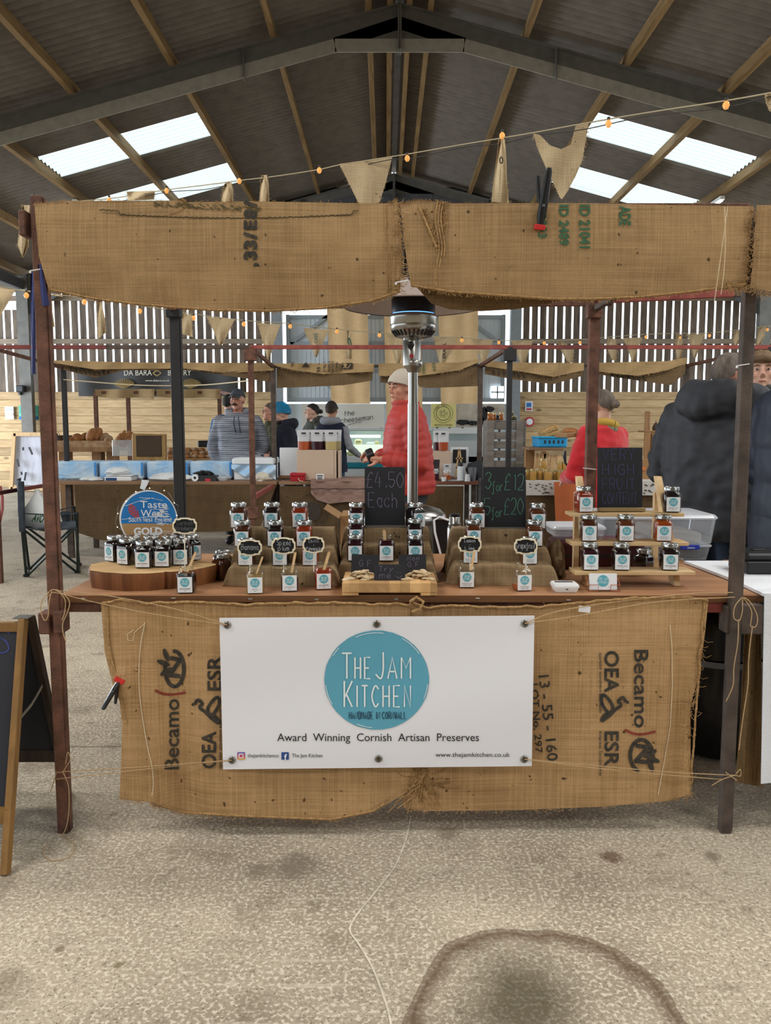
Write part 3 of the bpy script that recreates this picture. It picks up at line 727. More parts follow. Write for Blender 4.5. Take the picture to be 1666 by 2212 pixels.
for du in (-26, -21, -10): mb.tube([W(858+du+(v-440)*.03, v, Yv1(858+du, v)-.003) for v in range(440, 640, 12)], .0011, 4)
fray(mb, [(395, 428), (405, 445)], Yv1, 14, (10, 45), (.15, 1), .0012, .4)
mb.build('hem_stitching', M_HEM, va, kind='stuff')
mb = MB(); mb.tube([W(u, 462+8*math.sin((u-250)/520*math.pi)+(u % 9 > 4)*2-8*(u < 260 or u > 760), Yv1(u, 462)-.003) for u in range(215, 780, 5)], .0017, 4)
for i in range(120):
    u = R.uniform(330, 560); v = interp([(330, 440), (560, 452)], u)+R.uniform(-6, 4); mb.tube([W(u, v, Yv1(u, v)-.003), W(u+6, v+3, Yv1(u, v)-.003)], .0013, 3)
mb.build('dark_stitching', mat('dark_thread', '#5b5138', .95), va)
mb = MB()
for ch, cv, hh in (('/', 441, 22), ('8', 462, 26), ('E', 486, 24), ('/', 509, 20), ('3', 529, 24), ('3', 552, 24), (',', 572, 10)):
    ink(mb, ch, 541, cv, hh*.85, 26, 90, Yv1, bold=.05)
mb.build('stencil_print', M_INK, va)
def Yv2(u, v): return 2.61+.008*math.sin(u/120+1)-.015*math.sin((v-440)/200*math.pi)+.005*nz(u/70, v/70, 3)+.008*math.sin(u/41+v/60)*max(0, (v-560)/120)
vb = thing('burlap_valance', 'long burlap sack valance with green lettering over the right half of the front stall', 'valance', (.6, 2.6, 1.9), 'burlap valances of the front stall')
topR = [(0, 442), (.04, 434), (.1, 436), (.14, 440), (.5, 439), (1, 446)]
botR = [(0, 619), (.12, 633), (.26, 640), (.42, 648), (.54, 649), (.68, 644), (.82, 634), (.95, 622), (1, 616)]
edgecloth(topR, botR, [(0, 865), (.5, 874), (1, 888)], [(0, 1629), (.5, 1618), (1, 1612)], Yv2, 110, 28).build('sack_cloth', M_BURV, vb)
def Yv2i(u, v): return 2.645+.01*math.sin(u/80)
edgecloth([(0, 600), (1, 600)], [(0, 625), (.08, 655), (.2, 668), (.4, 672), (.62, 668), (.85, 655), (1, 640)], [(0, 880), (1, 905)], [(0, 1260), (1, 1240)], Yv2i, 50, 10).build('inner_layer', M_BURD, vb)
mb = MB(); mb.tube([W(u, v-3, Yv2(u, v)-.004) for u, v in [(lerp(888, 1612, i/60), interp(botR, i/60)) for i in range(61)]], [.0035+.0012*nz(i*.8) for i in range(61)], 6)
fray(mb, [(lerp(888, 1612, s), v) for s, v in botR], Yv2, 200, (3, 9)); fray(mb, [(lerp(865, 1629, s), v) for s, v in topR], Yv2, 200, (2, 7), (0, -1), .0006)
fray(mb, [(1626, 450), (1618, 540), (1612, 618)], Yv2, 90, (6, 18), (-.2, 1)); fray(mb, [(1570, 608), (1612, 618)], Yv2, 60, (10, 30), (0, 1), spread=.4)
fray(mb, [(905, 445), (925, 490), (942, 536)], Yv2, 110, (8, 16), (1, .3), spread=.4); fray(mb, [(955, 440), (958, 500)], Yv2, 70, (6, 14), (1, .2), spread=.5)
mb.tube([W(906+(v-445)*.42, v, Yv2(930, v)-.005) for v in range(445, 540, 6)], .0035, 5)
for du in (0, 6, 12): mb.tube([W(945+du+4*math.sin(v/20), v, Yv2(945, v)-.007) for v in range(436, 618-du*5, 9)], .002, 4)
mb.build('hem_stitching', M_HEM, vb, kind='stuff')
mb = MB()
for (s, u, v0, v1, w_) in (('ADE', 1351, 445, 487, 24), ('ID 21041', 1264, 442, 536, 22), ('ID 2489', 1219, 442, 530, 20), ('2293', 1172, 462, 514, 18)):
    mb = MB(); ink(mb, s, u, (v0+v1)/2, v1-v0, w_, -90, Yv2, bold=.03); mb.build('green_print', M_INKG, vb)
MB().tube([W(1566+12*math.sin((v-450)/90)-(v-450)*.1, v, 2.585) for v in range(447, 640, 9)], .0012, 4).tube([W(1572-(v-450)*.14, v, 2.585) for v in range(447, 660, 9)], .0012, 4).build('loose_thread', M_TWINEL, vb)
def Yv3(u, v): return 2.60+.01*math.sin(u/30)
vc = edgecloth([(0, 443), (1, 438)], [(0, 622), (.3, 640), (1, 650)], [(0, 1636), (.3, 1632), (.7, 1628), (1, 1622)], [(0, 1990), (1, 1990)], Yv3, 30, 14)
fray(vc, [(1636, 440), (1624, 620)], Yv3, 70, (6, 16), (-.2, 1)); fray(vc, [(1624, 622), (1720, 642)], Yv3, 70, (8, 24), (0, 1))
vc.build('burlap_valance', M_BURV, label='frayed burlap valance of the next stall at the upper right edge', cat='valance')
for (u, v, Y, lab, nm) in ((79, 583, 2.635, 'white cable tie around the left post below the valance', 0), (869, 608, 2.6, 'white cable tie joining the two valances above the heater', 0), (1606, 788, 2.635, 'white cable tie around the right post at head height', 0)):
    MB().bar(W(u-13, v+2, Y), W(u+13, v-2, Y), .006, .003).bar(W(u-13, v+2, Y), W(u-14, v+7, Y), .005, .006).build('cable_tie', M_ZIP, label=lab, cat='cable tie')
# blue strap of cloth on the left post
M_BLUE = mat('blue_ribbon', '#2c3468', .8, var=.15, scale=20)
bs = thing('blue_strap', 'navy blue strap tied round the left post below the valance', 'strap', W(90, 700, 2.66))
rowcloth([(0, 82, 571, 88, 570), (.3, 81, 590, 92, 590), (1, 91, 661, 107, 659)], lambda u, v, s, t: 2.635+.012*math.sin(s*5+t*3), 6, 14, .003).build('strap_end', M_BLUE, bs)
rowcloth([(0, 66, 588, 72, 588), (.4, 66, 660, 76, 660), (1, 68, 808, 76, 808)], lambda u, v, s, t: 2.70+.008*math.sin(s*5+t*3), 5, 18, .003).build('strap_tail', M_BLUE, bs)
# ---- front skirts (two coffee sacks)
def fold(u, v, c0, c1, w, amp): # a soft vertical fold running from (c0 at v=1300) to (c1 at v=1760)
    c_ = lerp(c0, c1, (v-1300)/460); return amp*math.exp(-((u-c_)/w)**2)
def Ys1(u, v):
    t = max(0, min(1, (v-1300)/460))
    return 2.645-t*(fold(u, v, 330, 325, 22, .030)-fold(u, v, 365, 400, 35, .035)+fold(u, v, 245, 290, 16, .015))+.006*math.sin(u/45)*t-t*.02*math.sin((u-300)/600*math.pi)+.003*nz(u/40, v/60)-.03*math.exp(-((u-262)/16)**2-((v-1475)/30)**2)
sa_ = thing('burlap_skirt', 'burlap coffee sack hanging from the left half of the counter, clamp on its left edge', 'counter skirt', (-.4, 2.64, 0), 'coffee sacks hung along the counter front')
topA = [(0, 1302), (.05, 1296), (.15, 1303), (.3, 1300), (.45, 1306), (.6, 1303), (.8, 1303), (1, 1306)]
botA = [(0, 1726), (.11, 1733), (.13, 1742), (.22, 1758), (.4, 1765), (.72, 1773), (.86, 1755), (1, 1700)]
leftA = [(0, 218), (.25, 226), (.42, 244), (.5, 258), (.62, 264), (.8, 262), (1, 258)]
edgecloth(topA, botA, leftA, [(0, 886), (1, 896)], Ys1, 130, 60).build('sack_cloth', M_BURL, sa_)
mb = MB(); mb.tube([W(lerp(222, 884, i/70), interp(topA, i/70)+4*nz(i*.35), Ys1(300, 1300)-.006) for i in range(71)], [.0045+.002*nz(i*.9, 5) for i in range(71)], 6)
mb.tube([W(u, v-3, Ys1(u, v)-.003) for u, v in [(lerp(330, 830, i/60), interp(botA, lerp(.11, .9, i/60))) for i in range(61)]], [.004+.001*nz(i*1.3) for i in range(61)], 6)
mb.tube([W(interp(leftA, t)+12+3*nz(t*9), lerp(1305, 1720, t), Ys1(250, 1305+400*t)-.003) for t in [i/30 for i in range(31)]], .003, 5)
fray(mb, [(lerp(258, 880, s), v) for s, v in botA], Ys1, 160, (3, 10)); fray(mb, [(lerp(220, 884, s), v) for s, v in topA], Ys1, 160, (2, 9), (0, 1))
mb.build('hem_stitching', M_HEM, sa_, kind='stuff')
mb = MB(); P = crom([(313, 1345), (303, 1400), (300, 1470), (305, 1530), (318, 1610), (329, 1660), (331, 1700), (328, 1718)], 5)
P = [Vector((p[0], p[1], 0)) for p in P]; mb.tube([W(p.x, p.y, Ys1(p.x, p.y)-.004) for p in P], .0016, 4)
mb.tube([W(x, y, Ys1(x, y)-.004) for x, y in ((312, 1348), (300, 1358), (291, 1366), (287, 1384), (276, 1383), (275, 1370), (290, 1360))], .0012, 4); mb.build('seam_thread', M_TWINEL, sa_)
def Ys2(u, v):
    t = max(0, min(1, (v-1300)/460))
    return 2.652-t*(fold(u, v, 1452, 1418, 14, .022)-fold(u, v, 1490, 1450, 22, .02)+fold(u, v, 1500, 1490, 12, .015))+.006*math.sin(u/55)*t+.003*nz(u/40, v/60, 4)
sb_ = thing('burlap_skirt', 'burlap coffee sack hanging from the right half of the counter', 'counter skirt', (.55, 2.64, 0), 'coffee sacks hung along the counter front')
topB = [(0, 1302), (.05, 1314), (.1, 1308), (.3, 1312), (.45, 1310), (.6, 1300), (.75, 1292), (.95, 1290), (1, 1296)]
botB = [(0, 1745), (.08, 1752), (.4, 1750), (.7, 1742), (.92, 1730), (1, 1716)]
edgecloth(topB, botB, [(0, 884), (1, 872)], [(0, 1531), (.2, 1522), (.4, 1510), (.5, 1497), (.56, 1492), (1, 1493)], Ys2, 110, 56).build('sack_cloth', M_BURL, sb_)
mb = MB(); mb.tube([W(lerp(892, 1528, i/70), interp(topB, i/70)+3*nz(i*.35, 9), Ys2(1000, 1300)-.006) for i in range(71)], [.0045+.002*nz(i*.9, 7) for i in range(71)], 6)
mb.tube([W(1522-(v-1300)*.075+5*nz(v*.03), v, Ys2(1500, v)-.004) for v in range(1300, 1700, 12)], .0035, 5)
fray(mb, [(1522, 1350), (1505, 1500), (1490, 1560), (1492, 1716)], Ys2, 120, (5, 26), (-.3, 1), spread=.5)
fray(mb, [(lerp(872, 1493, s), v) for s, v in botB], Ys2, 120, (3, 9)); fray(mb, [(lerp(892, 1528, s), v) for s, v in topB], Ys2, 150, (2, 9), (0, 1))
fray(mb, [(884, 1656), (922, 1660)], Ys2, 46, (50, 110), (.02, 1), .0022, .12)
mb.tube([W(u, v, 2.63) for u, v in ((886, 1300), (900, 1290), (915, 1300), (908, 1316), (890, 1322))], .005, 5)
mb.build('hem_stitching', M_HEM, sb_, kind='stuff')
MB().tube([W(u, v, Ys2(u, v)-.004) for u, v in ((1448, 1350), (1452, 1400), (1453, 1480), (1448, 1570), (1436, 1640), (1422, 1718))], .0014, 4).build('seam_thread', M_TWINEL, sb_)
MB().box(W(1263, 1316, 2.63), (.038, .003, .02), rotm(0, .1, 0)).build('paper_tag', M_ZIP, sb_, 'small white paper tag')
# sack printing. left sack reads upwards, right sack reads downwards
def sackprint(par, Yf, rot, bec, oea, esr, ring, fold_shift=0):
    d = 1 if rot > 0 else -1
    for (s_, u, v, w_, h_, bo) in (('Becamo', bec[0], (bec[1]+bec[2])/2, abs(bec[2]-bec[1]), 30, .014), ('OEA', oea[0], (oea[1]+oea[2])/2, abs(oea[2]-oea[1]), 30, .022), ('ESR', esr[0], (esr[1]+esr[2])/2, abs(esr[2]-esr[1]), 30, .02),
            ('operador económico autorizado', oea[0]+d*24, (oea[1]+oea[2])/2-d*24, 130, 6, .01), ('Empresa Socialmente', esr[0]+d*24, (esr[1]+esr[2])/2-d*10, 96, 6, .01)):
        mb = MB(); ink(mb, s_, u, v, w_, h_, rot, Yf, bold=bo); mb.build('sack_print', M_INK, par)
    mb = MB()
    # dancing figure between the words: two loops and a dot
    cu, cv = oea[0]-d*4, (min(oea[1], oea[2])+max(esr[1], esr[2]))/2
    for pts in ([(-26, -14), (-20, -24), (-10, -16), (-16, -8), (-4, 2), (8, 14), (18, 22), (26, 26), (20, 14), (8, 8), (-2, 4)], [(26, -30), (16, -26), (2, -6), (6, 8), (16, 4), (26, -14), (26, -30)]):
        Q = [(p.x, p.y) for p in crom([Vector((a, b_, 0)) for a, b_ in pts], 4)]
        ribbon(mb, Q, 7, lambda x, y: W(cu+x*d, cv+y*(1 if rot > 0 else 1), Yf(cu+x*d, cv+y)-.003))
    disc(mb, lambda x, y: W(x, y, Yf(x, y)-.003), 3.5, 10, cx=cu-30*d, cy=cv-14)
    mb.build('figure_print', M_INK, par); mb = MB()
    eu, ev, ru, rv = ring
    Q = [(eu+ru*math.cos(a), ev+rv*math.sin(a)) for a in [math.radians(x) for x in range(-100 if rot > 0 else 100, 205 if rot > 0 else 405, 8)]]
    pm = lambda x, y: W(x, y, Yf(x, y)-.003)
    ribbon(mb, Q, 8, pm)
    for q in ([(-.5, -.62), (.62, -.52)], [(-.62, .35), (.62, .42)], [(.6, -.5), (-.55, .38)]): ribbon(mb, [(eu+a*ru, ev+b_*rv) for a, b_ in q], 9, pm)
    for (lu, lv, a, sz) in ((-1.25, -.45, 200, 15), (-.95, -1.05, 250, 15), (-.9, .2, 150, 16)):
        if rot < 0: lu, lv, a = -lu*.9, -lv*.8, a+180
        c_, s_ = math.cos(math.radians(a)), math.sin(math.radians(a)); pts = []
        for k in range(14):
            t = k/7*math.pi; x = sz*math.cos(t); y = sz*.36*math.sin(t)
            pts.append((eu+lu*ru*.95+x*c_-y*s_, ev+lv*rv*.75+x*s_+y*c_))
        mb.add([pm(*p) for p in pts], [tuple(range(14))])
    mb.build('emblem_print', M_INK, par)
    mb = MB()
    for (a, b_) in ((-1.0, -.3), (-1.15, -.22), (-1.02, -.12), (-.9, -.22)):
        if rot < 0: a, b_ = -a*.75, -b_-.1
        disc(mb, pm, 3.4, 10, cx=eu+a*ru, cy=ev+b_*rv)
    mb.build('berry_print', M_INKR, par); mb = MB()
    bu = bec[0]; bv = bec[2]-d*6 if rot > 0 else bec[2]+8
    bv = min(bec[1], bec[2])-12 if rot > 0 else max(bec[1], bec[2])+12
    ribbon(mb, [(p.x, p.y) for p in crom([Vector((bu-36, bv-7 if rot > 0 else bv-8, 0)), Vector((bu-16, bv+1, 0)), Vector((bu+6, bv+2, 0)), Vector((bu+30, bv-2 if rot > 0 else bv-4, 0))], 4)], 5, pm)
    mb.build('red_print', M_INKR, par)
sackprint(sa_, Ys1, 90, (371, 1662, 1510), (451, 1660, 1580), (463, 1492, 1416), (377, 1445, 20, 38))
sackprint(sb_, Ys2, -90, (1386, 1404, 1572), (1322, 1406, 1496), (1322, 1580, 1656), (1386, 1632, 24, 34))
mb = MB(); ink(mb, '13 - 55 - 160', 1185, 1551, 186, 22, -84, Ys2, bold=.01); mb.build('sack_print', M_INK, sb_)
mb = MB(); ink(mb, 'LOT No. 297', 1160, 1552, 150, 15, -86, Ys2, bold=.01); mb.build('sack_print', M_INK, sb_)
# ---- banner
M_VINYL = mat('white_vinyl', '#e9e9ef', .35, spec=.4); M_TEAL = mat('teal_logo', '#5ea5bd', .4); M_PRINTW = mat('white_print', '#e6eef0', .4)
M_PNAVY = mat('dark_blue_print', '#1d3c58', .4); M_PBLK = mat('black_print', '#26272b', .45); M_EYE = mat('nickel_eyelet', '#8d8c88', .3, .9); M_HOLE = mat('eyelet_hole', '#4c4030', .9)
def Yb(u, v): return 2.606+.003*math.sin(u/60)+.004*math.sin(v/50+u/200)
bn = thing('banner', 'white vinyl banner reading The Jam Kitchen tied across the burlap front', 'banner', (0, 2.6, .3))
def quad(mb, c, n, Yf, th=.002, mi=0):
    tl, tr, br, bl_ = c
    return mb.sheet(lambda s, t: W(lerp(lerp(tl[0], tr[0], s), lerp(bl_[0], br[0], s), t), lerp(lerp(tl[1], tr[1], s), lerp(bl_[1], br[1], s), t), Yf(lerp(tl[0], tr[0], s), lerp(tl[1], bl_[1], t))), n, n//2, (0, th, 0), mi)
quad(MB(), ((474, 1335), (1155, 1330), (1149, 1655), (482, 1662)), 40, Yb).build('vinyl_sheet', M_VINYL, bn)
bp_ = lambda u, v, l=.002: W(u, v, Yb(u, v)-l)
mb = MB()
Q = [(814+113*(1+.008*nz(k*.7)+.006*nz(k*2.3))*math.cos(2*math.pi*k/90), 1469+107*(1+.008*nz(k*.7)+.006*nz(k*2.3))*math.sin(2*math.pi*k/90)) for k in range(90)]
vs = [bp_(814, 1469)]
rings = [[bp_(lerp(814, q[0], t), lerp(1469, q[1], t)) for q in Q] for t in (.3, .6, .8, 1)]
fs = [(0, 1+k, 1+(k+1) % 90) for k in range(90)]
for i in range(3): fs += [(1+i*90+k, 1+(i+1)*90+k, 1+(i+1)*90+(k+1) % 90, 1+i*90+(k+1) % 90) for k in range(90)]
mb.add(vs+[p for r_ in rings for p in r_], fs)
mb.build('round_logo', M_TEAL, bn)
mb = MB()
def bw(s, u, v, size, w, fit, gap=2.4): return write(mb, s, lambda x, y: bp_(u+x, v-y, .004), size, w, 1, gap, 0, 'L', fit=fit)
bw('T', 739, 1466, 55, 3.4, 21); bw('HE', 767, 1466, 46, 3.2, 33, 3); bw('J', 812, 1466, 57, 3.4, 16); bw('AM', 838, 1466, 46, 3.2, 49, 2)
mb.build('logo_lettering', M_PRINTW, bn); mb = MB()
bw('K', 744, 1527, 56, 3.4, 17); bw('ITCHEN', 765, 1527, 46, 3.2, 122, 3)
mb.build('logo_lettering', M_PRINTW, bn); mb = MB()
for a0, a1, rr in ((-115, -80, .955), (-60, -30, .97), (150, 175, .98), (95, 115, .965), (5, 25, .975), (-150, -135, .97)):
    ribbon(mb, [(814+113*rr*math.cos(math.radians(a)), 1469+107*rr*math.sin(math.radians(a))) for a in range(a0, a1, 3)], 1.3, lambda x, y: bp_(x, y, .004))
mb.build('brush_marks', M_PRINTW, bn)
mb = MB(); write(mb, 'HANDMADE IN CORNWALL', lambda x, y: bp_(816+x, 1553-y, .004), 15, 1.5, 1, 2.2, fit=123); mb.build('tagline', M_PNAVY, bn)
for (s_, u, v, w_, h_, al) in (('Award  Winning  Cornish  Artisan  Preserves', 817, 1601, 436, 17, 'C'), ('thejamkitchenco', 535, 1636, 67, 8, 'L'), ('The Jam Kitchen', 631, 1636, 66, 8, 'L'), ('www.thejamkitchen.co.uk', 941, 1635, 161, 9.5, 'L')):
    mb = MB(); typeset(mb, s_, lambda x, y: bp_(u+x, v-y), w_, h_, align=al, sub=.6 if w_ > 400 else 0); mb.build('small_lettering', M_PBLK, bn)
mb = MB()
for k in range(8): rect(mb, lambda x, y: bp_(x, y), 513, 1625+2*k, 529, 1627+2*k, k)
IG = [mat('social_icon_%s' % n, c_, .4) for n, c_ in zip('abcdefgh', ('#6a4aa8', '#8743a0', '#a83a8c', '#c43a70', '#d5485a', '#e0664e', '#e88a48', '#edb04e'))]
mb.build('square_icon', IG, bn)
mb = MB(); ring_ = [(521+4*math.cos(a), 1633+4*math.sin(a)) for a in [k*math.pi/8 for k in range(17)]]
ribbon(mb, ring_, 1.3, lambda x, y: bp_(x, y, .003)); ribbon(mb, [(516, 1628), (526, 1628), (526, 1638), (516, 1638), (516, 1628)], 1.2, lambda x, y: bp_(x, y, .003))
typeset(mb, 'f', lambda x, y: bp_(617+x, 1641-y, .003), 6, 12, bold=.03); mb.build('icon_marks', M_PRINTW, bn)
mb = MB(); rect(mb, lambda x, y: bp_(x, y), 608, 1625, 624, 1641); mb.build('square_icon', mat('blue_icon', '#2f4c8c', .4), bn)
for (u, v) in ((491, 1350), (814, 1348), (1134, 1347), (501, 1642), (818, 1639), (1133, 1640)):
    mb = MB(); c_ = bp_(u, v, .003); ax = rotm(math.pi/2)
    mb.lathe([(.006, 0), (.0065, .002), (.010, .003), (.0125, .0015), (.0125, -.001)], c_, 20, 0, axis=ax); mb.lathe([(.0001, .0012), (.0062, .0012)], c_, 16, 1, axis=ax, cap=False)
    mb.build('eyelet', [M_EYE, M_HOLE], bn)
# ---- twine ties
def twine(lab, lines, r=.0016, m=M_TWINE, grp=None):
    mb = MB()
    for l in lines: mb.tube(crom([W(*p) for p in l], 6), r, 5)
    return mb.build('jute_twine', m, label=lab, cat='twine', group=grp)
pl = 2.63
twine('jute twine tying the upper left banner corner to the left post, with loose loops', [
    [(491, 1350, 2.6), (380, 1316, 2.61), (240, 1288, 2.64), (126, 1276, pl)], [(491, 1350, 2.6), (340, 1328, 2.61), (210, 1302, pl), (126, 1281, pl)],
    [(103, 1282, pl), (112, 1274, 2.62), (128, 1276, 2.62), (133, 1284, 2.64)], [(104, 1288, pl), (114, 1280, 2.62), (126, 1282, 2.62)],
    [(120, 1275, 2.62), (138, 1284, 2.61), (150, 1300, 2.61), (146, 1322, 2.61), (136, 1345, 2.61), (136, 1365, 2.61), (143, 1388, 2.61)],
    [(106, 1280, 2.62), (92, 1296, 2.61), (88, 1318, 2.61), (96, 1340, 2.61), (104, 1330, 2.61), (106, 1300, 2.61), (112, 1276, 2.62)],
    [(125, 1278, 2.62), (140, 1294, 2.61), (140, 1320, 2.61), (134, 1340, 2.61)]])
twine('pair of jute strings tying the lower left banner corner to the left post', [
    [(501, 1642, 2.6), (300, 1657, 2.6), (135, 1667, pl)], [(501, 1642, 2.6), (330, 1660, 2.6), (200, 1674, 2.6), (122, 1683, pl)],
    [(120, 1668, pl), (134, 1668, 2.62), (142, 1658, 2.62), (152, 1640, 2.62), (146, 1625, 2.62), (142, 1650, 2.62)],
    [(136, 1668, 2.62), (148, 1700, 2.62), (148, 1760, 2.62), (140, 1795, 2.62), (128, 1808, 2.62), (106, 1819, 2.62)],
    [(122, 1668, pl), (116, 1690, pl), (109, 1710, pl)]])
twine('jute strings tying the upper right banner corner to the right post, ending in a bow', [
    [(1134, 1347, 2.6), (1250, 1330, 2.61), (1420, 1300, 2.62), (1588, 1290, pl)], [(1134, 1347, 2.6), (1200, 1322, 2.61), (1330, 1300, 2.64), (1500, 1282, 2.64), (1584, 1280, pl)],
    [(1604, 1290, 2.62), (1588, 1310, 2.61), (1586, 1335, 2.61), (1598, 1340, 2.61), (1604, 1320, 2.61), (1606, 1292, 2.62), (1622, 1302, 2.61), (1636, 1330, 2.61), (1634, 1352, 2.61), (1622, 1352, 2.61), (1624, 1320, 2.61), (1606, 1290, 2.62)],
    [(1596, 1338, 2.61), (1594, 1390, 2.61), (1586, 1440, 2.61), (1584, 1480, 2.61), (1569, 1515, 2.61)],
    [(1626, 1352, 2.61), (1618, 1420, 2.61), (1616, 1480, 2.61), (1604, 1560, 2.61), (1597, 1620, 2.61)]])
twine('pair of jute strings tying the lower right banner corner to the right post', [
    [(1133, 1640, 2.6), (1300, 1655, 2.6), (1450, 1668, 2.6), (1590, 1675, pl)], [(1133, 1640, 2.6), (1330, 1664, 2.6), (1560, 1684, pl)],
    [(1568, 1668, 2.62), (1592, 1686, 2.62)], [(1590, 1672, 2.62), (1600, 1662, 2.62), (1600, 1676, 2.62), (1590, 1675, 2.62)], [(1590, 1674, 2.62), (1560, 1684, 2.62), (1538, 1697, 2.62)]])
mb = MB(); P = [G(u, v, .003) for u, v in ((106, 1819), (96, 1832), (94, 1846), (110, 1858), (140, 1856), (160, 1838), (156, 1820), (140, 1806))]
mb.tube(crom(P, 6), .0014, 5); mb.build('jute_twine', M_TWINE, label='loop of loose twine lying on the floor at the foot of the left post', cat='twine')
# ---- spring clamps
M_CLB = mat('black_clamp_plastic', '#1b1b1d', .35); M_CLR = mat('red_rubber_tip', '#c22a26', .5)
def clamp(lab, tip, h1, h2, Y):
    mid = ((tip[0]*.65+h1[0]*.35), (tip[1]*.65+h1[1]*.35))
    t = thing('spring_clamp', lab, 'clamp', W(tip[0], tip[1], Y), 'spring clamps')
    a, m_, h, k = W(*tip, Y), W(*mid, Y-.01), W(*h1, Y-.035), W(*h2, Y+.02)
    MB().tube([a, lerp(a, m_, .5), m_, lerp(m_, h, .5), lerp(m_, h, .9), h], [.008, .0135, .014, .012, .011, .007], 10, flat=.6).build('front_handle', M_CLB, t)
    MB().tube([a+Vector((0, .03, 0)), m_+Vector((0, .03, 0)), lerp(m_, k, .5)+Vector((0, .02, 0)), k], [.008, .012, .010, .007], 10, flat=.6).build('back_handle', M_CLB, t)
    MB().bar(m_+Vector((0, -.012, 0)), m_+Vector((0, .04, 0)), .008, .008).build('pivot_pin', M_EYE, t)
    d = (m_-a).normalized()
    MB().bar(a-d*.008, a+d*.008, .034, .016, up=(0, 1, 0), bev=.002).build('jaw_tip', M_CLR, t)
    MB().bar(a-d*.008+Vector((0, .035, 0)), a+d*.008+Vector((0, .035, 0)), .034, .014, up=(0, 1, 0), bev=.002).build('jaw_tip', M_CLR, t)
clamp('black spring clamp with red tips gripping the right valance from above', (1166, 491), (1187, 362), (1163, 380), 2.585)
clamp('black spring clamp with red tips on the left edge of the burlap skirt', (258, 1470), (222, 1533), (249, 1520), 2.60)
# ---- chalk A-board at the left edge
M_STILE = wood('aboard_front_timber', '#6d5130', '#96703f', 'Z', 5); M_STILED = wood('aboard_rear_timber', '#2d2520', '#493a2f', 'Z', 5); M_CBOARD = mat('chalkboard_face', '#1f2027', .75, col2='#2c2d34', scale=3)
M_CHALKB = mat('blue_purple_chalk', '#39407a', .9, var=.3, scale=60)
ab = thing('chalk_sandwich_board', 'folding chalk sandwich board with brown timber frame at the left edge', 'sandwich board', (-1.45, 2.65, 0))
Af, At, Ab = Vector((G(13, 1887).x, 2.39, 0)), Vector((W(50, 1338, 2.64).x, 2.64, W(50, 1338, 2.64).z)), Vector((G(155, 1717).x-.02, 2.95, 0))
wd_ = Vector((-.62, 0, 0))
MB().bar(Af+Vector((0, 0, 0)), At, .034, .022, up=(1, 0, 0), bev=.002).bar(Af+wd_, At+wd_, .034, .022, up=(1, 0, 0), bev=.002).bar(lerp(Af, At, .97), lerp(Af, At, .97)+wd_, .03, .022, up=(0, -1, 0)).bar(lerp(Af, At, .22), lerp(Af, At, .22)+wd_, .05, .022, up=(0, -1, 0)).build('front_frame', M_STILE, ab)
nf = Vector((0, -1, .33)).normalized()
mb = MB(); a, b_ = lerp(Af, At, .24), lerp(Af, At, .96); mb.prism([a, b_, b_+wd_, a+wd_], nf*-.006); mb.build('front_panel', M_CBOARD, ab)
mb = MB(); hx = (At-Af)
def abm(x, y): return lerp(Af, At, .86)+Vector((-.040+x, 0, 0))+hx.normalized()*y+nf*.0015
for ln, yy in (('JAMS', 0), ('', -.2)):
    if ln: write(mb, ln, abm, .075, .005, .8, 2.2, 0, 'R')
mb.build('chalk_lettering', M_CHALKB, ab)
At2 = At+Vector((.012, .03, 0))
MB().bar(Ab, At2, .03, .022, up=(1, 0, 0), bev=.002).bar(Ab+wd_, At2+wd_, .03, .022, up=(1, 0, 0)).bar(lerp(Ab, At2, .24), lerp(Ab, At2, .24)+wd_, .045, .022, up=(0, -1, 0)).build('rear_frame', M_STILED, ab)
a, b_ = lerp(Ab, At2, .26), lerp(Ab, At2, .97); MB().prism([a, b_, b_+wd_, a+wd_], (0, .006, .002)).build('rear_panel', M_CBOARD, ab)
MB().tube([lerp(Af, At, .58), lerp(lerp(Af, At, .58), lerp(Ab, At2, .66), .5)+Vector((0, 0, -.012)), lerp(Ab, At2, .66)], .004, 6, flat=1.8).build('stay', M_EYE, ab)
MB().bar(At+Vector((-.03, .015, .005)), At+Vector((.02, .015, .005)), .05, .004).build('hinge', M_EYE, ab)
# ---- things under the counter at the right
M_BIN = mat('black_polythene', '#0c0c0e', .25, bump=.5, bscale=9); M_BURS = burlap('side_sack_cloth', '#6f573a', '#9a7c54', 700)
mb = MB(); c_ = G(1560, 1640, 0); rings = []
for i, (z, r_) in enumerate(((0, .15), (.02, .19), (.2, .2), (.4, .2), (.52, .2), (.56, .21), (.63, .19), (.7, .12), (.74, .05))):
    rings.append([Vector((c_.x+.02+r_*(1+.06*nz(k*.8, i))*math.cos(k*math.pi/12), c_.y+.14+r_*(1+.06*nz(k*.8, i, 2))*math.sin(k*math.pi/12), z)) for k in range(24)])
bt_ = thing('waste_bag', 'black plastic bag standing under the right end of the counter', 'bag', (c_.x, c_.y+.14, 0))
MB().loft(rings).build('bag_body', M_BIN, bt_)
MB().loft([[Vector((c_.x+.02+.212*math.cos(k*math.pi/16), c_.y+.14+.212*math.sin(k*math.pi/16), z)) for k in range(32)] for z in (.405, .43)], cap=False).build('grey_band', mat('grey_band', '#7b7f84', .6), bt_)
mb = rowcloth([(0, 1612, 1290, 1640, 1288), (.3, 1608, 1400, 1645, 1400), (.7, 1600, 1560, 1646, 1560), (1, 1590, 1690, 1650, 1700)], lambda u, v, s, t: 2.78+.02*math.sin(s*9+t*2), 14, 30)
mb.build('burlap_skirt', M_BURS, label='narrow burlap cloth hanging behind the right post beside the white cloth', cat='counter skirt')
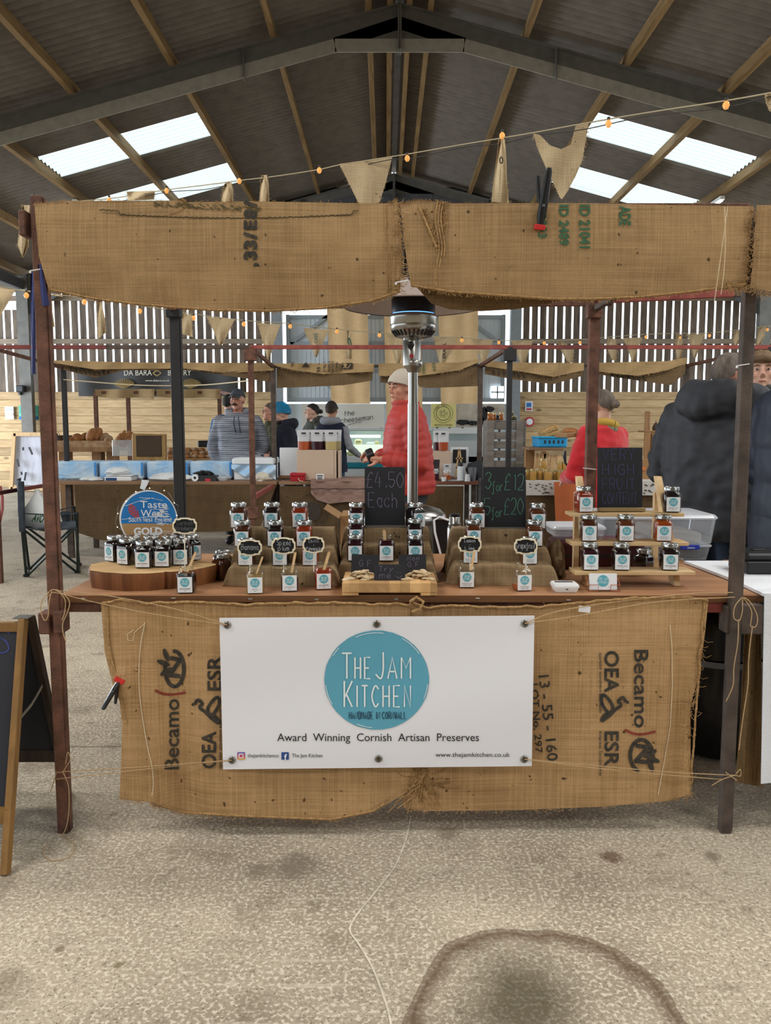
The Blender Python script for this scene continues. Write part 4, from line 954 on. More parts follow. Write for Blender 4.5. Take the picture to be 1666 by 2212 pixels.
mb = rowcloth([(0, 236, 1320, 262, 1318), (1, 262, 1728, 300, 1730)], lambda u, v, s, t: 2.70+.01*math.sin(s*9+t*2), 6, 20)
# ================================================================ JAM JARS AND THE DISPLAY
M_GLASS = glassy('jar_glass', (.97, .98, .97), .16, .03); M_LID = mat('silver_lid', '#b9b9b6', .22, .95); M_LABELP = mat('label_paper', '#e3e6ea', .6)
M_TEALP = mat('teal_print', '#57a8b8', .5); M_GREYP = mat('grey_print', '#6d7075', .6)
JAM = {'plum': mat('dark_jam', '#180a0e', .12, spec=.35), 'brown': mat('brown_jam', '#4a2412', .14, var=.25, scale=60, spec=.35), 'chilli': mat('red_orange_jam', '#8a2e14', .14, var=.2, scale=70, spec=.35),
       'lemon': mat('amber_marmalade', '#5c2e14', .14, var=.25, scale=60, spec=.35), 'grape': mat('orange_marmalade', '#96420f', .14, var=.2, scale=60, spec=.35), 'banana': mat('tan_jam', '#8d7449', .2, var=.15, scale=50, spec=.35),
       'berry': mat('berry_jam', '#2c0c16', .12, spec=.35)}
JW = .0305
def jar_prof(r, h0, h1, hn): return [(r*.93, .0, .9), (r, .003, .9), (r, h0, .9), (r*.97, h0+.004, .7), (JW*.82, h1, .25), (JW*.80, h1+.003, 0), (JW*.80, hn, 0)]
_jm = {}
def jarmesh(key, fn):
    if key not in _jm: _jm[key] = fn()
    return _jm[key]
def label_mesh(l1, l2):
    mb = MB(); y = -JW*1.0-.0012; M = lambda x, z, o=0: Vector((x, y-o, z)); w = .0245
    mb.box((0, y+.0003, .0315), (2*w, .0005, .053), mi=0)
    disc(mb, lambda a, c_: M(a, c_, .0003), .0155, 32, 1, 0, .0395)
    write(mb, 'THE JAM', lambda a, c_: M(a, .0400+c_, .0006), .0072, .0007, 1, 1.8, 2, fit=.0195); write(mb, 'KITCHEN', lambda a, c_: M(a, .0312+c_, .0006), .0072, .0007, 1, 2.2, 2, fit=.0205)
    write(mb, l1, lambda a, c_: M(a, .0165+c_, .0004), .0032, .0005, min(1, .0037/.0032*11/max(11, len(l1))), 1.6, 3); write(mb, l2, lambda a, c_: M(a, .0095+c_, .0004), .0032, .0005, 1, 1.6, 3)
    ribbon(mb, [(-.018, .0145), (.018, .0145)], .0003, lambda a, c_: M(a, c_, .0004), 3)
    return mb.mesh('jar_label', [M_LABELP, M_TEALP, M_PRINTW, M_GREYP])
def jar(kind, l1, l2, label, loc, rz=0.0, group=None, lid=True, fill=None, open_=False):
    t = thing('jam_jar', label, 'jar', loc, group, rz)
    def ch(nm, me):
        o = bpy.data.objects.new(nm, me); C.objects.link(o); o.parent = t; return o
    ch('glass', jarmesh('g', lambda: MB().lathe(jar_prof(JW, .066, .076, .081)+([(JW*.86, .0815, 0), (JW*.86, .0835, 0), (JW*.8, .085, 0), (JW*.8, .090, 0), (JW*.84, .091, 0), (JW*.78, .092, 0), (JW*.74, .088, 0), (JW*.74, .08, 0)]), n=32, cap=False).mesh('glass', M_GLASS)))
    f = fill or .0775
    ch('jam', jarmesh(('j', kind, f), lambda: MB().lathe([(r*.955, z+.002, q) for r, z, q in ((JW*.93, 0, .9), (JW, .003, .9))]+([(JW*.955, .064, .9), (JW*.92, .068, .7), (JW*.76, .076, .25), (JW*.76, f, 0)] if f > .07 else [(JW*.955, f-.003, .9), (JW*.93, f, .9)]), n=32).mesh('jam', JAM[kind])))
    if lid: ch('lid', jarmesh('l', lambda: MB().lathe([(JW*.93, .0815), (JW*.96, .0825), (JW*.96, .0925), (JW*.93, .0945), (JW*.86, .0945), (JW*.80, .0925), (.0001, .0925)], n=32, cap=False).mesh('lid', M_LID)))
    ch('label', jarmesh(('t', l1), lambda: label_mesh(l1, l2)))
    return t
TASTE = {'straw': ('plum', 'CORNISH STRAWBERRY', 'JAM'), 'banana': ('brown', 'BANANA', 'JAM'), 'plum': ('plum', 'SPICED PLUM', 'JAM'), 'chilli': ('chilli', 'CHILLI AND PINEAPPLE', 'JAM'),
         'lemon': ('lemon', 'LEMON AND LIME', 'MARMALADE'), 'grape': ('lemon', 'GRAPEFRUIT', 'MARMALADE'), 'grapeo': ('grape', 'GRAPEFRUIT', 'MARMALADE'), 'rasp': ('berry', 'RASPBERRY', 'JAM'), 'blue': ('plum', 'BLUEBERRY', 'JAM'),
         'blueg': ('plum', 'BLUEBERRY AND GIN', 'JAM')}
def pj(taste, u, v, Y, z, label, group=None, rz=0, **k):
    kind, a, b_ = TASTE[taste]; x = W(u, v, Y).x
    return jar(kind, a, b_, label, (x, Y, z), rz, group, **k)
# ---- stepped stands under burlap
M_BURT = burlap('burlap_table_drape', '#6f5c43', '#a08868', 2300, bumps=.3)
def stand(name, uL, uR, vs, Y0, dY, lab, vb, flare=.02, yaw=0.0, seed=0, grp='burlap covered stepped stands'):
    """vs: photo rows of the step edges; returns step heights and centre depths"""
    xL, xR = W(uL, vs[0], Y0).x, W(uR, vs[0], Y0).x; steps = []
    for i, v in enumerate(vs): steps.append((W(833, v, Y0+i*dY).z, Y0+i*dY))
    prof = [(Y0-.004, ZT+.001), (Y0, ZT+.03)]
    for i, (z, y) in enumerate(steps):
        prof += [(y-.001, z-.008), (y+.004, z-.001), (y+.012, z)]
        last = i == len(steps)-1
        if not last: prof += [(y+dY-.014, z), (y+dY-.004, z+.004)]
        else: prof += [(y+dY*.8, z), (y+dY*.8+.01, z-.01), (y+dY*.8+.02, ZT+.02), (y+dY*.8+.03, ZT+.001)]
    P = []
    for (a, b_) in zip(prof, prof[1:]):
        n = max(1, int(math.hypot(b_[0]-a[0], b_[1]-a[1])/.012))
        P += [(lerp(a[0], b_[0], k/n), lerp(a[1], b_[1], k/n)) for k in range(n)]
    P.append(prof[-1]); NU = 60
    def fn(s, t):
        y, z = P[min(len(P)-1, int(round(t*(len(P)-1))))]
        e = 0.0
        if s < .1: e = (0.1-s)/.1
        elif s > .9: e = -(s-.9)/.1
        ae = abs(e); x = lerp(xL, xR, (min(max(s, .1), .9)-.1)/.8)
        hh = z-ZT
        x -= e*(.014+.3*flare+flare*(1-hh/.2)*.8)+.006*nz(z*40, seed, s*3)*(ae > 0)
        z2 = ZT+hh*(1-ae**2.2) if hh > .004 else z
        x += .0015*nz(y*50, z*50, seed); y2 = y+.0022*nz(x*25, z*30, seed+3)+.003*math.sin(x*60+z*30)*(hh > .01)-ae*.004*math.sin(z*90)
        return Vector((x, y2+yaw*(x-(xL+xR)/2), max(z2+.0018*nz(x*22, y*30, seed+7)*(hh > .02), ZT+.001)))
    mb = MB().grid(fn, NU, len(P)-1)
    o = mb.build('display_stand', M_BURT, label=lab, cat='display stand', group=grp)
    return [(z, y+dY*.42) for z, y in steps]
S1_ = stand('l', 500, 715, (1224, 1183, 1142), 2.835, .088, 'left burlap covered stepped stand with banana, plum and chilli jams', 0, seed=1)
S2_ = stand('c', 742, 930, (1213, 1177, 1141), 2.90, .086, 'middle burlap covered stepped stand behind the wooden board, under the price board for one jar', 0, seed=2)
S3_ = stand('r', 990, 1186, (1220, 1181, 1143), 2.85, .086, 'right burlap covered stepped stand with lemon and lime and grapefruit marmalades', 0, .03, yaw=-.10, seed=3)
rows = ('lowest step', 'middle step', 'top step')
for col, ta, us, side in ((0, 'banana', (533, 526, 518), 'brown banana jam jar in the left column of the left stand'), (1, 'plum', (607, 596, 589), 'dark spiced plum jam jar in the middle column of the left stand'), (2, 'chilli', (671, 658, 649), 'orange red chilli jam jar in the right column of the left stand')):
    for i in range(3): pj(ta, us[i], 1200, S1_[i][1], S1_[i][0], '%s, %s' % (side, rows[i]), 'sealed jars on the stepped stands')
for us, ta, side in (((768, 770, 771), 'rasp', 'dark berry jam jar left of the price board, middle stand'), ((897, 896, 897), 'blue', 'dark berry jam jar right of the price board, middle stand')):
    for i in range(3): pj(ta, us[i], 1200, S2_[i][1]-.01, S2_[i][0], '%s, %s' % (side, rows[i]), 'sealed jars on the stepped stands', rz=.5 if i == 2 and ta == 'blue' else 0)
for us, ta, side in (((1015, 1022, 1030), 'lemon', 'amber lemon and lime marmalade jar in the left column of the right stand'), ((1142, 1153, 1159), 'grape', 'amber grapefruit marmalade jar in the right column of the right stand')):
    for i in range(3):
        x = W(us[i], 1200, S3_[i][1]).x; pj(ta, us[i], 1200, S3_[i][1]-.10*(x-W(1088, 1200, 2.85).x), S3_[i][0], '%s, %s' % (side, rows[i]), 'sealed jars on the stepped stands')
# ---- open tasting jars
M_STICK = wood('birch_stick', '#b89468', '#d6b68a', 'Z', 8); M_STICKW = mat('pale_stick', '#ddd5c4', .7)
for (u, v, ta, kind, fill, lab, rz) in ((399, 1283, 'straw', 'plum', .060, 'open strawberry jam tasting jar in front of the log slice', .05), (549, 1284, 'banana', 'banana', .060, 'open banana jam tasting jar with tan contents, left of four', .12),
        (624, 1279, 'plum', 'berry', .048, 'open spiced plum tasting jar in front of the left stand', .1), (697, 1275, 'chilli', 'chilli', .070, 'open chilli and pineapple tasting jar beside the wooden board', .15),
        (1009, 1271, 'lemon', 'brown', .030, 'open lemon and lime marmalade tasting jar in front of the right stand', .0), (1131, 1278, 'grapeo', 'grape', .018, 'nearly empty grapefruit marmalade tasting jar in front of the right stand', .12)):
    g = G(u, v, ZT); a, b_ = TASTE[ta][1:]
    jar(kind, a, b_, lab, (g.x, g.y+JW, ZT), rz, 'open tasting jars', lid=False, fill=fill)
x = W(835, 1215, S2_[0][1]).x; jar('berry', 'RASPBERRY', 'JAM', 'open raspberry tasting jar standing on the lowest step of the middle stand', (x, S2_[0][1]-.01, S2_[0][0]), 0, 'open tasting jars', lid=False, fill=.074)
def stick(a, b_, lab, Y, w=.0085, m=M_STICK):
    p, q = W(*a, Y+.0), W(*b_, Y+.02)
    MB().bar(p, q, w, .0016, up=(0, 1, 0), bev=.0007).lathe([(w/2, 0), (w/2, .0016)], q+Vector((0, .0008, 0)), 12, axis=rotm(math.pi/2)).build('tasting_stick', m, label=lab, cat='stick', group='wooden tasting sticks')
for a, b_, lab, Y, w in (((404, 1236), (422, 1195), 'wooden tasting stick standing in the open strawberry jar', 2.74, .009), ((554, 1240), (567, 1204), 'narrow pale tasting stick standing in the open banana jar', 2.73, .006), ((630, 1238), (638, 1195), 'pale tasting stick standing in the open spiced plum jar', 2.75, .009),
        ((699, 1234), (711, 1194), 'wooden tasting stick standing in the open chilli jar', 2.77, .010), ((1018, 1232), (1025, 1190), 'wooden tasting stick standing in the open lemon and lime jar', 2.78, .009), ((833, 1178), (830, 1147), 'wooden tasting stick standing in the open raspberry jar on the middle stand', S2_[0][1], .011)):
    stick(a, b_, lab, Y, w)
# ---- framed chalk name signs
M_CREAM = mat('cream_frame', '#ddd2b8', .6); M_SLATE = mat('small_slate', '#15161a', .8); M_CHALK = mat('white_chalk', '#a9adb4', .9); M_CHALKG = mat('grey_chalk', '#62666c', .9)
def plaque(cx, cy, w, h, lines, stick_to, Y, lab, mch=M_CHALK):
    t = thing('name_sign', lab, 'sign', W(cx, stick_to, Y), 'framed chalk name signs')
    q = [(0, 1), (.38, .97), (.55, .86), (.82, .86), (.86, .62), (1, .38), (1, 0)]
    def outl(k, kk=0):
        pts = []
        for sx, sy, rev in ((1, 1, 0), (1, -1, 1), (-1, -1, 0), (-1, 1, 1)):
            qq = q[::-1] if rev else q
            pts += [(sx*(a*w/2-k*(1 if a > 0 else 0)), sy*(b_*h/2-k*(1 if b_ > 0 else 0))) for a, b_ in (qq[:-1])]
        return pts
    o1 = outl(0); o2 = outl(3.2); n = len(o1); P = lambda x, y, l=0: W(cx+x, cy-y, Y-l)
    fr = MB(); vs = [P(*p, .003) for p in o1]+[P(*p, .004) for p in o2]+[P(*p, -.003) for p in o1]+[P(*p, -.001) for p in o2]
    fs = []
    for i in range(n):
        j = (i+1) % n; fs += [(i, j, n+j, n+i), (i, 2*n+i, 2*n+j, j), (n+i, n+j, 3*n+j, 3*n+i), (2*n+i, 3*n+i, 3*n+j, 2*n+j)]
    fr.add(vs, fs).build('frame', M_CREAM, t)
    MB().prism([P(*p) for p in outl(2.5)], (0, .0015, 0)).build('slate', M_SLATE, t)
    mb = MB(); nl = len(lines)
    for i, (s_, sz, xs) in enumerate(lines):
        yy = (nl-1)*5.5-i*11.5-sz*.42 if nl < 3 else (8-i*8.3-sz*.45)
        write(mb, s_, lambda x, y: P(x, y+yy, .0012), sz, .85, 1, 1.9, jit=.25, fit=xs)
    mb.build('chalk_lettering', mch, t)
    MB().bar(P(0, -h/2+2, -.002), W(cx+.5, stick_to, Y+.002), .0035, .002, up=(0, 1, 0)).build('stick', M_STICKW, t)
plaque(399, 1136, 53, 36, [('Cornish', 9, 34), ('Strawberry', 9, 41)], 1235, 2.75, 'cream framed chalk sign reading Cornish Strawberry', M_CHALKG)
plaque(539.5, 1183, 53, 36, [('Banana', 12, 37)], 1240, 2.75, 'cream framed chalk sign reading Banana')
plaque(612.5, 1179, 52, 37, [('Spiced', 11, 29), ('plum', 10, 23)], 1238, 2.77, 'cream framed chalk sign reading Spiced plum')
plaque(677.5, 1177, 47, 36, [('Chilli', 7, 21), ('+', 5, 3), ('Pineapple', 7, 31)], 1236, 2.78, 'cream framed chalk sign reading Chilli and Pineapple')
plaque(1015, 1176, 51, 36, [('Lemon', 7.5, 23), ('+', 5, 3), ('Lime', 7.5, 20)], 1232, 2.80, 'cream framed chalk sign reading Lemon and Lime')
plaque(1136, 1180, 51, 36, [('Grapefruit', 12, 41)], 1240, 2.77, 'cream framed chalk sign reading Grapefruit')
# ---- chalk price boards
M_CBF = mat('price_board_face', '#202126', .8, col2='#2a2b30', scale=4); M_CPUR = mat('purple_grey_chalk', '#6b6478', .95, var=.25, scale=60); M_CGRN = mat('green_chalk', '#4d7a69', .95, var=.2, scale=60); M_CVIO = mat('violet_chalk', '#4a4a72', .95, var=.25, scale=60)
M_BASEG = mat('brushed_base', '#7d7a74', .45, .6); M_BASEW = wood('pale_base', '#8a7450', '#a58e66', 'X', 6)
def pboard(u0, v0, u1, v1, Y, lab, base, texts, mch, bw_=(0, 0)):
    t = thing('price_board', lab, 'chalkboard', W((u0+u1)/2, v1+8, Y)); P = lambda u, v, l=0: W(u, v, Y-l)
    MB().prism([P(u0, v1), P(u1, v1), P(u1, v0), P(u0, v0)], (0, .005, 0)).build('board', M_CBF, t)
    b = MB(); a, c_ = P(u0+bw_[0], v1), P(u1+bw_[1], v1+8); b.box(((a.x+c_.x)/2, Y+.002, (a.z+c_.z)/2+.0015), (c_.x-a.x, .04, abs(a.z-c_.z)), bev=.002).build('base', base, t)
    mb = MB()
    for (s_, u, v, sz, xs, w_, gap) in texts: write(mb, s_, lambda x, y: P(u+x, v-y, .0015), sz, w_, 1, gap, 0, 'L', .2, fit=xs)
    mb.build('chalk_lettering', mch, t)
YB2 = S2_[2][1]+.055
pboard(788, 1009, 875, 1135, S2_[2][1]-.0, 'black chalkboard reading £4.50 Each on the middle stand', M_BASEG, [('£4.50', 792, 1053, 33, 79, 1.7, 1.6), ('Each', 796, 1096, 31, 61, 1.7, 2)], M_CPUR)
pboard(1044, 1009, 1136, 1139, S3_[2][1]-.0, 'black chalkboard reading 3 for £12 and 5 for £20 on the right stand', M_BASEG, [('3', 1049, 1057, 36, 12, 1.9, 2), ('for', 1063, 1061, 20, 23, 1.5, 1.4), ('£12', 1090, 1058, 35, 41, 1.7, 1.4),
       ('5', 1047, 1112, 36, 12, 1.9, 2), ('for', 1062, 1117, 20, 23, 1.5, 1.4), ('£20', 1089, 1111, 35, 41, 1.7, 1.4)], M_CGRN)
# ---- wooden board with crackers and slates
M_BEECH = wood('beech_board', '#b98d5c', '#d5ac78', 'Y', 4, rough=.5, bump=.05, plank=(0, .034))
zb_ = ZT+.046; yb0 = 2.665; yb1 = 2.87
xa, xb = W(739, 1275, yb0).x, W(945, 1275, yb0).x
cb = thing('chopping_board', 'thick pale beech board on feet holding the cracker samples', 'board', ((xa+xb)/2, 2.77, ZT))
MB().box(((xa+xb)/2, (yb0+yb1)/2, zb_-.018), (xb-xa, yb1-yb0, .036), bev=.003).build('block', M_BEECH, cb)
for x_ in (xa+.028, xb-.028): MB().box((x_, (yb0+yb1)/2, ZT+.0055), (.055, yb1-yb0-.002, .011), bev=.002).build('foot', M_BEECH, cb)
M_CRACK = mat('pale_cracker', '#d6c2a0', .9, col2='#a98d66', scale=38, bump=.5, bscale=90)
def cracker_mesh(seed):
    rr = random.Random(seed); n = 14; a_, b_ = rr.uniform(.014, .024), rr.uniform(.009, .014)
    P = [(a_*(1+.18*rr.uniform(-1, 1))*math.cos(2*math.pi*k/n), b_*(1+.18*rr.uniform(-1, 1))*math.sin(2*math.pi*k/n)) for k in range(n)]
    top = [Vector((x, y, .004+.003*nz(x*90, y*90, seed))) for x, y in P]; inn = [Vector((x*.6, y*.6, .0065+.003*nz(x*60, y*60, seed+4))) for x, y in P]
    bot = [Vector((x*.95, y*.95, .0)) for x, y in P]
    return MB().loft([bot, top, inn]).mesh('cracker', M_CRACK)
CM = [cracker_mesh(i) for i in range(5)]
for (u0, u1, lab, grp) in ((754, 806, 'broken pale cracker in the heap on the left of the beech board', 'gluten free crackers'), (880, 936, 'broken pale cracker in the heap on the right of the beech board', 'ordinary crackers')):
    x0, x1 = W(u0, 1250, 2.72).x, W(u1, 1250, 2.72).x
    for k in range(16):
        o = bpy.data.objects.new('cracker', CM[k % 5]); C.objects.link(o); lay = k//6
        o.location = (lerp(x0, x1, ((k*.37) % 1)*(1-.25*lay)+.12*lay), 2.71+.07*((k*.61) % 1)*(1-.2*lay)+.008*lay, zb_+.001+lay*.0085)
        o.rotation_euler = (R.uniform(-.25, .25), R.uniform(-.3, .3), R.uniform(-1.2, 1.2)); tag(o, lab, 'cracker', grp)
def slate(c, w, h, Y, tilt, lab, texts):
    p = W(c[0], c[1]+h/2, Y); t = thing('small_chalkboard', lab, 'chalkboard', p, 'small slates on the beech board'); kx = PXM(Y)
    Rm = Matrix.Rotation(-tilt, 3, 'X')@Matrix.Rotation(c[2] if len(c) > 2 else 0, 3, 'Y')
    P = lambda x, y, l=0: p+Rm@Vector((x*kx, -l, y*kx))
    MB().prism([P(-w/2, 0), P(w/2, 0), P(w/2, h), P(-w/2, h)], Rm@Vector((0, .005, 0))).build('slate', M_CBF, t)
    mb = MB()
    for (s_, x, y, sz, xs) in texts: write(mb, s_, lambda a, b_: P(x+a, y+b_, .0012), sz, 1.1, 1, 2.2, fit=xs)
    return t, mb, P
t, mb, P = slate((788, 1219, .04), 60, 43, 2.82, .18, 'small slate reading GF on the left of the beech board', [('G F', 0, 17, 14, 25)]); mb.build('chalk_lettering', M_CPUR, t)
t, mb, P = slate((892, 1219, -.03), 60, 43, 2.82, .18, 'small slate reading Non GF on the right of the beech board', [('Non', 2, 30, 9, 25), ('G F', 2, 16, 11, 24)]); mb.build('chalk_lettering', M_CPUR, t)
t, mb, P = slate((842, 1237, 0), 68, 36, 2.70, .2, 'small slate reading Try me with a smiling face at the front of the beech board', [('Try', -8, 21, 11, 30), ('me', -10, 6, 13, 24)])
ribbon(mb, [(20+6*math.cos(math.radians(a)), 13+6*math.sin(math.radians(a))) for a in range(190, 360, 15)], 1.1, lambda x, y: P(x, y, .0012))
for dx in (-3, 3): ribbon(mb, [(20+dx, 16), (20+dx, 19)], 1.2, lambda x, y: P(x, y, .0012))
mb.build('chalk_lettering', M_CPUR, t)
# ---- log slice with the award disc and twelve jars
M_BARK = wood('stripped_bark', '#4f2c16', '#8c5832', 'Z', 4, rough=.6, bump=.6); M_LOGT = wood('log_top', '#a88457', '#c9a777', 'X', 2, rough=.7)
lf, lb = G(325, 1277, ZT).y, G(443, 1206, ZT+.062).y; lc = Vector((W(325, 1240, (lf+lb)/2).x, (lf+lb)/2, ZT)); lrx = (W(460, 1240, lc.y).x-W(190, 1240, lc.y).x)/2; lry = (lb-lf)/2
lg = thing('log_slice', 'thick round wooden log slice with split front edge under the strawberry jars', 'log slice', lc)
def lgp(a, k, z): 
    r_ = 1+.035*math.sin(3*a+1)+.02*math.sin(7*a)+.012*math.sin(17*a); d = abs((a-math.radians(296)+math.pi) % (2*math.pi)-math.pi)
    if d < .03: r_ -= (.03-d)*4
    if math.radians(296) < a < math.radians(350): r_ -= .03
    return Vector((lc.x+lrx*r_*k*math.cos(a), lc.y+lry*r_*k*math.sin(a), z))
N = 120; AA = [2*math.pi*i/N for i in range(N)]
MB().loft([[lgp(a, .97, ZT) for a in AA], [lgp(a, .985, ZT+.02) for a in AA], [lgp(a, 1.0, ZT+.05) for a in AA], [lgp(a, .99, ZT+.0605) for a in AA]], cap=False).build('bark', M_BARK, lg)
mb = MB(); mb.add([lgp(0, 0, ZT+.062)]+[lgp(a, .985, ZT+.0615) for a in AA], [(0, 1+i, 1+(i+1) % N) for i in range(N)]).build('sawn_top', M_LOGT, lg)
zl_ = ZT+.0625; K = 0
for (u, v, rz, lab) in ((308, 1228, 0, 'dark strawberry jar at the front of the log slice, left of three'), (350, 1226, .0, 'dark strawberry jar at the front centre of the log slice'), (389, 1222, .05, 'dark strawberry jar at the front of the log slice, behind the sign stick'),
        (272, 1221, -.45, 'dark strawberry jar second from the left on the log slice, turned aside'), (245, 1214, -.6, 'dark strawberry jar at the far left of the log slice, turned aside'), (411, 1212, .55, 'dark strawberry jar at the far right of the log slice, turned aside')):
    g = G(u, v, zl_); jar('plum', 'CORNISH STRAWBERRY', 'JAM', lab, (g.x, g.y+JW, zl_), rz, 'strawberry jars on the log slice')
zt = zl_+.0935; used = []
for (u, v, o_) in ((287, 1158, 'leftmost'), (327, 1158, 'second from left'), (366, 1157, 'third from left'), (404, 1157, 'rightmost')):
    g = G(u, v, zt); jar('plum', 'CORNISH STRAWBERRY', 'JAM', 'strawberry jar in the back row on the log slice, %s of four' % o_, (g.x, g.y, zl_), 0, 'strawberry jars on the log slice')
# award disc
M_AWB = mat('award_blue', '#1a6cb0', .35, col2='#2579bd', scale=9); M_AWG = mat('award_gold', '#a8855a', .4); M_AWW = mat('award_white', '#e4e6ea', .4); M_AWR = mat('award_red', '#b4443f', .4)
Ya = 3.075; ac = W(321, 1121, Ya); ar = 62.5*PXM(Ya)
aw = thing('award_disc', 'round blue and gold award sign reading Taste West Gold behind the strawberry jars', 'sign', (ac.x, Ya, ac.z-ar))
ap = lambda x, y, l=0: W(321+x, 1121-y, Ya-.004-l)
def adisc(mb, r_, l, mi, lo=-1, hi=1):
    Q = [(r_*math.cos(2*math.pi*k/72), r_*math.sin(2*math.pi*k/72)) for k in range(72)]
    Q = [(x, min(max(y, lo*62), hi*62)) for x, y in Q]; mb.add([ap(x, y, l) for x, y in Q], [tuple(range(72))], mi)
MB().lathe([(ar, 0), (ar, .004)], (ac.x, Ya, ac.z), 64, axis=rotm(math.pi/2)).build('backing', M_AWW, aw)
mb = MB(); 
for (lo, hi, mi) in ((-.17, 1, 0), (-1, -.17, 1)):
    Q = [(59.5*math.cos(a), 59.5*math.sin(a)) for a in [2*math.pi*k/90 for k in range(90)]]
    Q = [(x, y) for x, y in Q if (y >= -10 if mi == 0 else y <= -10)]
    if mi == 0: Q = sorted([q for q in Q if q[1] >= -10], key=lambda q: (math.atan2(q[1]+10, q[0]) % (2*math.pi)))
    else: Q = sorted(Q, key=lambda q: (math.atan2(q[1]+10, q[0]) % (2*math.pi)))
    xm_ = math.sqrt(59.5**2-100); Q = ([(xm_, -10)]+Q+[(-xm_, -10)]) if mi == 0 else ([(-xm_, -10)]+Q+[(xm_, -10)])
    mb.add([ap(x, y, .001) for x, y in Q], [tuple(range(len(Q)))], mi)
mb.build('colour_fields', [M_AWB, M_AWG], aw)
mb = MB(); typeset(mb, 'Taste', lambda x, y: ap(-18+x, 24+y, .0016), 58, 15, align='L'); typeset(mb, 'West', lambda x, y: ap(-17+x, 5+y, .0016), 50, 15, align='L'); mb.build('award_name', M_AWW, aw)
mb = MB(); write(mb, 'South West England', lambda x, y: ap(x+3, y-6, .0016), 9, 1.2, 1, 1.8, fit=92); mb.build('award_region', M_AWW, aw)
mb = MB(); typeset(mb, 'GOLD', lambda x, y: ap(-1+x, -34+y, .0016), 62, 15, bold=.04); mb.build('award_grade', M_AWW, aw)
mb = MB()
for k in range(70):   # peeled white scratches over the foil
    x, y = R.gauss(26, 14), R.gauss(13, 13); l = R.uniform(4, 16)
    if math.hypot(x+l, y) > 56: continue
    ribbon(mb, [(x, y), (x+l*.5, y+R.uniform(-1.5, 1)), (x+l, y+R.uniform(-2.5, 0))], R.uniform(.5, 1.3), lambda a, b_, q_=.0022+k*.00002: ap(a, b_, q_))
for p, q in (((-50, 28), (10, 46)), ((-20, 46), (30, 40)), ((-58, -1), (40, 5)), ((-4, -32), (48, -31)), ((10, -30), (50, -27))): ribbon(mb, [p, ((p[0]+q[0])/2, (p[1]+q[1])/2+2), q], .8, lambda a, b_: ap(a, b_, .002))
mb.build('scratches', M_AWW, aw)
mb = MB()
for k in range(8):
    a = math.radians(150+k*17); c_, s_ = math.cos(a), math.sin(a)
    mb.add([ap(-22+3*c_, 22+3*s_, .0017), ap(-22+22*math.cos(a-.11), 22+20*math.sin(a-.11), .0017), ap(-22+22*math.cos(a+.11), 22+20*math.sin(a+.11), .0017)], [(0, 1, 2)])
mb.build('sunburst', M_AWR, aw)
fl = thing('fairy_lights', 'thin wire fairy lights wound round the award disc', 'lights', (ac.x, Ya-.01, ac.z-ar))
pts = [((64+2.5*math.sin(k*1.7)+(6 if 150 < a < 200 else 0)+(5 if 20 < a < 70 else 0))*math.cos(math.radians(a)), (64+2.5*math.sin(k*1.7)+(5 if 40 < a < 80 else 0))*math.sin(math.radians(a))) for k, a in enumerate(range(-20, 250, 9))]
MB().tube([ap(x, y, .006) for x, y in pts], .0006, 4).build('wire', M_EYE, fl)
M_WARM = mat('warm_bulb', '#ffe0b0', .3, emit=((1, .78, .45), 6))
for x, y in pts[::3]: MB().ball(ap(x, y, .008), .0018, 5).build('bulb', M_WARM, fl)
# ---- tiered pine shelf and its jars
M_PSH = wood('pine_shelf', '#bf9c6c', '#dcbf92', 'X', 4, rough=.6, bump=.05)
sh = thing('tiered_shelf', 'pine three tier display shelf with jam jars on the right of the counter', 'shelf', (W(1360, 1240, 2.86).x, 2.9, ZT))
SH = []
for (u0, u1, v, Y, nm) in ((1243, 1503, 1235, 2.80, 'low'), (1235, 1489, 1172, 2.88, 'mid'), (1234, 1479, 1109, 2.96, 'top')):
    a, b_ = W(u0, v, Y), W(u1, v, Y); th = .0125
    MB().box(((a.x+b_.x)/2, Y+.05, a.z-th/2), (b_.x-a.x, .10, th), bev=.001).build('shelf_board', M_PSH, sh); SH.append((a.z, Y))
for u_, u2 in ((1267, 1251), (1456, 1421)):
    a = W(u_, 1262, 2.87); a.z = ZT+.0; b_ = W(u2, 1029, 3.10); x_ = a.x
    MB().prism([(a.x-.011, 2.83, ZT+.001), (a.x-.011, 2.885, ZT+.001), (b_.x-.011, 3.115, b_.z), (b_.x-.011, 3.085, b_.z), (lerp(a.x, b_.x, .5)-.011, 2.93, lerp(ZT, b_.z, .5)-.02)], (.022, 0, 0)).build('side_leg', M_PSH, sh)
    MB().box((lerp(a.x, b_.x, .7), 3.10, (ZT+b_.z)/2-.03), (.02, .025, b_.z-ZT-.06)).build('rear_leg', M_PSH, sh)
for (tier, u, ta, lab, rz) in ((2, 1258, 'chilli', 'orange red jam jar at the left end of the top shelf', .1), (2, 1446, 'plum', 'dark jam jar at the right end of the top shelf', -.08), (1, 1270, 'banana', 'brown banana jam jar on the left of the middle shelf', -.1), (1, 1349, 'lemon', 'amber brown marmalade jar in the centre of the middle shelf', -.1),
        (1, 1430, 'grapeo', 'bright orange grapefruit marmalade jar on the right of the middle shelf', -.15), (0, 1274, 'rasp', 'dark jam jar on the left of the bottom shelf', -.05), (0, 1342, 'blueg', 'dark jam jar in the middle of the bottom shelf', -.12), (0, 1446, 'straw', 'dark strawberry jam jar on the right of the bottom shelf', -.15)):
    z, Y = SH[tier]; pj(ta, u, 1200, Y+.042, z+.0008, lab, 'jars on the pine tiered shelf', rz)
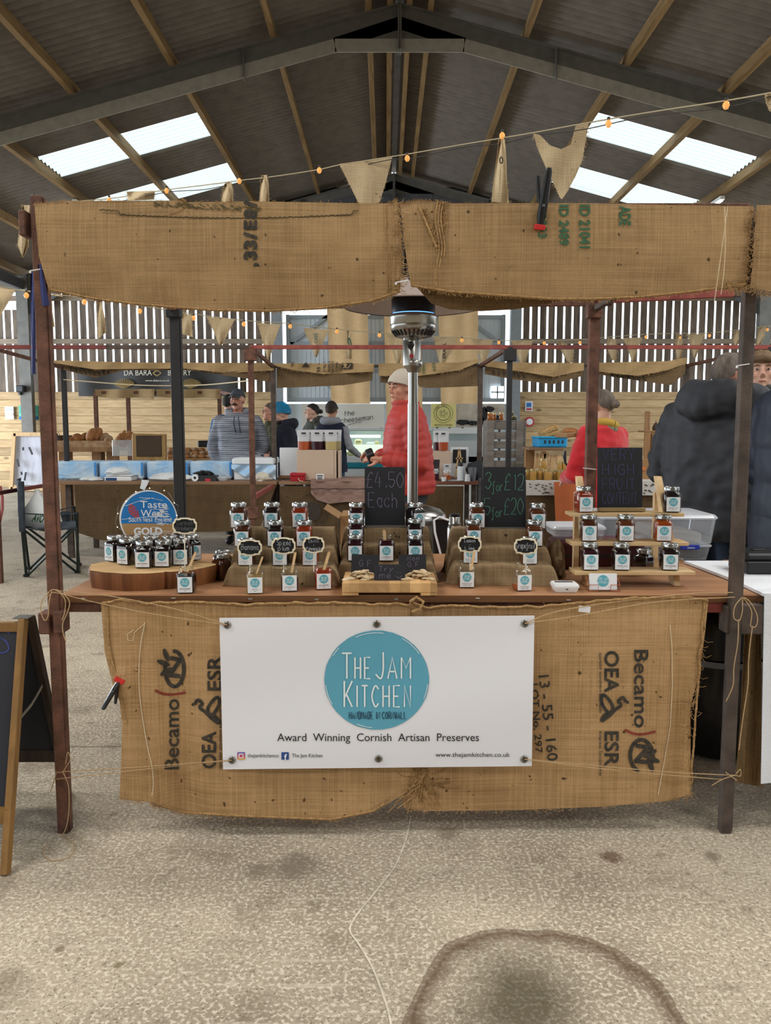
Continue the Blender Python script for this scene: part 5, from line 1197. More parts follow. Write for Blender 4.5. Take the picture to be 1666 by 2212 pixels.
pboard(1291, 967, 1388, 1097, 3.02, 'black chalkboard reading VERY HIGH FRUIT CONTENT on the top shelf', M_BASEW, [('VERY', 1303, 993, 23, 67, 1.3, 2.2), ('HIGH', 1302, 1026, 23, 67, 1.3, 2.2), ('FRUIT', 1301, 1057, 23, 70, 1.3, 2), ('CONTENT', 1302, 1088, 24, 75, 1.3, 1.5)], M_CVIO, (2, 4))
# ---- card reader, business cards
M_WPL = mat('white_plastic', '#dedfe0', .35); M_DKG = mat('dark_grey_plastic', '#2b2c30', .4); M_COPPER = mat('copper_wire', '#b46a4a', .3, .85)
g = G(1225, 1281, ZT); cr = thing('card_reader', 'white card payment reader lying on the counter right of the stands', 'card reader', (g.x, g.y+.04, ZT)); kx = PXM(g.y)
def rrect(cx, cy, hw, hh, r_, z, n=6):
    P = []
    for (sx, sy, a0) in ((1, 1, 0), (-1, 1, 90), (-1, -1, 180), (1, -1, 270)):
        for k in range(n+1):
            a = math.radians(a0+90*k/n); P.append(Vector((cx+sx*(hw-r_)+r_*math.cos(a), cy+sy*(hh-r_)+r_*math.sin(a), z)))
    return P
MB().loft([rrect(g.x, g.y+.04, .037, .036, .012, ZT+.001), rrect(g.x, g.y+.04, .044, .042, .014, ZT+.018), rrect(g.x, g.y+.04, .044, .042, .014, ZT+.024), rrect(g.x, g.y+.04, .041, .039, .012, ZT+.028)]).build('body', M_WPL, cr)
MB().box((g.x, g.y+.055, ZT+.0285), (.062, .016, .001)).build('screen', M_DKG, cr); MB().box((g.x, g.y-.0005, ZT+.013), (.008, .003, .003)).build('port', M_DKG, cr)
g = G(1306, 1279, ZT); bc = thing('business_card_holder', 'copper wire holder with a stack of business cards printed with the teal logo', 'card holder', (g.x, g.y+.02, ZT))
kx = PXM(g.y); MB().box((g.x, g.y+.022, ZT+.032), (.092, .018, .056), rotm(-.15, 0, 0), bev=.0006).build('card_stack', M_LABELP, bc)
mb = MB(); Rm = rotm(-.15, 0, 0); P = lambda x, y, l=0: Vector((g.x, g.y+.022, ZT+.032))+Rm@Vector((x, -.0095-l, y))
disc(mb, lambda a, b_: P(a, b_), .020, 36, 0, -.002, .003); write(mb, 'THE JAM', lambda x, y: P(-.002+x, .006+y, .0004), .009, .0008, .7, 2, 1); write(mb, 'KITCHEN', lambda x, y: P(-.002+x, -.006+y, .0004), .009, .0008, .6, 2, 1)
mb.build('card_print', [M_TEALP, M_PRINTW], bc)
for s in (-1, 1):
    x0, x1 = (-.052, -.020) if s < 0 else (.022, .054)
    pts = [(g.x+x0, g.y+.004, ZT+.024), (g.x+x1, g.y+.004, ZT+.024), (g.x+x1, g.y+.004, ZT+.003), (g.x+x0, g.y+.004, ZT+.003), (g.x+x0, g.y+.004, ZT+.024)]
    xo = x0 if s < 0 else x1
    MB().tube(pts, .0013, 6).tube([(g.x+xo, g.y+.004, ZT+.024), (g.x+xo, g.y+.045, ZT+.045), (g.x+xo, g.y+.045, ZT+.003), (g.x+xo, g.y+.004, ZT+.003)], .0013, 6).build('wire_loop', M_COPPER, bc)
# ---- plastic tubs, maroon case and the rest at the back of the counter
M_TUB = glassy('clear_tub_plastic', (.93, .95, .98), .2, .15, .22, (.75, .78, .82)); M_TUBL = glassy('frosted_lid_plastic', (.93, .95, .98), .25, .2, .4, (.8, .83, .88))
M_LATCH = mat('blue_latch', '#1a2f9c', .4); M_MAROON = mat('maroon_leather', '#3c1419', .3, var=.15, scale=8)
def tub(u0, v0, u1, v1, Y, dp, lab, fill=None, latch=None, lidh=9):
    a, b_ = W(u0, v0, Y), W(u1, v1, Y); cx = (a.x+b_.x)/2; hw = (b_.x-a.x)/2; t = thing('plastic_tub', lab, 'storage tub', (cx, Y+dp/2, b_.z), 'clear storage tubs'); cy = Y+dp/2; zl2 = W(u0, v0+lidh, Y).z
    mb = MB(); mb.loft([rrect(cx, cy, hw*.93, dp/2*.9, .02, b_.z+.001), rrect(cx, cy, hw*.985, dp/2*.98, .025, zl2)], cap=False); mb.add(rrect(cx, cy, hw*.93, dp/2*.9, .02, b_.z+.001), [tuple(range(28))]); mb.build('tub_body', M_TUB, t)
    MB().loft([rrect(cx, cy, hw, dp/2, .025, zl2+.0), rrect(cx, cy, hw*1.01, dp/2*1.01, .026, zl2+.006), rrect(cx, cy, hw*.96, dp/2*.97, .024, a.z)]).build('tub_lid', M_TUBL, t)
    if fill: MB().box((cx-hw*fill[0], cy, b_.z+.03), (hw*fill[1], dp*.7, fill[2]), rotm(0, .12, 0), bev=.01).build('contents', fill[3], t)
    if latch:
        p, q = W(latch[0], latch[1], Y-.02), W(latch[2], latch[3], Y-.02); l_ = MB().box(((p.x+q.x)/2, Y-.006, (p.z+q.z)/2), (q.x-p.x, .008, abs(p.z-q.z)), bev=.002).build('latch', M_LATCH, t)
        mb = MB(); typeset(mb, 'sistema', lambda x, y: W((latch[0]+latch[2])/2+x, (latch[1]+latch[3])/2+2-y, Y-.012), 16, 4); mb.build('latch_lettering', M_PRINTW, l_)
tub(1318, 1177, 1540, 1211, 3.40, .30, 'lower clear plastic tub with a blue latch behind the pine shelf', latch=(1473, 1178, 1514, 1188), fill=(-.4, 1.0, .05, M_DKG), lidh=5)
tub(1300, 1113, 1552, 1176, 3.38, .32, 'upper clear plastic tub with a pale lid stacked behind the pine shelf', fill=(-.35, .9, .05, mat('grey_paper', '#a8a39a', .9)))
tub(1196, 1138, 1312, 1160, 3.22, .2, 'shallow clear plastic box lying on the maroon case', lidh=7)
a, b_ = W(1200, 1170, 3.17), W(1398, 1232, 3.17); mc = thing('maroon_case', 'glossy maroon case with dark trim lying behind the pine shelf', 'case', ((a.x+b_.x)/2, 3.27, ZT))
cx = (a.x+b_.x)/2; hw = (b_.x-a.x)/2
MB().loft([rrect(cx, 3.27, hw*.97, .095, .03, ZT+.002), rrect(cx, 3.27, hw, .10, .035, ZT+.02), rrect(cx, 3.27, hw, .10, .035, ZT+.052)]).build('case_bottom', M_MAROON, mc)
MB().loft([rrect(cx, 3.27, hw*1.005, .102, .035, ZT+.052), rrect(cx, 3.27, hw*1.005, .102, .035, ZT+.060)]).build('dark_trim', M_CLB, mc)
MB().loft([rrect(cx, 3.27, hw, .10, .035, ZT+.060), rrect(cx, 3.27, hw*.98, .098, .035, a.z-.012), rrect(cx, 3.27, hw*.9, .085, .03, a.z)]).build('case_lid', M_MAROON, mc)
for (u, v, lab, rz) in ((1371, 1203, 'jar of dark jam with a shiny lid standing behind the pine shelf', .4),):
    g = G(1371, 1229, ZT); jar('plum', 'SPICED PLUM', 'JAM', lab, (g.x, 3.08, ZT), 2.2)
for (u, v, z, lab) in ((479, 0, 2.97, 'dark jar standing just left of the left stand, nearer one'), (483, 0, 3.05, 'dark jar standing just left of the left stand, farther one')):
    g = W(u, 1219, z); jar('brown', 'SPICED PLUM', 'JAM', lab, (g.x, z, ZT), 2.5)
M_CHROME = mat('brushed_steel', '#9a9894', .22, .95); M_CHROMED = mat('polished_steel', '#a09e99', .28, 1.0)
g = G(983, 1229, ZT); th_ = thing('vacuum_flask', 'tall stainless steel vacuum flask standing left of the right stand', 'flask', (g.x, g.y+.03, ZT)); c_ = (g.x, g.y+.03, ZT); rf = 16.5*PXM(g.y)
MB().lathe([(rf*.96, 0), (rf, .004), (rf, .155), (rf*.94, .163), (rf*.8, .172)], c_, 28).build('flask_body', M_CHROME, th_)
MB().lathe([(rf*.80, .172), (rf*.84, .175), (rf*.84, .181), (rf*.76, .184), (rf*.76, .204), (rf*.68, .207)], c_, 28).build('flask_cup', M_CHROMED, th_)
MB().lathe([(rf*.72, .207), (rf*.72, .216), (rf*.6, .219)], c_, 24).build('stopper', M_CLB, th_)
g = G(722, 1228, ZT); tb_ = thing('tumbler', 'dark metal cup standing between the left and middle stands', 'cup', (g.x, g.y, ZT))
MB().lathe([(.018, 0), (.024, .01), (.024, .05), (.026, .052), (.024, .052), (.022, .01), (.0001, .008)], (g.x, g.y, ZT), 24).build('cup_body', mat('gunmetal', '#3b3936', .3, .8), tb_)
mb = MB(); a, b_ = W(702, 1177, 3.07), W(721, 1196, 3.07); mb.box(((a.x+b_.x)/2, 3.07, (a.z+b_.z)/2-.03), (b_.x-a.x, .02, a.z-b_.z+.06)); cbx = thing('small_carton', 'small black and white printed carton behind the dark metal cup', 'carton', ((a.x+b_.x)/2, 3.07, ZT)); mb2 = MB(); mb2.box(((a.x+b_.x)/2, 3.07, (ZT+a.z)/2), (b_.x-a.x, .03, a.z-ZT)); mb2.build('carton_box', M_DKG, cbx)
mb = MB(); typeset(mb, 'FRUIT', lambda x, y: W(711.5+x, 1186-y, 3.052), 17, 6, bold=.03); typeset(mb, 'LOVE', lambda x, y: W(711.5+x, 1194-y, 3.052), 15, 5, bold=.03); mb.build('carton_lettering', M_PRINTW, cbx)
M_CARD = mat('corrugated_card', '#94724c', .9, var=.08, scale=6)
a, b_ = W(735, 1111, 3.75), W(772, 1180, 3.75); bx = thing('cardboard_box', 'brown open cardboard box behind the middle stand', 'box', ((a.x+b_.x)/2, 3.9, 0)); cx = (a.x+b_.x)/2
MB().box((cx, 3.9, a.z/2), (b_.x-a.x, .26, a.z-.02)).build('box_body', M_CARD, bx); MB().bar((a.x, 3.78, a.z-.01), (a.x-.07, 3.78, a.z+.035), .003, .24, up=(0, 1, 0)).build('box_flap', M_CARD, bx)
bg = thing('black_bag', 'black fabric bag with pale piping standing behind the counter left of the flask', 'bag', (W(925, 1200, 3.62).x, 3.62, .62))
o_ = [(936, 1122), (972, 1124), (966, 1216), (944, 1218), (938, 1190)]; P3 = [W(u, v, 3.6) for u, v in o_]; P3[2].z = P3[3].z = .62
MB().prism(P3, (0, .12, 0)).build('bag_body', M_CLB, bg); MB().tube([W(u, v, 3.595) for u, v in ((944, 1222), (953, 1200), (940, 1150), (938, 1124), (950, 1117), (970, 1124))], .005, 6).build('piping', M_LABELP, bg)
# black cash box on the white cloth
a, b_ = W(1620, 1186, 2.98), W(1720, 1240, 2.98); kb = thing('cash_box', 'black metal cash box standing on the white cloth at the right edge', 'cash box', ((a.x+b_.x)/2, 3.07, ZT+.013)); cx = (a.x+b_.x)/2
MB().box((cx, 3.08, ZT+.013+.025), (b_.x-a.x, .17, .05), bev=.006).build('box_base', M_CLB, kb); MB().box((cx, 3.08, ZT+.078), ((b_.x-a.x)*1.01, .172, .028), bev=.008).build('box_lid', M_CLB, kb); MB().box((cx-.01, 3.08, ZT+.094), (.05, .02, .006), bev=.002).build('box_handle', M_CLB, kb)
# ---- patio heater
YH = 4.1; hx_ = W(892, 950, YH).x; ph = thing('patio_heater', 'stainless steel gas patio heater with a lit blue flame behind the counter', 'patio heater', (hx_, YH, 0))
zz = lambda v: W(892, v, YH).z; pr = lambda px: px*PXM(YH); hc = (hx_, YH, 0)
MB().lathe([(pr(78), .02), (pr(80), .04), (pr(72), .06), (pr(70), zz(1128))], hc, 40).build('tank_cover', M_CHROME, ph)
MB().lathe([(pr(71), zz(1128)), (pr(74), zz(1122)), (pr(72), zz(1112)), (pr(60), zz(1100)), (pr(34), zz(1092)), (pr(14), zz(1088))], hc, 40).build('cover_top', M_CHROMED, ph)
MB().lathe([(pr(11.5), zz(1092)), (pr(11.5), zz(872))], hc, 32).build('pole', M_CHROMED, ph)
MB().lathe([(pr(10), zz(806)), (pr(16), zz(795)), (pr(20), zz(790)), (pr(20), zz(782)), (pr(18), zz(778))], hc, 32).build('collar', M_CHROMED, ph)
MB().lathe([(pr(10.5), zz(880)), (pr(10.5), zz(800))], hc, 28).build('upper_pole', M_CHROME, ph)
hb = MB().lathe([(pr(19), zz(790)), (pr(19), zz(727)), (pr(17), zz(724))], (hx_-pr(3), YH, 0), 28).build('valve_housing', M_CHROMED, ph)
MB().lathe([(.018, 0), (.018, .02), (.012, .024)], (hx_-pr(6), YH-pr(19), zz(748)), 20, axis=rotm(math.pi/2)).build('control_knob', M_CLB, hb)
MB().lathe([(.010, 0), (.010, .008)], (hx_-pr(4), YH-pr(19), zz(771)), 16, axis=rotm(math.pi/2)).build('igniter_button', mat('red_button', '#a03038', .4), hb)
mb = MB(); typeset(mb, 'CE', lambda x, y: Vector((hx_-pr(3)+x*PXM(YH), YH-pr(19)-.001, zz(787)+y*PXM(YH))), 8, 4); mb.build('plate_marks', M_DKG, hb)
MB().lathe([(pr(20), zz(733)), (pr(34), zz(729)), (pr(48), zz(712)), (pr(48), zz(704))], hc, 44).build('burner_bowl', M_CHROME, ph)
mb = MB()
for k in range(28):
    a = 2*math.pi*k/28; d_ = Vector((math.cos(a), math.sin(a), 0)); c0 = Vector(hc); c0.z = 0
    mb.bar(c0+d_*pr(37)+Vector((0, 0, zz(727.5))), c0+d_*pr(46)+Vector((0, 0, zz(716))), .008, .004, up=d_)
mb.build('vent_slot', M_DKG, ph)
MB().lathe([(pr(48), zz(704)), (pr(49.5), zz(702)), (pr(49), zz(690)), (pr(50), zz(688)), (pr(49), zz(682)), (pr(47), zz(680))], hc, 44).build('burner_ring', M_CHROMED, ph)
MB().lathe([(pr(44), zz(682)), (pr(44), zz(678))], hc, 40).build('flame', mat('blue_flame', '#2050ff', .4, emit=((.12, .35, 1), 2.2)), ph)
MB().lathe([(pr(46), zz(678)), (pr(46), zz(640)), (pr(40), zz(622))], hc, 40).build('emitter_screen', mat('dark_mesh_steel', '#26262b', .4, .6, var=.3, scale=90), ph)
MB().lathe([(pr(20), zz(622)), (pr(18), zz(600)), (.0001, zz(598))], hc, 28).build('neck', M_DKG, ph)
MB().lathe([(pr(148), zz(664)), (pr(150), zz(662)), (pr(130), zz(640)), (pr(70), zz(612)), (.001, zz(600)), (pr(70), zz(614)), (pr(128), zz(642)), (pr(146), zz(662))], hc, 48, cap=False).build('reflector_dome', mat('reflector', '#b9a9a2', .45, .3), ph)
# ================================================================ MARKET STALLS BEHIND
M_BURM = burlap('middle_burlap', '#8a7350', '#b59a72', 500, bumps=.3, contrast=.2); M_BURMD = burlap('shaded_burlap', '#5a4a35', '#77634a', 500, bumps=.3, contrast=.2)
M_DRAPE = burlap('pale_drape', '#cba777', '#e6c598', 400, bumps=.2, contrast=.15)
M_REDD = mat('dark_red_steel', '#5a2e2c', .7, .1, col2='#8a4640', scale=3)
YA, YB = 7.15, 8.85
def bx(mb, u0, v0, u1, v1, Y, dp, mi=0, bev=.004, rot=None):
    a, b_ = W(u0, v0, Y), W(u1, v1, Y); return mb.box(((a.x+b_.x)/2, Y+dp/2, (a.z+b_.z)/2), (abs(b_.x-a.x), dp, abs(a.z-b_.z)), rot, mi, bev)
def P1(nm, m, par, u0, v0, u1, v1, Y, dp, bev=.004, rot=None): return bx(MB(), u0, v0, u1, v1, Y, dp, 0, bev, rot).build(nm, m, par)
zr = W(833, 750, YA).z; zp = [W(137, 795, YB).z, W(590, 792, YB).z, W(1038, 790, YB).z, W(1484, 790, YB).z]
XN = [W(-22, 800, YA).x, W(542, 800, YA).x, W(1101, 800, YA).x, W(1662, 800, YA).x]; XF = [W(137, 800, YB).x, W(590, 800, YB).x, W(1038, 800, YB).x, W(1484, 800, YB).x]
for i, (lab, mp_) in enumerate((('red and black steel stall frame behind the left rear post, left of three', M_RUST), ('red and black steel stall frame around the middle counter, centre of three', M_RUST), ('red steel stall frame behind the honey table, right of three', M_BLACKP))):
    t = thing('market_stall_frame', lab, 'stall frame', ((XN[i]+XN[i+1])/2, 8, 0), 'stall frames in the second row')
    o = t.location.copy(); t.location = o
    def seg(a, b_, w, m_, nm='rail'): MB().bar(a, b_, w, w, bev=.001).build(nm, m_, t)
    seg((XN[i], YA, zr), (lerp(XN[i], XN[i+1], .45), YA, zr), .034, M_REDD if i != 1 else M_REDP); seg((lerp(XN[i], XN[i+1], .45), YA, zr), (XN[i+1], YA, zr), .034, M_REDP if i != 0 else M_RUSTD)
    seg((XF[i], YB, zp[i]), (XF[i+1], YB, zp[i+1]), .03, M_RUSTD)
    if i == 0: seg((XN[0], YA, 0), (XN[0], YA, zr), .045, M_RUST, 'post'); seg((XF[0], YB, 0), (XF[0], YB, zp[0]), .045, M_BLACKP, 'post'); seg((XN[0], YA, zr), (XF[0], YB, zp[0]), .03, M_RUST)
    seg((XN[i+1], YA, 0), (XN[i+1], YA, zr), .045, M_RUST if i == 0 else M_BLACKP, 'post'); seg((XF[i+1], YB, 0), (XF[i+1], YB, zp[i+1]), .05, M_RUSTD, 'post'); seg((XN[i+1], YA, zr), (XF[i+1], YB, zp[i+1]), .032, M_RUST)
    if i < 2: MB().box((XN[i+1], YA-.01, zr-.07), (.11, .06, .1), bev=.004).build('socket', M_RUST if i == 0 else M_BLACKP, t)
    if i == 0: MB().box((XN[1], YA-.01, W(833, 1107, YA).z), (.1, .07, .1), bev=.004).build('socket', M_RUST, t); seg((XN[1], YA, W(833, 1075, YA).z), (XF[1]+.03, YB-.4, .78), .04, M_REDP)
    if i == 0: seg(W(-10, 1066, 7.3), W(113, 1046, 8.6), .035, M_REDD)
# valances of the second row
def val(lab, top, bot, uL, uR, dbot, Y=YB, dashes=None, m1=M_BURM, m2=M_BURMD, extra=None):
    t = thing('burlap_valance', lab, 'valance', W((uL+uR)/2, 800, Y), 'burlap valances of the second row')
    f1 = lambda u, v: Y-.06+.02*math.sin(u/37)+.015*math.sin(u/13+v/9); f2 = lambda u, v: Y-.02+.02*math.sin(u/31+1)
    mb = edgecloth([(s_, v) for s_, v in top], [(s_, v) for s_, v in bot], [(0, uL), (1, uL)], [(0, uR), (1, uR)], f1, 50, 8, .006)
    fray(mb, [(lerp(uL, uR, s_), v) for s_, v in bot], f1, 60, (2, 5), (0, 1), .0013)
    mb.build('outer_layer', m1, t)
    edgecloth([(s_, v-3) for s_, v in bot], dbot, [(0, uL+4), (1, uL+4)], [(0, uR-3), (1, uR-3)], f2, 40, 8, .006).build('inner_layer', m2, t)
    if dashes:
        mb = MB()
        for k in range(dashes[2]):
            u = lerp(dashes[0], dashes[1], k/dashes[2]); v = (interp([(lerp(uL, uR, a), b_) for a, b_ in bot], u)+interp([(lerp(uL, uR, a), b_) for a, b_ in dbot], u))/2
            mb.add([W(u+q[0], v+q[1], f2(u, v)-.012) for q in ((0, -4), (4, -4), (7, 5), (3, 5))], [(0, 1, 2, 3)])
        mb.build('stencil_print', M_INK, t)
    if extra: extra(t, f1)
    return t
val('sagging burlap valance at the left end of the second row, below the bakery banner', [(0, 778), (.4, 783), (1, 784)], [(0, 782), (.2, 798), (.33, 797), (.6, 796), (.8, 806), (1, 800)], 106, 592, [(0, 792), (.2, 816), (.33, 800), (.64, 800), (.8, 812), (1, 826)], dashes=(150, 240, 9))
def prints(t, f1):
    mb = MB(); f = lambda u, v: f1(u, v)
    for s_, u, v, w, h in (('55 -', 688, 794, 20, 7), ('JT No 1', 701, 793, 22, 6), ('ARABICA', 711, 792, 24, 6), ('FAIRTRADE', 719, 793, 26, 5.5), ('COFFEE', 728, 793, 22, 6), ('HG EP', 736, 794, 16, 5.5), ('TIC', 632, 786, 12, 6)): ink(mb, s_, u, v, w, h, 90, f, bold=.02, lift=.012)
    mb.add([W(u, v, f1(u, v)-.012) for u, v in ((652, 793), (670, 793), (661, 782))], [(0, 1, 2)])
    rect(mb, lambda x, y: W(x, y, f1(750, 790)-.014), 738, 784, 762, 797); mb.build('stencil_print', M_INK, t)
    mb = MB(); disc(mb, lambda x, y: W(x, y, f1(750, 790)-.018), 4, 14, cx=746, cy=788); ribbon(mb, [(741, 795), (746, 793), (752, 795), (758, 787)], 2, lambda x, y: W(x, y, f1(750, 790)-.018)); mb.build('logo_mark', M_BURM, t)
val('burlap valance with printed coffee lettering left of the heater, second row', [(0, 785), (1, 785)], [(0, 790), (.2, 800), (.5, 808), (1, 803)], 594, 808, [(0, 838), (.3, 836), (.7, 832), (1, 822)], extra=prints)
def prints2(t, f1):
    mb = MB()
    for s_, u, v, w, h in (('D ARABICA', 916, 796, 24, 6), ('LOT', 938, 793, 18, 6), ('CS', 906, 799, 10, 6)): ink(mb, s_, u, v, w, h, -90, f1, bold=.02, lift=.012)
    mb.build('green_print', M_INKG, t)
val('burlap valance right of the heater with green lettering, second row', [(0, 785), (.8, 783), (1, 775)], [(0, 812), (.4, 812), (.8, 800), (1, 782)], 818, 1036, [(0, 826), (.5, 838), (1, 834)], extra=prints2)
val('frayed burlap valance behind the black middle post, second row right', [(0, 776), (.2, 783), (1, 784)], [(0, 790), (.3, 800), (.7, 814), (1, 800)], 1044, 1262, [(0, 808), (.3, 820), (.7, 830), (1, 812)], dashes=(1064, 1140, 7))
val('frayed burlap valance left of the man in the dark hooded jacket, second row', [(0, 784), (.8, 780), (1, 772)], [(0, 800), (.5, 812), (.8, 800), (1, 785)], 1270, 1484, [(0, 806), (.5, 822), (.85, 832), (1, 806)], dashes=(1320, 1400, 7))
# small stall near the back wall
YC = 14.2; t = thing('market_stall_frame', 'small rusty stall frame in front of the wooden back wall at the left', 'stall frame', W(340, 900, YC)); t.location.z = 0
for u in (208, 278, 475):
    g = W(u, 900, YC); MB().box((g.x, YC, W(u, 845, YC).z/2), (.06, .06, W(u, 845, YC).z)).build('post', M_RUST, t)
g0, g1 = W(208, 848, YC), W(475, 848, YC); MB().bar(g0, g1, .05, .05).build('rail', M_RUST, t); MB().bar(W(475, 846, YC), W(525, 858, 12.0), .05, .05).build('rail', M_RUST, t)
for (u0, u1, lab) in ((205, 334, 'short burlap valance on the small back stall, left half'), (337, 478, 'short burlap valance on the small back stall, right half')):
    edgecloth([(0, 841), (1, 840)], [(0, 855), (.3, 862), (.7, 858), (1, 862)], [(0, u0), (1, u0+2)], [(0, u1), (1, u1-2)], lambda u, v: YC-.06+.04*math.sin(u/11), 30, 6, .01).build('burlap_valance', M_BURM, label=lab, cat='valance', group='valances of the small back stall')
# ---- banners and notices on the back wall
bk = thing('bakery_banner', 'black banner reading DA BARA BAKERY hanging on the slatted back wall', 'banner', W(340, 855, 18.85))
quad(MB(), ((168, 784), (513, 790), (510, 855), (170, 856)), 30, lambda u, v: 18.85+.04*math.sin(u/17), .01).build('banner_cloth', mat('black_banner_cloth', '#2c2a28', .6, var=.3, scale=3), bk)
mb = MB(); typeset(mb, 'DA BARA', lambda x, y: W(298+x, 811-y, 18.77), 60, 12); typeset(mb, 'BAKERY', lambda x, y: W(388+x, 811-y, 18.77), 50, 12); typeset(mb, 'www.dabara.co.uk', lambda x, y: W(340+x, 824-y, 18.77), 52, 4.5)
mb.build('banner_lettering', mat('cream_lettering', '#c9c2b2', .7), bk)
mb = MB(); 
for sx in (-1, 1):
    for k in range(14):
        a = math.radians(30+k*9); u0 = 340+sx*72; mb.tube([W(u0, 838, 18.77), W(u0+sx*14*math.cos(a)*1.2, 838-9*math.sin(a), 18.77), W(u0+sx*26*math.cos(a), 838-20*math.sin(a), 18.77)], .012, 4)
ribbon(mb, [(330, 806), (340, 800), (348, 806), (339, 812), (330, 806)], 3, lambda x, y: W(x, y, 18.77)); mb.build('wheat_drawing', mat('wheat_gold', '#8d7648', .7), bk)
for (u0, v0, u1, v1, u2, u3, lab) in ((706, 660, 794, 872, 716, 800, 'long pale burlap drape hanging on the grey doors, left of three'), (829, 660, 908, 925, 836, 914, 'long pale burlap drape hanging on the grey doors behind the heater'), (947, 662, 1033, 906, 954, 1033, 'long pale burlap drape hanging on the grey doors, right of three')):
    rowcloth([(0, u0, v0, u1, v0), (1, u2, v1, u3, v1)], lambda u, v, s, t: 18.7+.012*math.sin(s*13)+.02*math.sin(t*7), 30, 20, .01).build('burlap_drape', M_DRAPE, label=lab, cat='drape', group='burlap drapes on the doors')
def legs2(par, us, v, Y):
    for u in us: g = W(u, v, Y); MB().box((g.x, Y+.03, g.z/2), (.04, .03, g.z)).build('support_post', M_RUSTD, par)
ch_ = thing('cheese_banner', 'white banner with handwritten words the cheeseman below the doors', 'banner', W(742, 923, 14.6))
quad(MB(), ((652, 872), (830, 873), (830, 924), (652, 924)), 30, lambda u, v: 14.6+.03*math.sin(u/21), .01).build('banner_cloth', mat('cream_banner_cloth', '#dcdbd2', .7), ch_)
mb = MB(); kk = lambda x, y: W(x, y, 14.52); sl = lambda ox, oy: (lambda x, y: kk(ox+x, oy-y-x*.12))
write(mb, 'the', sl(744, 899), 11, 1.1, 1, 1.6, 0, 'L', fit=21); write(mb, 'cheeseman', sl(737, 914), 11, 1.1, 1, 1.6, 0, 'L', fit=68); ribbon(mb, [(752, 918), (770, 913), (782, 912)], 1, kk); mb.build('handwriting', M_PBLK, ch_); legs2(ch_, (660, 824), 876, 14.66)
yl = thing('yellow_sign', 'yellow square sign with round flower emblem under the right burlap drape', 'sign', W(958, 922, 14.6)); P1('panel', mat('pale_yellow', '#d9cf86', .6), yl, 932, 872, 984, 923, 14.6, .03)
mb = MB(); kk = lambda x, y: W(x, y, 14.58); ring2 = [(958+15*math.cos(a), 893+15*math.sin(a)) for a in [k*math.pi/18 for k in range(37)]]; ribbon(mb, ring2, 1.1, kk); ribbon(mb, [(958+(q[0]-958)*1.35, 893+(q[1]-893)*1.35) for q in ring2], .8, kk)
for k in range(5):
    a = k*1.2566; ribbon(mb, [(958+3*math.cos(a), 893+3*math.sin(a)), (958+9*math.cos(a-.3), 893+9*math.sin(a-.3)), (958+9*math.cos(a+.3), 893+9*math.sin(a+.3)), (958+3*math.cos(a), 893+3*math.sin(a))], 1, kk)
for i_, c2 in enumerate('THE PRI'): write(mb, c2, lambda x, y, i_=i_: (lambda a, r_: kk(958+r_*math.sin(a)+x*math.cos(a), 893-r_*math.cos(a)+x*math.sin(a)))(-1.1+i_*.24, 16+y), 3.5, .7, .7)
typeset(mb, 'PREMIUM CORNISH', lambda x, y: kk(958+x, 920-y), 38, 4); mb.build('emblem', mat('olive_print', '#55523a', .7), yl); legs2(yl, (945, 972), 900, 14.66)
ps = thing('photo_poster', 'wide poster with dark cows on straw beside the yellow sign', 'poster', W(1036, 923, 14.7)); P1('panel', mat('poster_straw', '#a2978a', .7, col2='#cfc8ba', scale=5), ps, 986, 872, 1090, 923, 14.7, .03)
mb = MB()
for (x, y, a, b_) in ((1000, 912, 14, 6), (1022, 914, 12, 5), (1046, 894, 8, 16), (1058, 884, 10, 7), (1040, 908, 6, 10), (1075, 905, 7, 9)): disc(mb, lambda p, q: W(p, q, 14.68), a, 18, cx=x, cy=y, ry=b_, rag=.15)
mb.build('cow_shapes', mat('poster_black', '#1d1e22', .7), ps); legs2(ps, (1000, 1080), 900, 14.76)
def notice(u0, v0, u1, v1, lab, base, blocks, Y=18.95, nm='wall_notice', txt=()):
    t = thing(nm, lab, 'sign', W((u0+u1)/2, v1, Y)); P1('panel', base, t, u0, v0, u1, v1, Y, .02, 0)
    for (a, b_, c_, d_, m_) in blocks: P1('colour_block', m_, t, a, b_, c_, d_, Y-.01, .01, 0)
    for (s_, u, v, w, h, m_) in txt: mb = MB(); typeset(mb, s_, lambda x, y: W(u+x, v-y, Y-.013), w, h); mb.build('notice_lettering', m_, t)
M_NWH = mat('notice_white', '#dfe6ec', .6); M_NGR = mat('notice_green', '#4fae98', .6); M_NBL = mat('notice_blue', '#2f6fb8', .6); M_NRD = mat('notice_red', '#b8303c', .6)
notice(10, 878, 30, 906, 'white paper notice on the wooden wall left of the green exit sign', M_NWH, ((12, 893, 28, 897, mat('notice_beige', '#cdbfae', .7)),), txt=(('NOTICE', 20, 886, 14, 3, M_GREYP),))
notice(40, 876, 83, 907, 'green and blue fire exit sign on the wooden wall behind the left post', M_NGR, ((41, 893, 82, 899, mat('notice_teal', '#6cc0a8', .6)), (41, 900, 82, 906, M_NBL)), txt=(('Fire exit', 63, 897, 26, 3.4, M_PRINTW),))
notice(1135, 867, 1151, 888, 'small white and blue safety notice on the wooden wall right of the doors', M_NWH, ((1138, 870, 1148, 879, M_NBL), (1138, 882, 1149, 886, M_NRD)), txt=(('FIRE ACTION', 1143, 881, 11, 1.6, M_GREYP),))
t = thing('round_sign', 'round red and white sign on the wooden wall behind the grey crate', 'sign', W(1145, 921, 18.98)); c_ = W(1144, 911, 18.99)
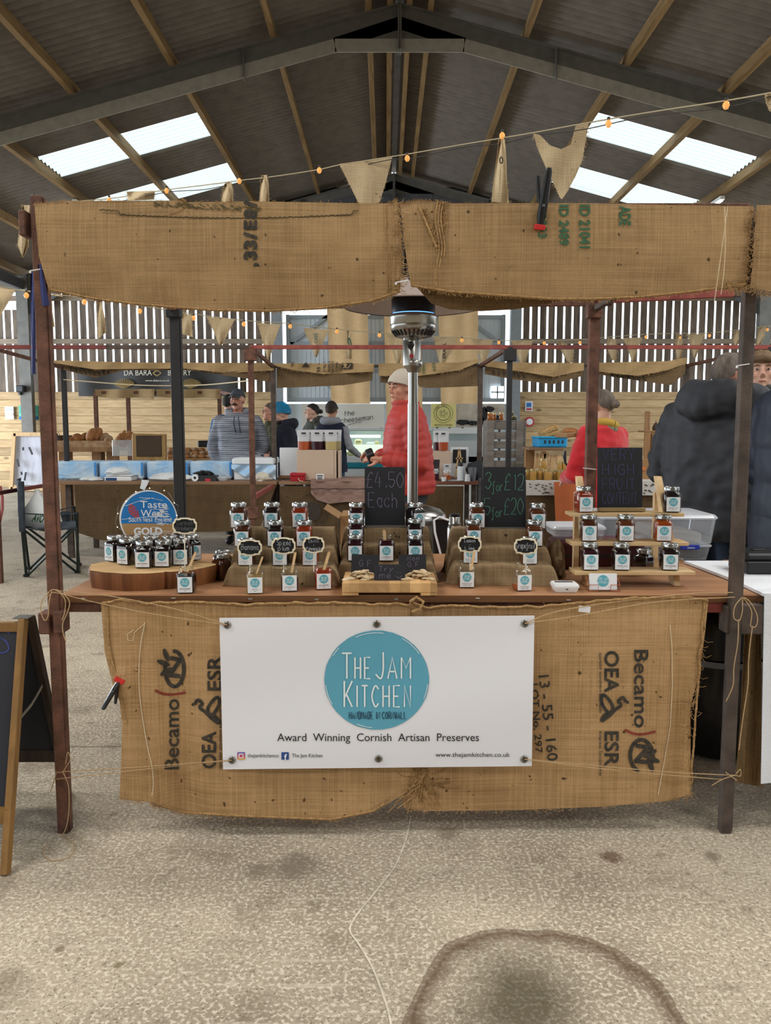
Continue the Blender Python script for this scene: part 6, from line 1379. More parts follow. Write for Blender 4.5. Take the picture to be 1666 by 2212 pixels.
MB().lathe([(.11, 0), (.11, .03)], c_, 28, axis=rotm(math.pi/2)).build('red_rim', M_NRD, t); MB().lathe([(.075, 0), (.075, .035)], c_, 24, axis=rotm(math.pi/2)).build('white_centre', M_NWH, t)
t = thing('flood_light', 'dark flood light fixed to the slatted wall at the far left', 'light', W(41, 850, 18.6)); P1('lamp_head', M_DKG, t, 33, 832, 50, 847, 18.5, .2, .02); P1('bracket', M_DKG, t, 39, 845, 44, 853, 18.6, .1)
# ---- counters
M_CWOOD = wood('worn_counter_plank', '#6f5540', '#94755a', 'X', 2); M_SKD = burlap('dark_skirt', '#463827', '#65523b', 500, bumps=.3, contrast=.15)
M_REDW = wood('red_brown_counter', '#5e3a2c', '#865844', 'X', 3)
def counter(u0, u1, lab, m_, Y0=8.5, Y1=9.4, v=1040):
    a, b_ = W(u0, v, Y0), W(u1, v, Y0); t = thing('market_counter', lab, 'counter', ((a.x+b_.x)/2, (Y0+Y1)/2, 0)); MB().box(((a.x+b_.x)/2, (Y0+Y1)/2, a.z-.018), (b_.x-a.x, Y1-Y0, .036), bev=.004).build('counter_top', m_, t)
    for x in (a.x+.15, b_.x-.1):
        for y in (Y0+.08, Y1-.08): MB().box((x, y, (a.z-.036)/2), (.05, .05, a.z-.036)).build('leg', M_RUSTD, t)
    return a.z
zc = counter(112, 598, 'long plank counter under the blue wrapped boxes behind the left of the stall', M_CWOOD)
counter(602, 786, 'plank counter under the pale box display in the second row', M_CWOOD); counter(790, 1046, 'red brown plank counter right of the man in the red jacket', M_REDW)
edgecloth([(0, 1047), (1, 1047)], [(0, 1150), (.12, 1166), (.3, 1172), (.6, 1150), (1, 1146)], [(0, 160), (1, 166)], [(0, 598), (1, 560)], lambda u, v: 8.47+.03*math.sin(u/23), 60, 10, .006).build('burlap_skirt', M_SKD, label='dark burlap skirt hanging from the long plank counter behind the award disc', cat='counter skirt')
sk = thing('burlap_skirt', 'dark burlap skirt with round coffee emblem behind the cardboard box', 'counter skirt', W(700, 1180, 8.47))
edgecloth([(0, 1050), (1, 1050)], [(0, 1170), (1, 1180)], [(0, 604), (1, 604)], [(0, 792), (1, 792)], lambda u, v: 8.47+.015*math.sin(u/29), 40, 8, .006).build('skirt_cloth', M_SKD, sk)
mb = MB(); kk = lambda x, y: W(x, y, 8.44); C2 = [(675+35*math.cos(a), 1105+38*math.sin(a)) for a in [k*math.pi/24 for k in range(49)]]; ribbon(mb, C2, 1.6, kk); disc(mb, kk, 19, 30, cx=675, cy=1105, ry=21, rag=.05)
for i_, c2 in enumerate('COFFEE MERCHANTS'): write(mb, c2, lambda x, y, i_=i_: (lambda a, r_: kk(675+r_*math.sin(a)+x*math.cos(a), 1105-r_*math.cos(a)+x*math.sin(a)))(2.9-i_*.15+.0, 25+y), 6, 1.1, .7)
ink(mb, 'UNPLASHED', 735, 1120, 50, 7, 90, lambda u, v: 8.44, bold=.02); mb.build('sack_print', M_INK, sk)
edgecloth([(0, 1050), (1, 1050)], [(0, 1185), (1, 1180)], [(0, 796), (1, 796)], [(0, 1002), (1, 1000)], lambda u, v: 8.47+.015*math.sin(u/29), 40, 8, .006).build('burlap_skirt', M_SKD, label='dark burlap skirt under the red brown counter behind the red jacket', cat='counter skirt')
tcl = thing('tablecloth', 'pinkish wood patterned tablecloth draped over the middle counter', 'tablecloth', W(735, 1085, 8.4)); M_WPC = wood('wood_print_cloth', '#7d6057', '#a58a80', 'X', 4, rough=.8)
edgecloth([(0, 1036), (1, 1034)], [(0, 1040), (1, 1040)], [(0, 670), (1, 672)], [(0, 800), (1, 800)], lambda u, v: 8.42, 20, 2, .3).build('cloth_top', M_WPC, tcl)
edgecloth([(0, 1040), (1, 1040)], [(0, 1066), (.1, 1080), (.3, 1088), (.6, 1084), (1, 1088)], [(0, 671), (1, 672)], [(0, 800), (1, 800)], lambda u, v: 8.42+.02*math.sin(u/9), 40, 6, .006).build('cloth_drop', M_WPC, tcl)
MB().tube([W(671+i*5, 1056+.6*math.sin(i), 8.40) for i in range(26)], .004, 4).build('printed_line', mat('dark_line', '#3f2f2a', .8), tcl)
# blue wrapped boxes
M_BLUEW = mat('blue_film_over_white', '#8fc0ea', .35, col2='#c9dcea', scale=7, bump=.6, bscale=14); M_BLUED = mat('deep_blue_film', '#3f8fd8', .3); M_POLY = mat('white_polystyrene', '#dfe5ea', .8)
def lump(cx, cy, cz, rx, ry, rz_, seed, m, lab=None, cat=None, nm='bag', par=None, amp=.22, fr=9):
    mb = MB().ball((0, 0, 0), 1, 12); vs = []
    for p in mb.v:
        k = 1+amp*nz(p.x*2.1+seed, p.y*2.1, p.z*2.1)+amp*.5*nz(p.x*fr*.5, p.y*fr*.5+seed, p.z*fr*.5); z = max(p.z*k, -.72)
        vs.append(Vector((cx+p.x*k*rx, cy+p.y*k*ry, cz+(z+.72)/1.72*rz_*1.0)))
    mb.v = vs; return mb.build(nm, m, par, lab, cat)
for (u0, u1, lab) in ((110, 209, 'blue film wrapped box at the left end of the long counter'), (212, 310, 'blue film wrapped box behind the white scales'), (315, 406, 'blue film wrapped box behind the green printed bag'), (409, 501, 'blue film wrapped box behind the white paper roll')):
    t = thing('wrapped_box', lab, 'box', W((u0+u1)/2, 1037, 8.8), 'blue film wrapped boxes'); a, b_ = W(u0, 997, 8.75), W(u1, 1037, 8.75); b_.z = zc+.001
    P = MB().box(((a.x+b_.x)/2, 8.93, (a.z+b_.z)/2), (b_.x-a.x-.01, .36, a.z-b_.z), bev=.02); P.build('wrapped_body', M_BLUEW, t)
    mb = MB()
    for k in range(16):
        s_, q = R.uniform(.15, .85), R.random(); p = Vector((lerp(a.x, b_.x, s_), 8.742, lerp(b_.z, a.z, q)))
        mb.tube([p, p+Vector((R.uniform(-.1, .1), -.004, R.uniform(-.05, .05))), p+Vector((R.uniform(-.12, .12), 0, R.uniform(-.07, .07)))], .0016, 4, flat=.5)
    mb.build('film_creases', M_POLY if u0 != 212 else M_BLUEW, t); MB().box((b_.x-.012, 8.745, (a.z+b_.z)/2+.02), (.02, .012, (a.z-b_.z)*.7), bev=.003).build('film_edge', M_BLUED, t)
t = thing('cool_box', 'white polystyrene box with lid half wrapped in blue film, beside the middle post', 'box', W(548, 1037, 8.75)); a, b_ = W(503, 1003, 8.7), W(593, 1037, 8.7)
MB().box(((a.x+b_.x)/2, 8.9, (a.z+zc)/2), (b_.x-a.x-.02, .4, a.z-zc-.002), bev=.01).build('box_body', M_POLY, t); P1('lid', M_POLY, t, 501, 990, 592, 1004, 8.68, .44, .012)
mb = edgecloth([(0, 1003), (.5, 1006), (1, 1004)], [(0, 1012), (.3, 1030), (.55, 1030), (.8, 1022), (1, 1037)], [(0, 500), (1, 500)], [(0, 596), (1, 596)], lambda u, v: 8.675+.02*math.sin(u/7+v/5), 40, 10, .004); mb.build('blue_film', M_BLUEW, t)
c_ = W(1204, 1226, 3.0); lump(c_.x, 3.02, ZT+.001, .032, .07, .13, 33, M_BURT, 'gathered burlap cloth bunched against the right side of the right stand', 'cloth', 'burlap_offcut', amp=.35)
t = thing('scales', 'white and blue shop scales with a crumpled bag on top on the long counter', 'scales', W(254, 1040, 8.55)); P1('scale_body', M_WPL, t, 225, 1030, 284, 1040, 8.54, .2, .01); P1('weighing_plate', M_WPL, t, 229, 1026, 286, 1029, 8.55, .2, .004); P1('display', mat('blue_panel', '#2b4a78', .4), t, 228, 1032, 252, 1038, 8.535, .01)
c_ = W(254, 1026, 8.62); M_BAGW = glassy('white_carrier_bag', (.95, .97, .98), .1, .3, .75, (.8, .83, .84)); lump(c_.x, 8.62, c_.z, .13, .09, .085, 3, M_BAGW, 'crumpled clear bag lying on the shop scales', 'bag', 'plastic_bag')
c_ = W(196, 1039, 8.56); lump(c_.x, 8.58, zc, .12, .06, .045, 5, M_BAGW, 'folded white bag on the long counter left of the scales', 'bag', 'plastic_bag')
c_ = W(368, 1039, 8.56); lump(c_.x, 8.6, zc, .22, .09, .09, 8, M_BAGW, 'white carrier bag with green print lying on the long counter', 'bag', 'plastic_bag')
rowcloth([(0, 306, 1036, 322, 1038), (.4, 305, 1044, 319, 1046), (1, 302, 1055, 312, 1059)], lambda u, v, s, t: 8.47+.01*s, 5, 8, .004).build('paper_strip', M_POLY, label='white paper strip hanging over the front edge of the long counter', cat='paper')
t = thing('paper_roll', 'white paper roll seen end on beside the black carton', 'roll', W(421, 1041, 8.52)); c_ = W(421, 1034, 8.52); rr_ = 7.5*PXM(8.52); MB().lathe([(rr_*.4, 0), (rr_, 0), (rr_, -.12), (rr_*.4, -.12)], (c_.x, 8.52, zc+rr_), 24, axis=rotm(math.pi/2), cap=False).build('roll_paper', M_POLY, t); MB().lathe([(rr_*.42, .0), (rr_*.42, -.1)], (c_.x, 8.525, zc+rr_), 16, axis=rotm(math.pi/2)).build('core', M_DKG, t)
t = thing('glove_carton', 'black carton with a red label and black gloves on top, long counter', 'carton', W(447, 1041, 8.54)); P1('carton_box', M_DKG, t, 428, 1027, 467, 1041, 8.52, .14, .003); P1('red_label', M_NRD, t, 443, 1034, 455, 1041, 8.515, .01, 0)
c_ = W(441, 1027, 8.6); lump(c_.x, 8.6, c_.z, .10, .05, .05, 12, M_CLB, 'pair of black gloves lying on the black carton', 'gloves', 'gloves', amp=.4)
c_ = W(480, 1040, 8.55); MB().lathe([(.035, 0), (.06, .03), (.065, .04), (.06, .04), (.035, .005)], (c_.x, 8.58, zc), 20).build('bowl', M_TUBL, label='small clear bowl on the long counter beside the black carton', cat='bowl')
c_ = W(565, 1039, 8.5); lump(c_.x, 8.56, zc, .08, .05, .095, 15, mat('cream_cloth', '#cfc8ba', .9, var=.1), 'crumpled cream cloth in front of the white cool box', 'cloth', 'cloth', amp=.35)
# box display and pouches
M_PLYP = mat('pale_plywood', '#c3ad99', .7, var=.05, scale=3); M_POUCH = mat('silver_white_pouch', '#c4c5c9', .35, bump=.3, bscale=40)
t = thing('box_display', 'pale plywood display box holding three front pouches on the middle counter', 'display box', W(690, 1038, 8.6)); P1('front_panel', M_PLYP, t, 641, 974, 722, 1038, 8.58, .02); P1('box_side', M_PLYP, t, 722, 972, 727, 1039, 8.58, .32); P1('box_side', M_PLYP, t, 730, 973, 735, 1038, 8.6, .32); P1('box_top', M_PLYP, t, 641, 972, 722, 975, 8.60, .3)
t = thing('white_panel', 'plain white panel leaning behind the pale plywood box on the middle counter', 'panel', W(622, 1030, 8.8)); P1('board', M_POLY, t, 604, 967, 645, 1028, 8.8, .02)
P1('foot', M_CWOOD, t, 602, 1027, 645, 1033, 8.78, .06)
def pouch(u, vb, w, h, Y, colr, lab, name2=None, dark=False, z=None):
    c_ = W(u, vb, Y); t = thing('food_pouch', lab, 'pouch', (c_.x, Y, c_.z if z is None else z), 'stand up food pouches'); k = PXM(Y); z0 = c_.z if z is None else z
    def ring(q, ww, dd): return [Vector((c_.x+ww*k*math.cos(a), Y+dd*math.sin(a), z0+q*h*k)) for a in [2*math.pi*i/20 for i in range(20)]]
    MB().loft([ring(0, w*.42, .03), ring(.12, w*.44, .028), ring(.42, w*.45, .022)]).build('filled_part', mat('pouch_'+lab.split()[0], colr, .25), t)
    MB().loft([ring(.42, w*.455, .0225), ring(.7, w*.47, .014), ring(.95, w*.5, .004), ring(1, w*.5, .003)]).build('pouch_top', M_POUCH if not dark else mat('dark_pouch_film', '#2d2427', .35), t)
    P1('pouch_label', M_DKG, t, u-w*.18, vb-h*.9, u+w*.18, vb-h*.82, Y-.035, .004, 0)
    if name2:
        for i_, s_ in enumerate(name2): mb = MB(); typeset(mb, s_, lambda x, y: W(u+x, vb-h*.45+i_*6-y, Y-.036), w*.8, 5, bold=.02); mb.build('pouch_lettering', M_PRINTW, t)
for (u, Y, colr, lab) in ((656, 8.63, '#a8502a', 'orange filled clear pouch at the left of the row on the plywood box'), (685, 8.63, '#34121d', 'purple filled clear pouch in the middle of the row on the plywood box'), (715, 8.63, '#b3a06a', 'yellow filled clear pouch at the right of the row on the plywood box'),
        (668, 8.75, '#a0492a', 'rusty filled pouch behind the left front pouch'), (698, 8.75, '#321220', 'maroon filled pouch behind the middle front pouch'), (725, 8.75, '#a8986a', 'straw filled pouch behind the right front pouch')):
    pouch(u, 972, 27, 42, Y, colr, lab, z=W(690, 972, 8.6).z+.002)
t = thing('red_cash_box', 'small red cash box with a key string on the middle counter', 'cash box', W(643, 1040, 8.52)); P1('box_base', mat('red_enamel', '#a01f28', .4), t, 627, 1029, 659, 1040.5, 8.5, .16, .006); P1('box_lid', mat('red_enamel_lid', '#a82730', .4), t, 626, 1022, 660, 1029, 8.495, .17, .008); MB().tube([W(644, 1033, 8.49), W(648, 1039, 8.485), W(655, 1040, 8.485)], .004, 5).build('key_string', M_TWINEL, t)
t = thing('card_reader', 'white card reader standing on the wood patterned cloth', 'card reader', W(692, 1040, 8.42)); P1('body', M_WPL, t, 683, 1024, 700, 1040, 8.44, .07, .008); P1('screen', M_GREYP, t, 685, 1026, 697, 1029, 8.435, .006, 0); P1('keypad', M_GREYP, t, 686, 1031, 696, 1036, 8.437, .004, 0)
# right hand part of the middle counter
t = thing('box_display', 'pale plywood display box behind the right shoulder of the red jacket', 'display box', W(955, 1036, 8.7)); P1('front_panel', M_PLYP, t, 932, 974, 974, 1036, 8.7, .3)
pouch(944, 973, 16, 42, 8.75, '#3a1018', 'maroon filled clear pouch half hidden by the red jacket'); pouch(958, 973, 24, 42, 8.72, '#a04a28', 'orange filled clear pouch on the right plywood box')
pouch(941, 1037, 18, 44, 8.55, '#3a1420', 'beetroot coloured printed pouch standing right of the red jacket', ('DARK', 'BEET'), True); pouch(966, 1036, 19, 34, 8.6, '#b35a2a', 'orange printed pouch in front of the right plywood box', ('KIM', 'CHI'))
t = thing('paper_cup', 'small white paper cup with a wooden spoon on the red brown counter', 'cup', W(959, 1039, 8.52)); c_ = W(959, 1039, 8.52); MB().lathe([(.024, 0), (.031, .045)], (c_.x, 8.53, zc), 20).build('cup_body', M_POLY, t); MB().bar((c_.x, 8.53, zc+.03), (c_.x+.05, 8.54, zc+.1), .014, .003).build('spoon', M_STICK, t)
t = thing('framed_board', 'small framed black board standing behind the flask on the middle counter', 'board', W(993, 1030, 8.95)); P1('board_frame', M_LABELP, t, 974, 966, 1012, 1030, 8.95, .02); P1('board_face', M_CBF, t, 979, 971, 1007, 1000, 8.94, .01)
t = thing('wooden_stand', 'small wooden easel with crossed legs on the middle counter', 'easel', W(991, 1037, 8.75))
for p, q in (((992, 970), (984, 1032)), ((993, 970), (1001, 1032)), ((985, 990), (1000, 990)), ((984, 1010), (1001, 1010))): MB().bar(W(*p, 8.75), W(*q, 8.75), .016, .016).build('strut', M_STICK, t)
t = thing('flask', 'white drinks flask with black lid on the red brown counter', 'flask', W(995, 1036, 8.6)); c_ = W(995, 1036, 8.6); MB().lathe([(.036, 0), (.036, .15), (.03, .155)], (c_.x, 8.6, zc), 20).build('flask_body', M_POLY, t); MB().lathe([(.031, .155), (.031, .185), (.02, .20)], (c_.x, 8.6, zc), 20).build('flask_lid', M_CLB, t)
t = thing('cup_stack', 'short stack of white paper cups on the red brown counter', 'cups', W(1010, 1038, 8.53)); c_ = W(1010, 1038, 8.53)
for k in range(3): MB().lathe([(.030, .0+k*.012), (.022, .05+k*.012)], (c_.x, 8.53, zc), 18).build('cup', M_POLY, t)
t = thing('travel_mug', 'grey travel mug in front of the dark backpack', 'mug', W(1020, 1037, 8.6)); c_ = W(1020, 1037, 8.6); MB().lathe([(.034, 0), (.045, .14), (.043, .142)], (c_.x, 8.6, zc), 20).build('mug_body', mat('grey_mug', '#6b6f75', .5), t)
c_ = W(1028, 1037, 8.75); lump(c_.x, 8.78, zc, .10, .08, .20, 22, mat('charcoal_fabric', '#303237', .8), 'dark grey backpack on the right end of the red brown counter', 'backpack', 'backpack', amp=.3)
c_ = W(985, 1040, 8.52); MB().lathe([(.10, 0), (.11, .008)], (c_.x, 8.6, zc), 24).build('paper_plate', M_POLY, label='white paper plate lying on the red brown counter', cat='plate')
# grey crate with jars
M_GREYW = wood('grey_crate_wood', '#5a554f', '#7d7770', 'X', 4); t = thing('wooden_crate', 'weathered grey wooden crate standing on end right of the red brown counter', 'crate', W(1094, 1010, 7.9)); t.location.z = .0
for v in (912, 933, 953, 973, 995, 1016): P1('slat', M_GREYW, t, 1056, v, 1133, v+16, 7.92, .02)
for u in (1053, 1116): P1('upright', M_GREYW, t, u, 910, u+14, 1036, 7.90, .02)
for u in (1052, 1131): P1('side', M_GREYW, t, u, 910, u+4, 1036, 7.92, .3)
P1('end', M_GREYW, t, 1053, 908, 1135, 911, 7.92, .3)
cz_ = W(1094, 1036, 7.9).z; MB().box((W(1094, 1, 7.9).x, 8.07, cz_/2), (.34, .26, cz_-.002)).build('storage_crate', M_DKG, label='dark crate standing under the grey wooden crate', cat='crate')
M_HONEY = mat('amber_honey', '#8a4a14', .15); M_HONEYC = mat('set_honey', '#a8823f', .3, var=.1); M_HLID = mat('pale_metal_lid', '#b9a878', .35, .6)
hp = None
def honey(u, v, w, h, Y, m_, lab, grp, z=None):
    c_ = W(u, v, Y); k = PXM(Y); t = thing('honey_jar', lab, 'jar', (c_.x, Y, c_.z if z is None else z), grp); o_ = (c_.x, Y, c_.z if z is None else z)
    MB().lathe([(w*k*.46, 0), (w*k*.5, h*k*.06), (w*k*.5, h*k*.72), (w*k*.42, h*k*.82)], o_, 20).build('jar_body', m_, t); MB().lathe([(w*k*.46, h*k*.82), (w*k*.46, h*k)], o_, 20).build('lid', M_HLID, t)
ztc = W(1094, 908, 7.92).z+.002
honey(1071, 0, 12, 17, 8.0, M_HONEY, 'amber honey jar at the left on top of the grey crate', 'jars on the grey crate', ztc); honey(1081, 0, 7, 15, 8.1, M_HONEY, 'narrow amber jar beside the left jar on the grey crate', 'jars on the grey crate', ztc); honey(1096, 0, 9, 16, 8.05, M_HONEY, 'amber jar partly behind the black post on the grey crate', 'jars on the grey crate', ztc)
M_OLIVE = mat('dark_olive_preserve', '#3b3a22', .3)
for u, o_ in ((1112, 'left'), (1120, 'middle'), (1128, 'right')): honey(u, 0, 8, 9, 8.0, M_OLIVE, 'tiny dark jar at the bottom %s of the little pyramid on the grey crate' % o_, 'tiny jars on the grey crate', ztc)
honey(1120, 0, 8, 9, 8.0, M_OLIVE, 'tiny dark jar on top of the little pyramid on the grey crate', 'tiny jars on the grey crate', ztc+9.5*PXM(8.0))
# honey table
YHT = 6.9; zh = W(1180, 1040, YHT).z
t = thing('honey_table', 'trestle table under the bee patterned cloth behind the shelf', 'table', W(1290, 1040, YHT+.3)); t.location.z = 0; a, b_ = W(1137, 1040, YHT), W(1440, 1040, YHT)
MB().box(((a.x+b_.x)/2, YHT+.36, zh-.02), (b_.x-a.x, .7, .03)).build('table_top', M_CWOOD, t)
for x in (a.x+.08, b_.x-.08): MB().box((x, YHT+.4, (zh-.035)/2), (.05, .5, zh-.035)).build('leg', M_RUSTD, t)
bcl = thing('tablecloth', 'white cloth printed with small black bees over the honey table', 'tablecloth', W(1290, 1070, YHT)); M_BEE = mat('pale_grey_cloth', '#c3c1bd', .9, var=.05)
edgecloth([(0, 1039), (1, 1039)], [(0, 1070), (1, 1070)], [(0, 1137), (1, 1137)], [(0, 1436), (1, 1436)], lambda u, v: YHT-.01+.008*math.sin(u/9), 60, 4, .004).build('cloth_drop', M_BEE, bcl); MB().box(((a.x+b_.x)/2, YHT+.35, zh), (b_.x-a.x, .7, .006)).build('cloth_top', M_BEE, bcl)
mb = MB()
for k in range(34):
    u = R.choice([R.uniform(1142, 1192), R.uniform(1142, 1192), R.uniform(1390, 1432)]); v = R.uniform(1045, 1066)
    for dx, dy, r_ in ((0, 0, 1.6), (2.2, .6, 1.2), (-1.8, -.4, 1.0)): disc(mb, lambda x, y: W(x, y, YHT-.022), r_, 7, cx=u+dx, cy=v+dy, ry=r_*.7)
mb.build('bee_print', M_PBLK, bcl)
edgecloth([(0, 1041), (1, 1041)], [(0, 1138), (1, 1138)], [(0, 1197), (1, 1201)], [(0, 1258), (1, 1258)], lambda u, v: YHT-.05+.012*math.sin(u/6), 20, 8, .005).build('orange_cloth', mat('orange_cloth', '#b4663c', .9, var=.06), label='orange cloth hanging from the front of the honey table', cat='cloth')
edgecloth([(0, 1070), (1, 1070)], [(0, 1190), (1, 1190)], [(0, 1137), (1, 1137)], [(0, 1436), (1, 1436)], lambda u, v: YHT+.02+.01*math.sin(u/19), 40, 6, .004).build('burlap_skirt', M_SKD, label='dark burlap skirt below the bee patterned cloth', cat='counter skirt')
for i, (u, w, h) in enumerate(((1144, 13, 22), (1160, 15, 21), (1171, 13, 24), (1187, 17, 24), (1205, 17, 23), (1222, 15, 21), (1233, 12, 22))):
    honey(u, 0, w, h, YHT+.12+.06*(i % 2), M_HONEYC, 'set honey jar, %s in the front row on the honey table' % ('leftmost', 'second', 'third', 'fourth', 'fifth', 'sixth', 'rightmost')[i], 'set honey jars on the honey table', zh+.004)
t = thing('tasting_rack', 'low wooden rack with leaning boards behind the honey jars', 'rack', W(1180, 1035, 7.5)); t.location.z = zh
for p, q in (((1156, 1030), (1163, 980)), ((1175, 975), (1168, 1030)), ((1180, 980), (1184, 1030)), ((1196, 984), (1190, 1030)), ((1206, 984), (1212, 1030))): MB().bar(W(*p, 7.4), W(*q, 7.4), .045, .02).build('upright', M_STICK, t)
P1('rack_top', M_CWOOD, t, 1143, 967, 1218, 973, 7.3, .4)
zr2 = W(1174, 1014, 7.3).z; 
for (u, v, lab) in ((1174, 1014, 'set honey jar raised above the front row, left'), (1209, 1019, 'set honey jar raised above the front row, middle'), (1220, 1020, 'set honey jar raised above the front row, right')): honey(u, v, 16 if u < 1200 else 11, 23, 7.25, M_HONEYC, lab, 'set honey jars on the honey table')
MB().box((W(1192, 1, 7.25).x, 7.25, (zh+.004+W(1190, 1020, 7.25).z-.002)/2), (.24, .1, W(1190, 1020, 7.25).z-zh-.008)).build('riser', M_CWOOD, label='small wooden riser under the raised honey jars', cat='riser')
P_ = thing('cardboard_display', 'tall brown cardboard display at the left of the honey table', 'display', W(1145, 1036, 7.45)); P1('panel', M_CARD, P_, 1136, 972, 1154, 1036, 7.45, .1)
t = thing('hand_grinder', 'black cast iron hand grinder standing on the honey table in front of the red sweater', 'grinder', W(1233, 1039, YHT+.05)); c_ = W(1231, 1039, YHT+.05); k = PXM(YHT)
MB().lathe([(11*k, 0), (11*k, 3*k), (5*k, 6*k), (4*k, 16*k), (6*k, 20*k), (3*k, 27*k)], (c_.x, YHT+.06, zh+.004), 18).build('grinder_base', M_CLB, t); MB().tube([W(1231, 1013, YHT+.06), W(1222, 1000, YHT+.06), W(1220, 985, YHT+.06), W(1221, 974, YHT+.06)], [.012, .010, .016, .012], 8).build('grinder_arm', M_CLB, t)
t = thing('blue_crate', 'bright blue plastic crate on the wooden rack behind the honey table', 'crate', W(1195, 966, 7.5)); P1('crate_body', mat('blue_plastic', '#1f8fc4', .4), t, 1163, 945, 1226, 966.5, 7.35, .3, .01); P1('crate_rim', mat('blue_rim', '#2aa0d4', .4), t, 1161, 943, 1228, 947, 7.34, .32, .006)
mb = MB()
for u in (1176, 1186, 1195, 1205, 1214): bx(mb, u, 951, u+4, 958, 7.345, .005)
mb.build('crate_slots', M_DKG, t)
for (p, q, lab) in (((1166, 938), (1203, 922), 'upper woven basket leaning on the blue crate'), ((1168, 943), (1205, 934), 'lower woven basket leaning on the blue crate')):
    a, b_ = W(*p, 7.5), W(*q, 7.5); MB().bar(a, b_, .06, .2, bev=.02, up=(0, 1, 0)).build('woven_basket', mat('wicker', '#a88755', .8, bump=1, bscale=60, var=.25, scale=50), label=lab, cat='basket', group='woven baskets')
M_CRT = wood('brown_crate_wood', '#7a5a3c', '#a17c56', 'Z', 4); t = thing('wooden_crate', 'brown slatted crate standing on end right of the chalkboard on the shelf', 'crate', W(1420, 1036, 7.35)); t.location.z = zh+.005
for u in (1393, 1409, 1424, 1438): P1('slat', M_CRT, t, u, 934, u+11, 1036, 7.3, .02)
P1('crate_back', M_MAROON, t, 1395, 938, 1450, 1034, 7.45, .02); P1('crate_end', M_CRT, t, 1393, 930, 1450, 934, 7.3, .2); P1('crate_post', M_CRT, t, 1396, 888, 1404, 931, 7.38, .04)
for (u, colr, lab) in ((1417, '#3b2d1d', 'dark brown cone shaped candle on the brown crate'), (1433, '#c49a2a', 'yellow cone shaped candle on the brown crate, nearer the crate middle'), (1442, '#c9a236', 'yellow cone shaped candle on the brown crate, beside the dark jacket')):
    c_ = W(u, 931, 7.38); mb = MB(); k = PXM(7.38); mb.lathe([(5*k, 0), (7.5*k, 4*k), (7*k, 10*k), (3.5*k, 16*k), (1*k, 18*k), (.6*k, 22*k)], (c_.x, 7.38, c_.z+.0), 14)
    mb.build('beeswax_candle', mat('wax_'+lab.split()[0]+str(u), colr, .5, bump=1, bscale=90, var=.3, scale=60), label=lab, cat='candle', group='cone candles on the crate')
P_ = thing('cardboard_box', 'brown cardboard box with an orange spot beside the brown crate', 'box', W(1397, 1036, 7.2)); P1('box_body', M_CARD, P_, 1387, 992, 1407, 1036, 7.15, .12); c_ = W(1391, 1012, 7.145); MB().lathe([(.018, 0), (.018, .002)], c_, 16, axis=rotm(math.pi/2)).build('orange_spot', mat('orange_dot', '#c0703a', .7), P_)
# ---- display fridge
M_FRW = mat('fridge_white', '#c9cfd2', .4); M_FRT = mat('fridge_teal', '#1d7f90', .4); M_FRG = glassy('fridge_glass', (.95, 1, .98), .15, .05); M_FRI = mat('fridge_inside', '#dfe8dc', .5, emit=((.95, 1, .88), .55)); M_FRL = mat('fridge_lamp', '#ffffff', .4, emit=((1, 1, .92), 4))
fr = thing('display_fridge', 'long white refrigerated cheese display with lit glass front and teal band', 'display fridge', W(890, 1045, 12)); fr.location.z = 0
Yf_ = 12.0
a, b_ = W(738, 1012, Yf_), W(1056, 1012, Yf_); MB().box(((a.x+b_.x)/2, Yf_+.45, a.z/2), (b_.x-a.x, .9, a.z), bev=.01).build('cabinet', M_FRW, fr)
P1('teal_band', M_FRT, fr, 738, 1000, 1056, 1012, Yf_-.03, .9, .02); P1('lower_deck', M_FRW, fr, 738, 985, 1056, 1000, Yf_, .9, .01); P1('lit_well', M_FRI, fr, 742, 962, 935, 985, Yf_+.25, .6); P1('back_panel', M_FRW, fr, 738, 926, 1056, 985, Yf_+.85, .05)
P1('top_shelf', M_FRW, fr, 736, 925, 1058, 931, Yf_, .9, .01); P1('lamp', M_FRL, fr, 748, 940, 822, 945, Yf_+.3, .04); P1('glass_shelf', M_FRG, fr, 742, 961, 1056, 963, Yf_+.3, .5)
P1('glass_front', M_FRG, fr, 740, 931, 940, 986, Yf_+.02, .01, 0); P1('shutter', mat('ribbed_shutter', '#a9b1b6', .5), fr, 940, 952, 1054, 1000, Yf_+.0, .05); P1('shutter_rail', M_FRW, fr, 936, 925, 1058, 937, Yf_-.02, .05)
for u in (739, 936, 1054): P1('frame_post', M_FRW, fr, u, 926, u+3, 1000, Yf_-.01, .04)
M_CHEESE = mat('pale_cheese', '#d9cfa2', .6, var=.08)
for i, (u, v, w, h, lab) in enumerate(((749, 985, 20, 10, 'wrapped pale cheese at the left of the lit display fridge'), (772, 985, 9, 7, 'small cheese block left of centre in the display fridge'), (783, 985, 10, 9, 'small cheese block in the centre of the display fridge'), (796, 985, 10, 6, 'low cheese block right of centre in the display fridge'), (791, 961, 22, 6, 'white domed dish on the glass shelf of the display fridge'), (766, 961, 16, 12, 'clear bag of cheese on the glass shelf of the display fridge'), (808, 961, 12, 8, 'cheese wedge on the glass shelf beside the red jacket'))):
    bx(MB(), u, v-h, u+w, v, Yf_+.1+(.2 if v < 970 else 0), .14, 0, .02).build('cheese', M_CHEESE if i not in (4,) else M_POLY, label=lab, cat='cheese', group='cheeses in the display fridge')
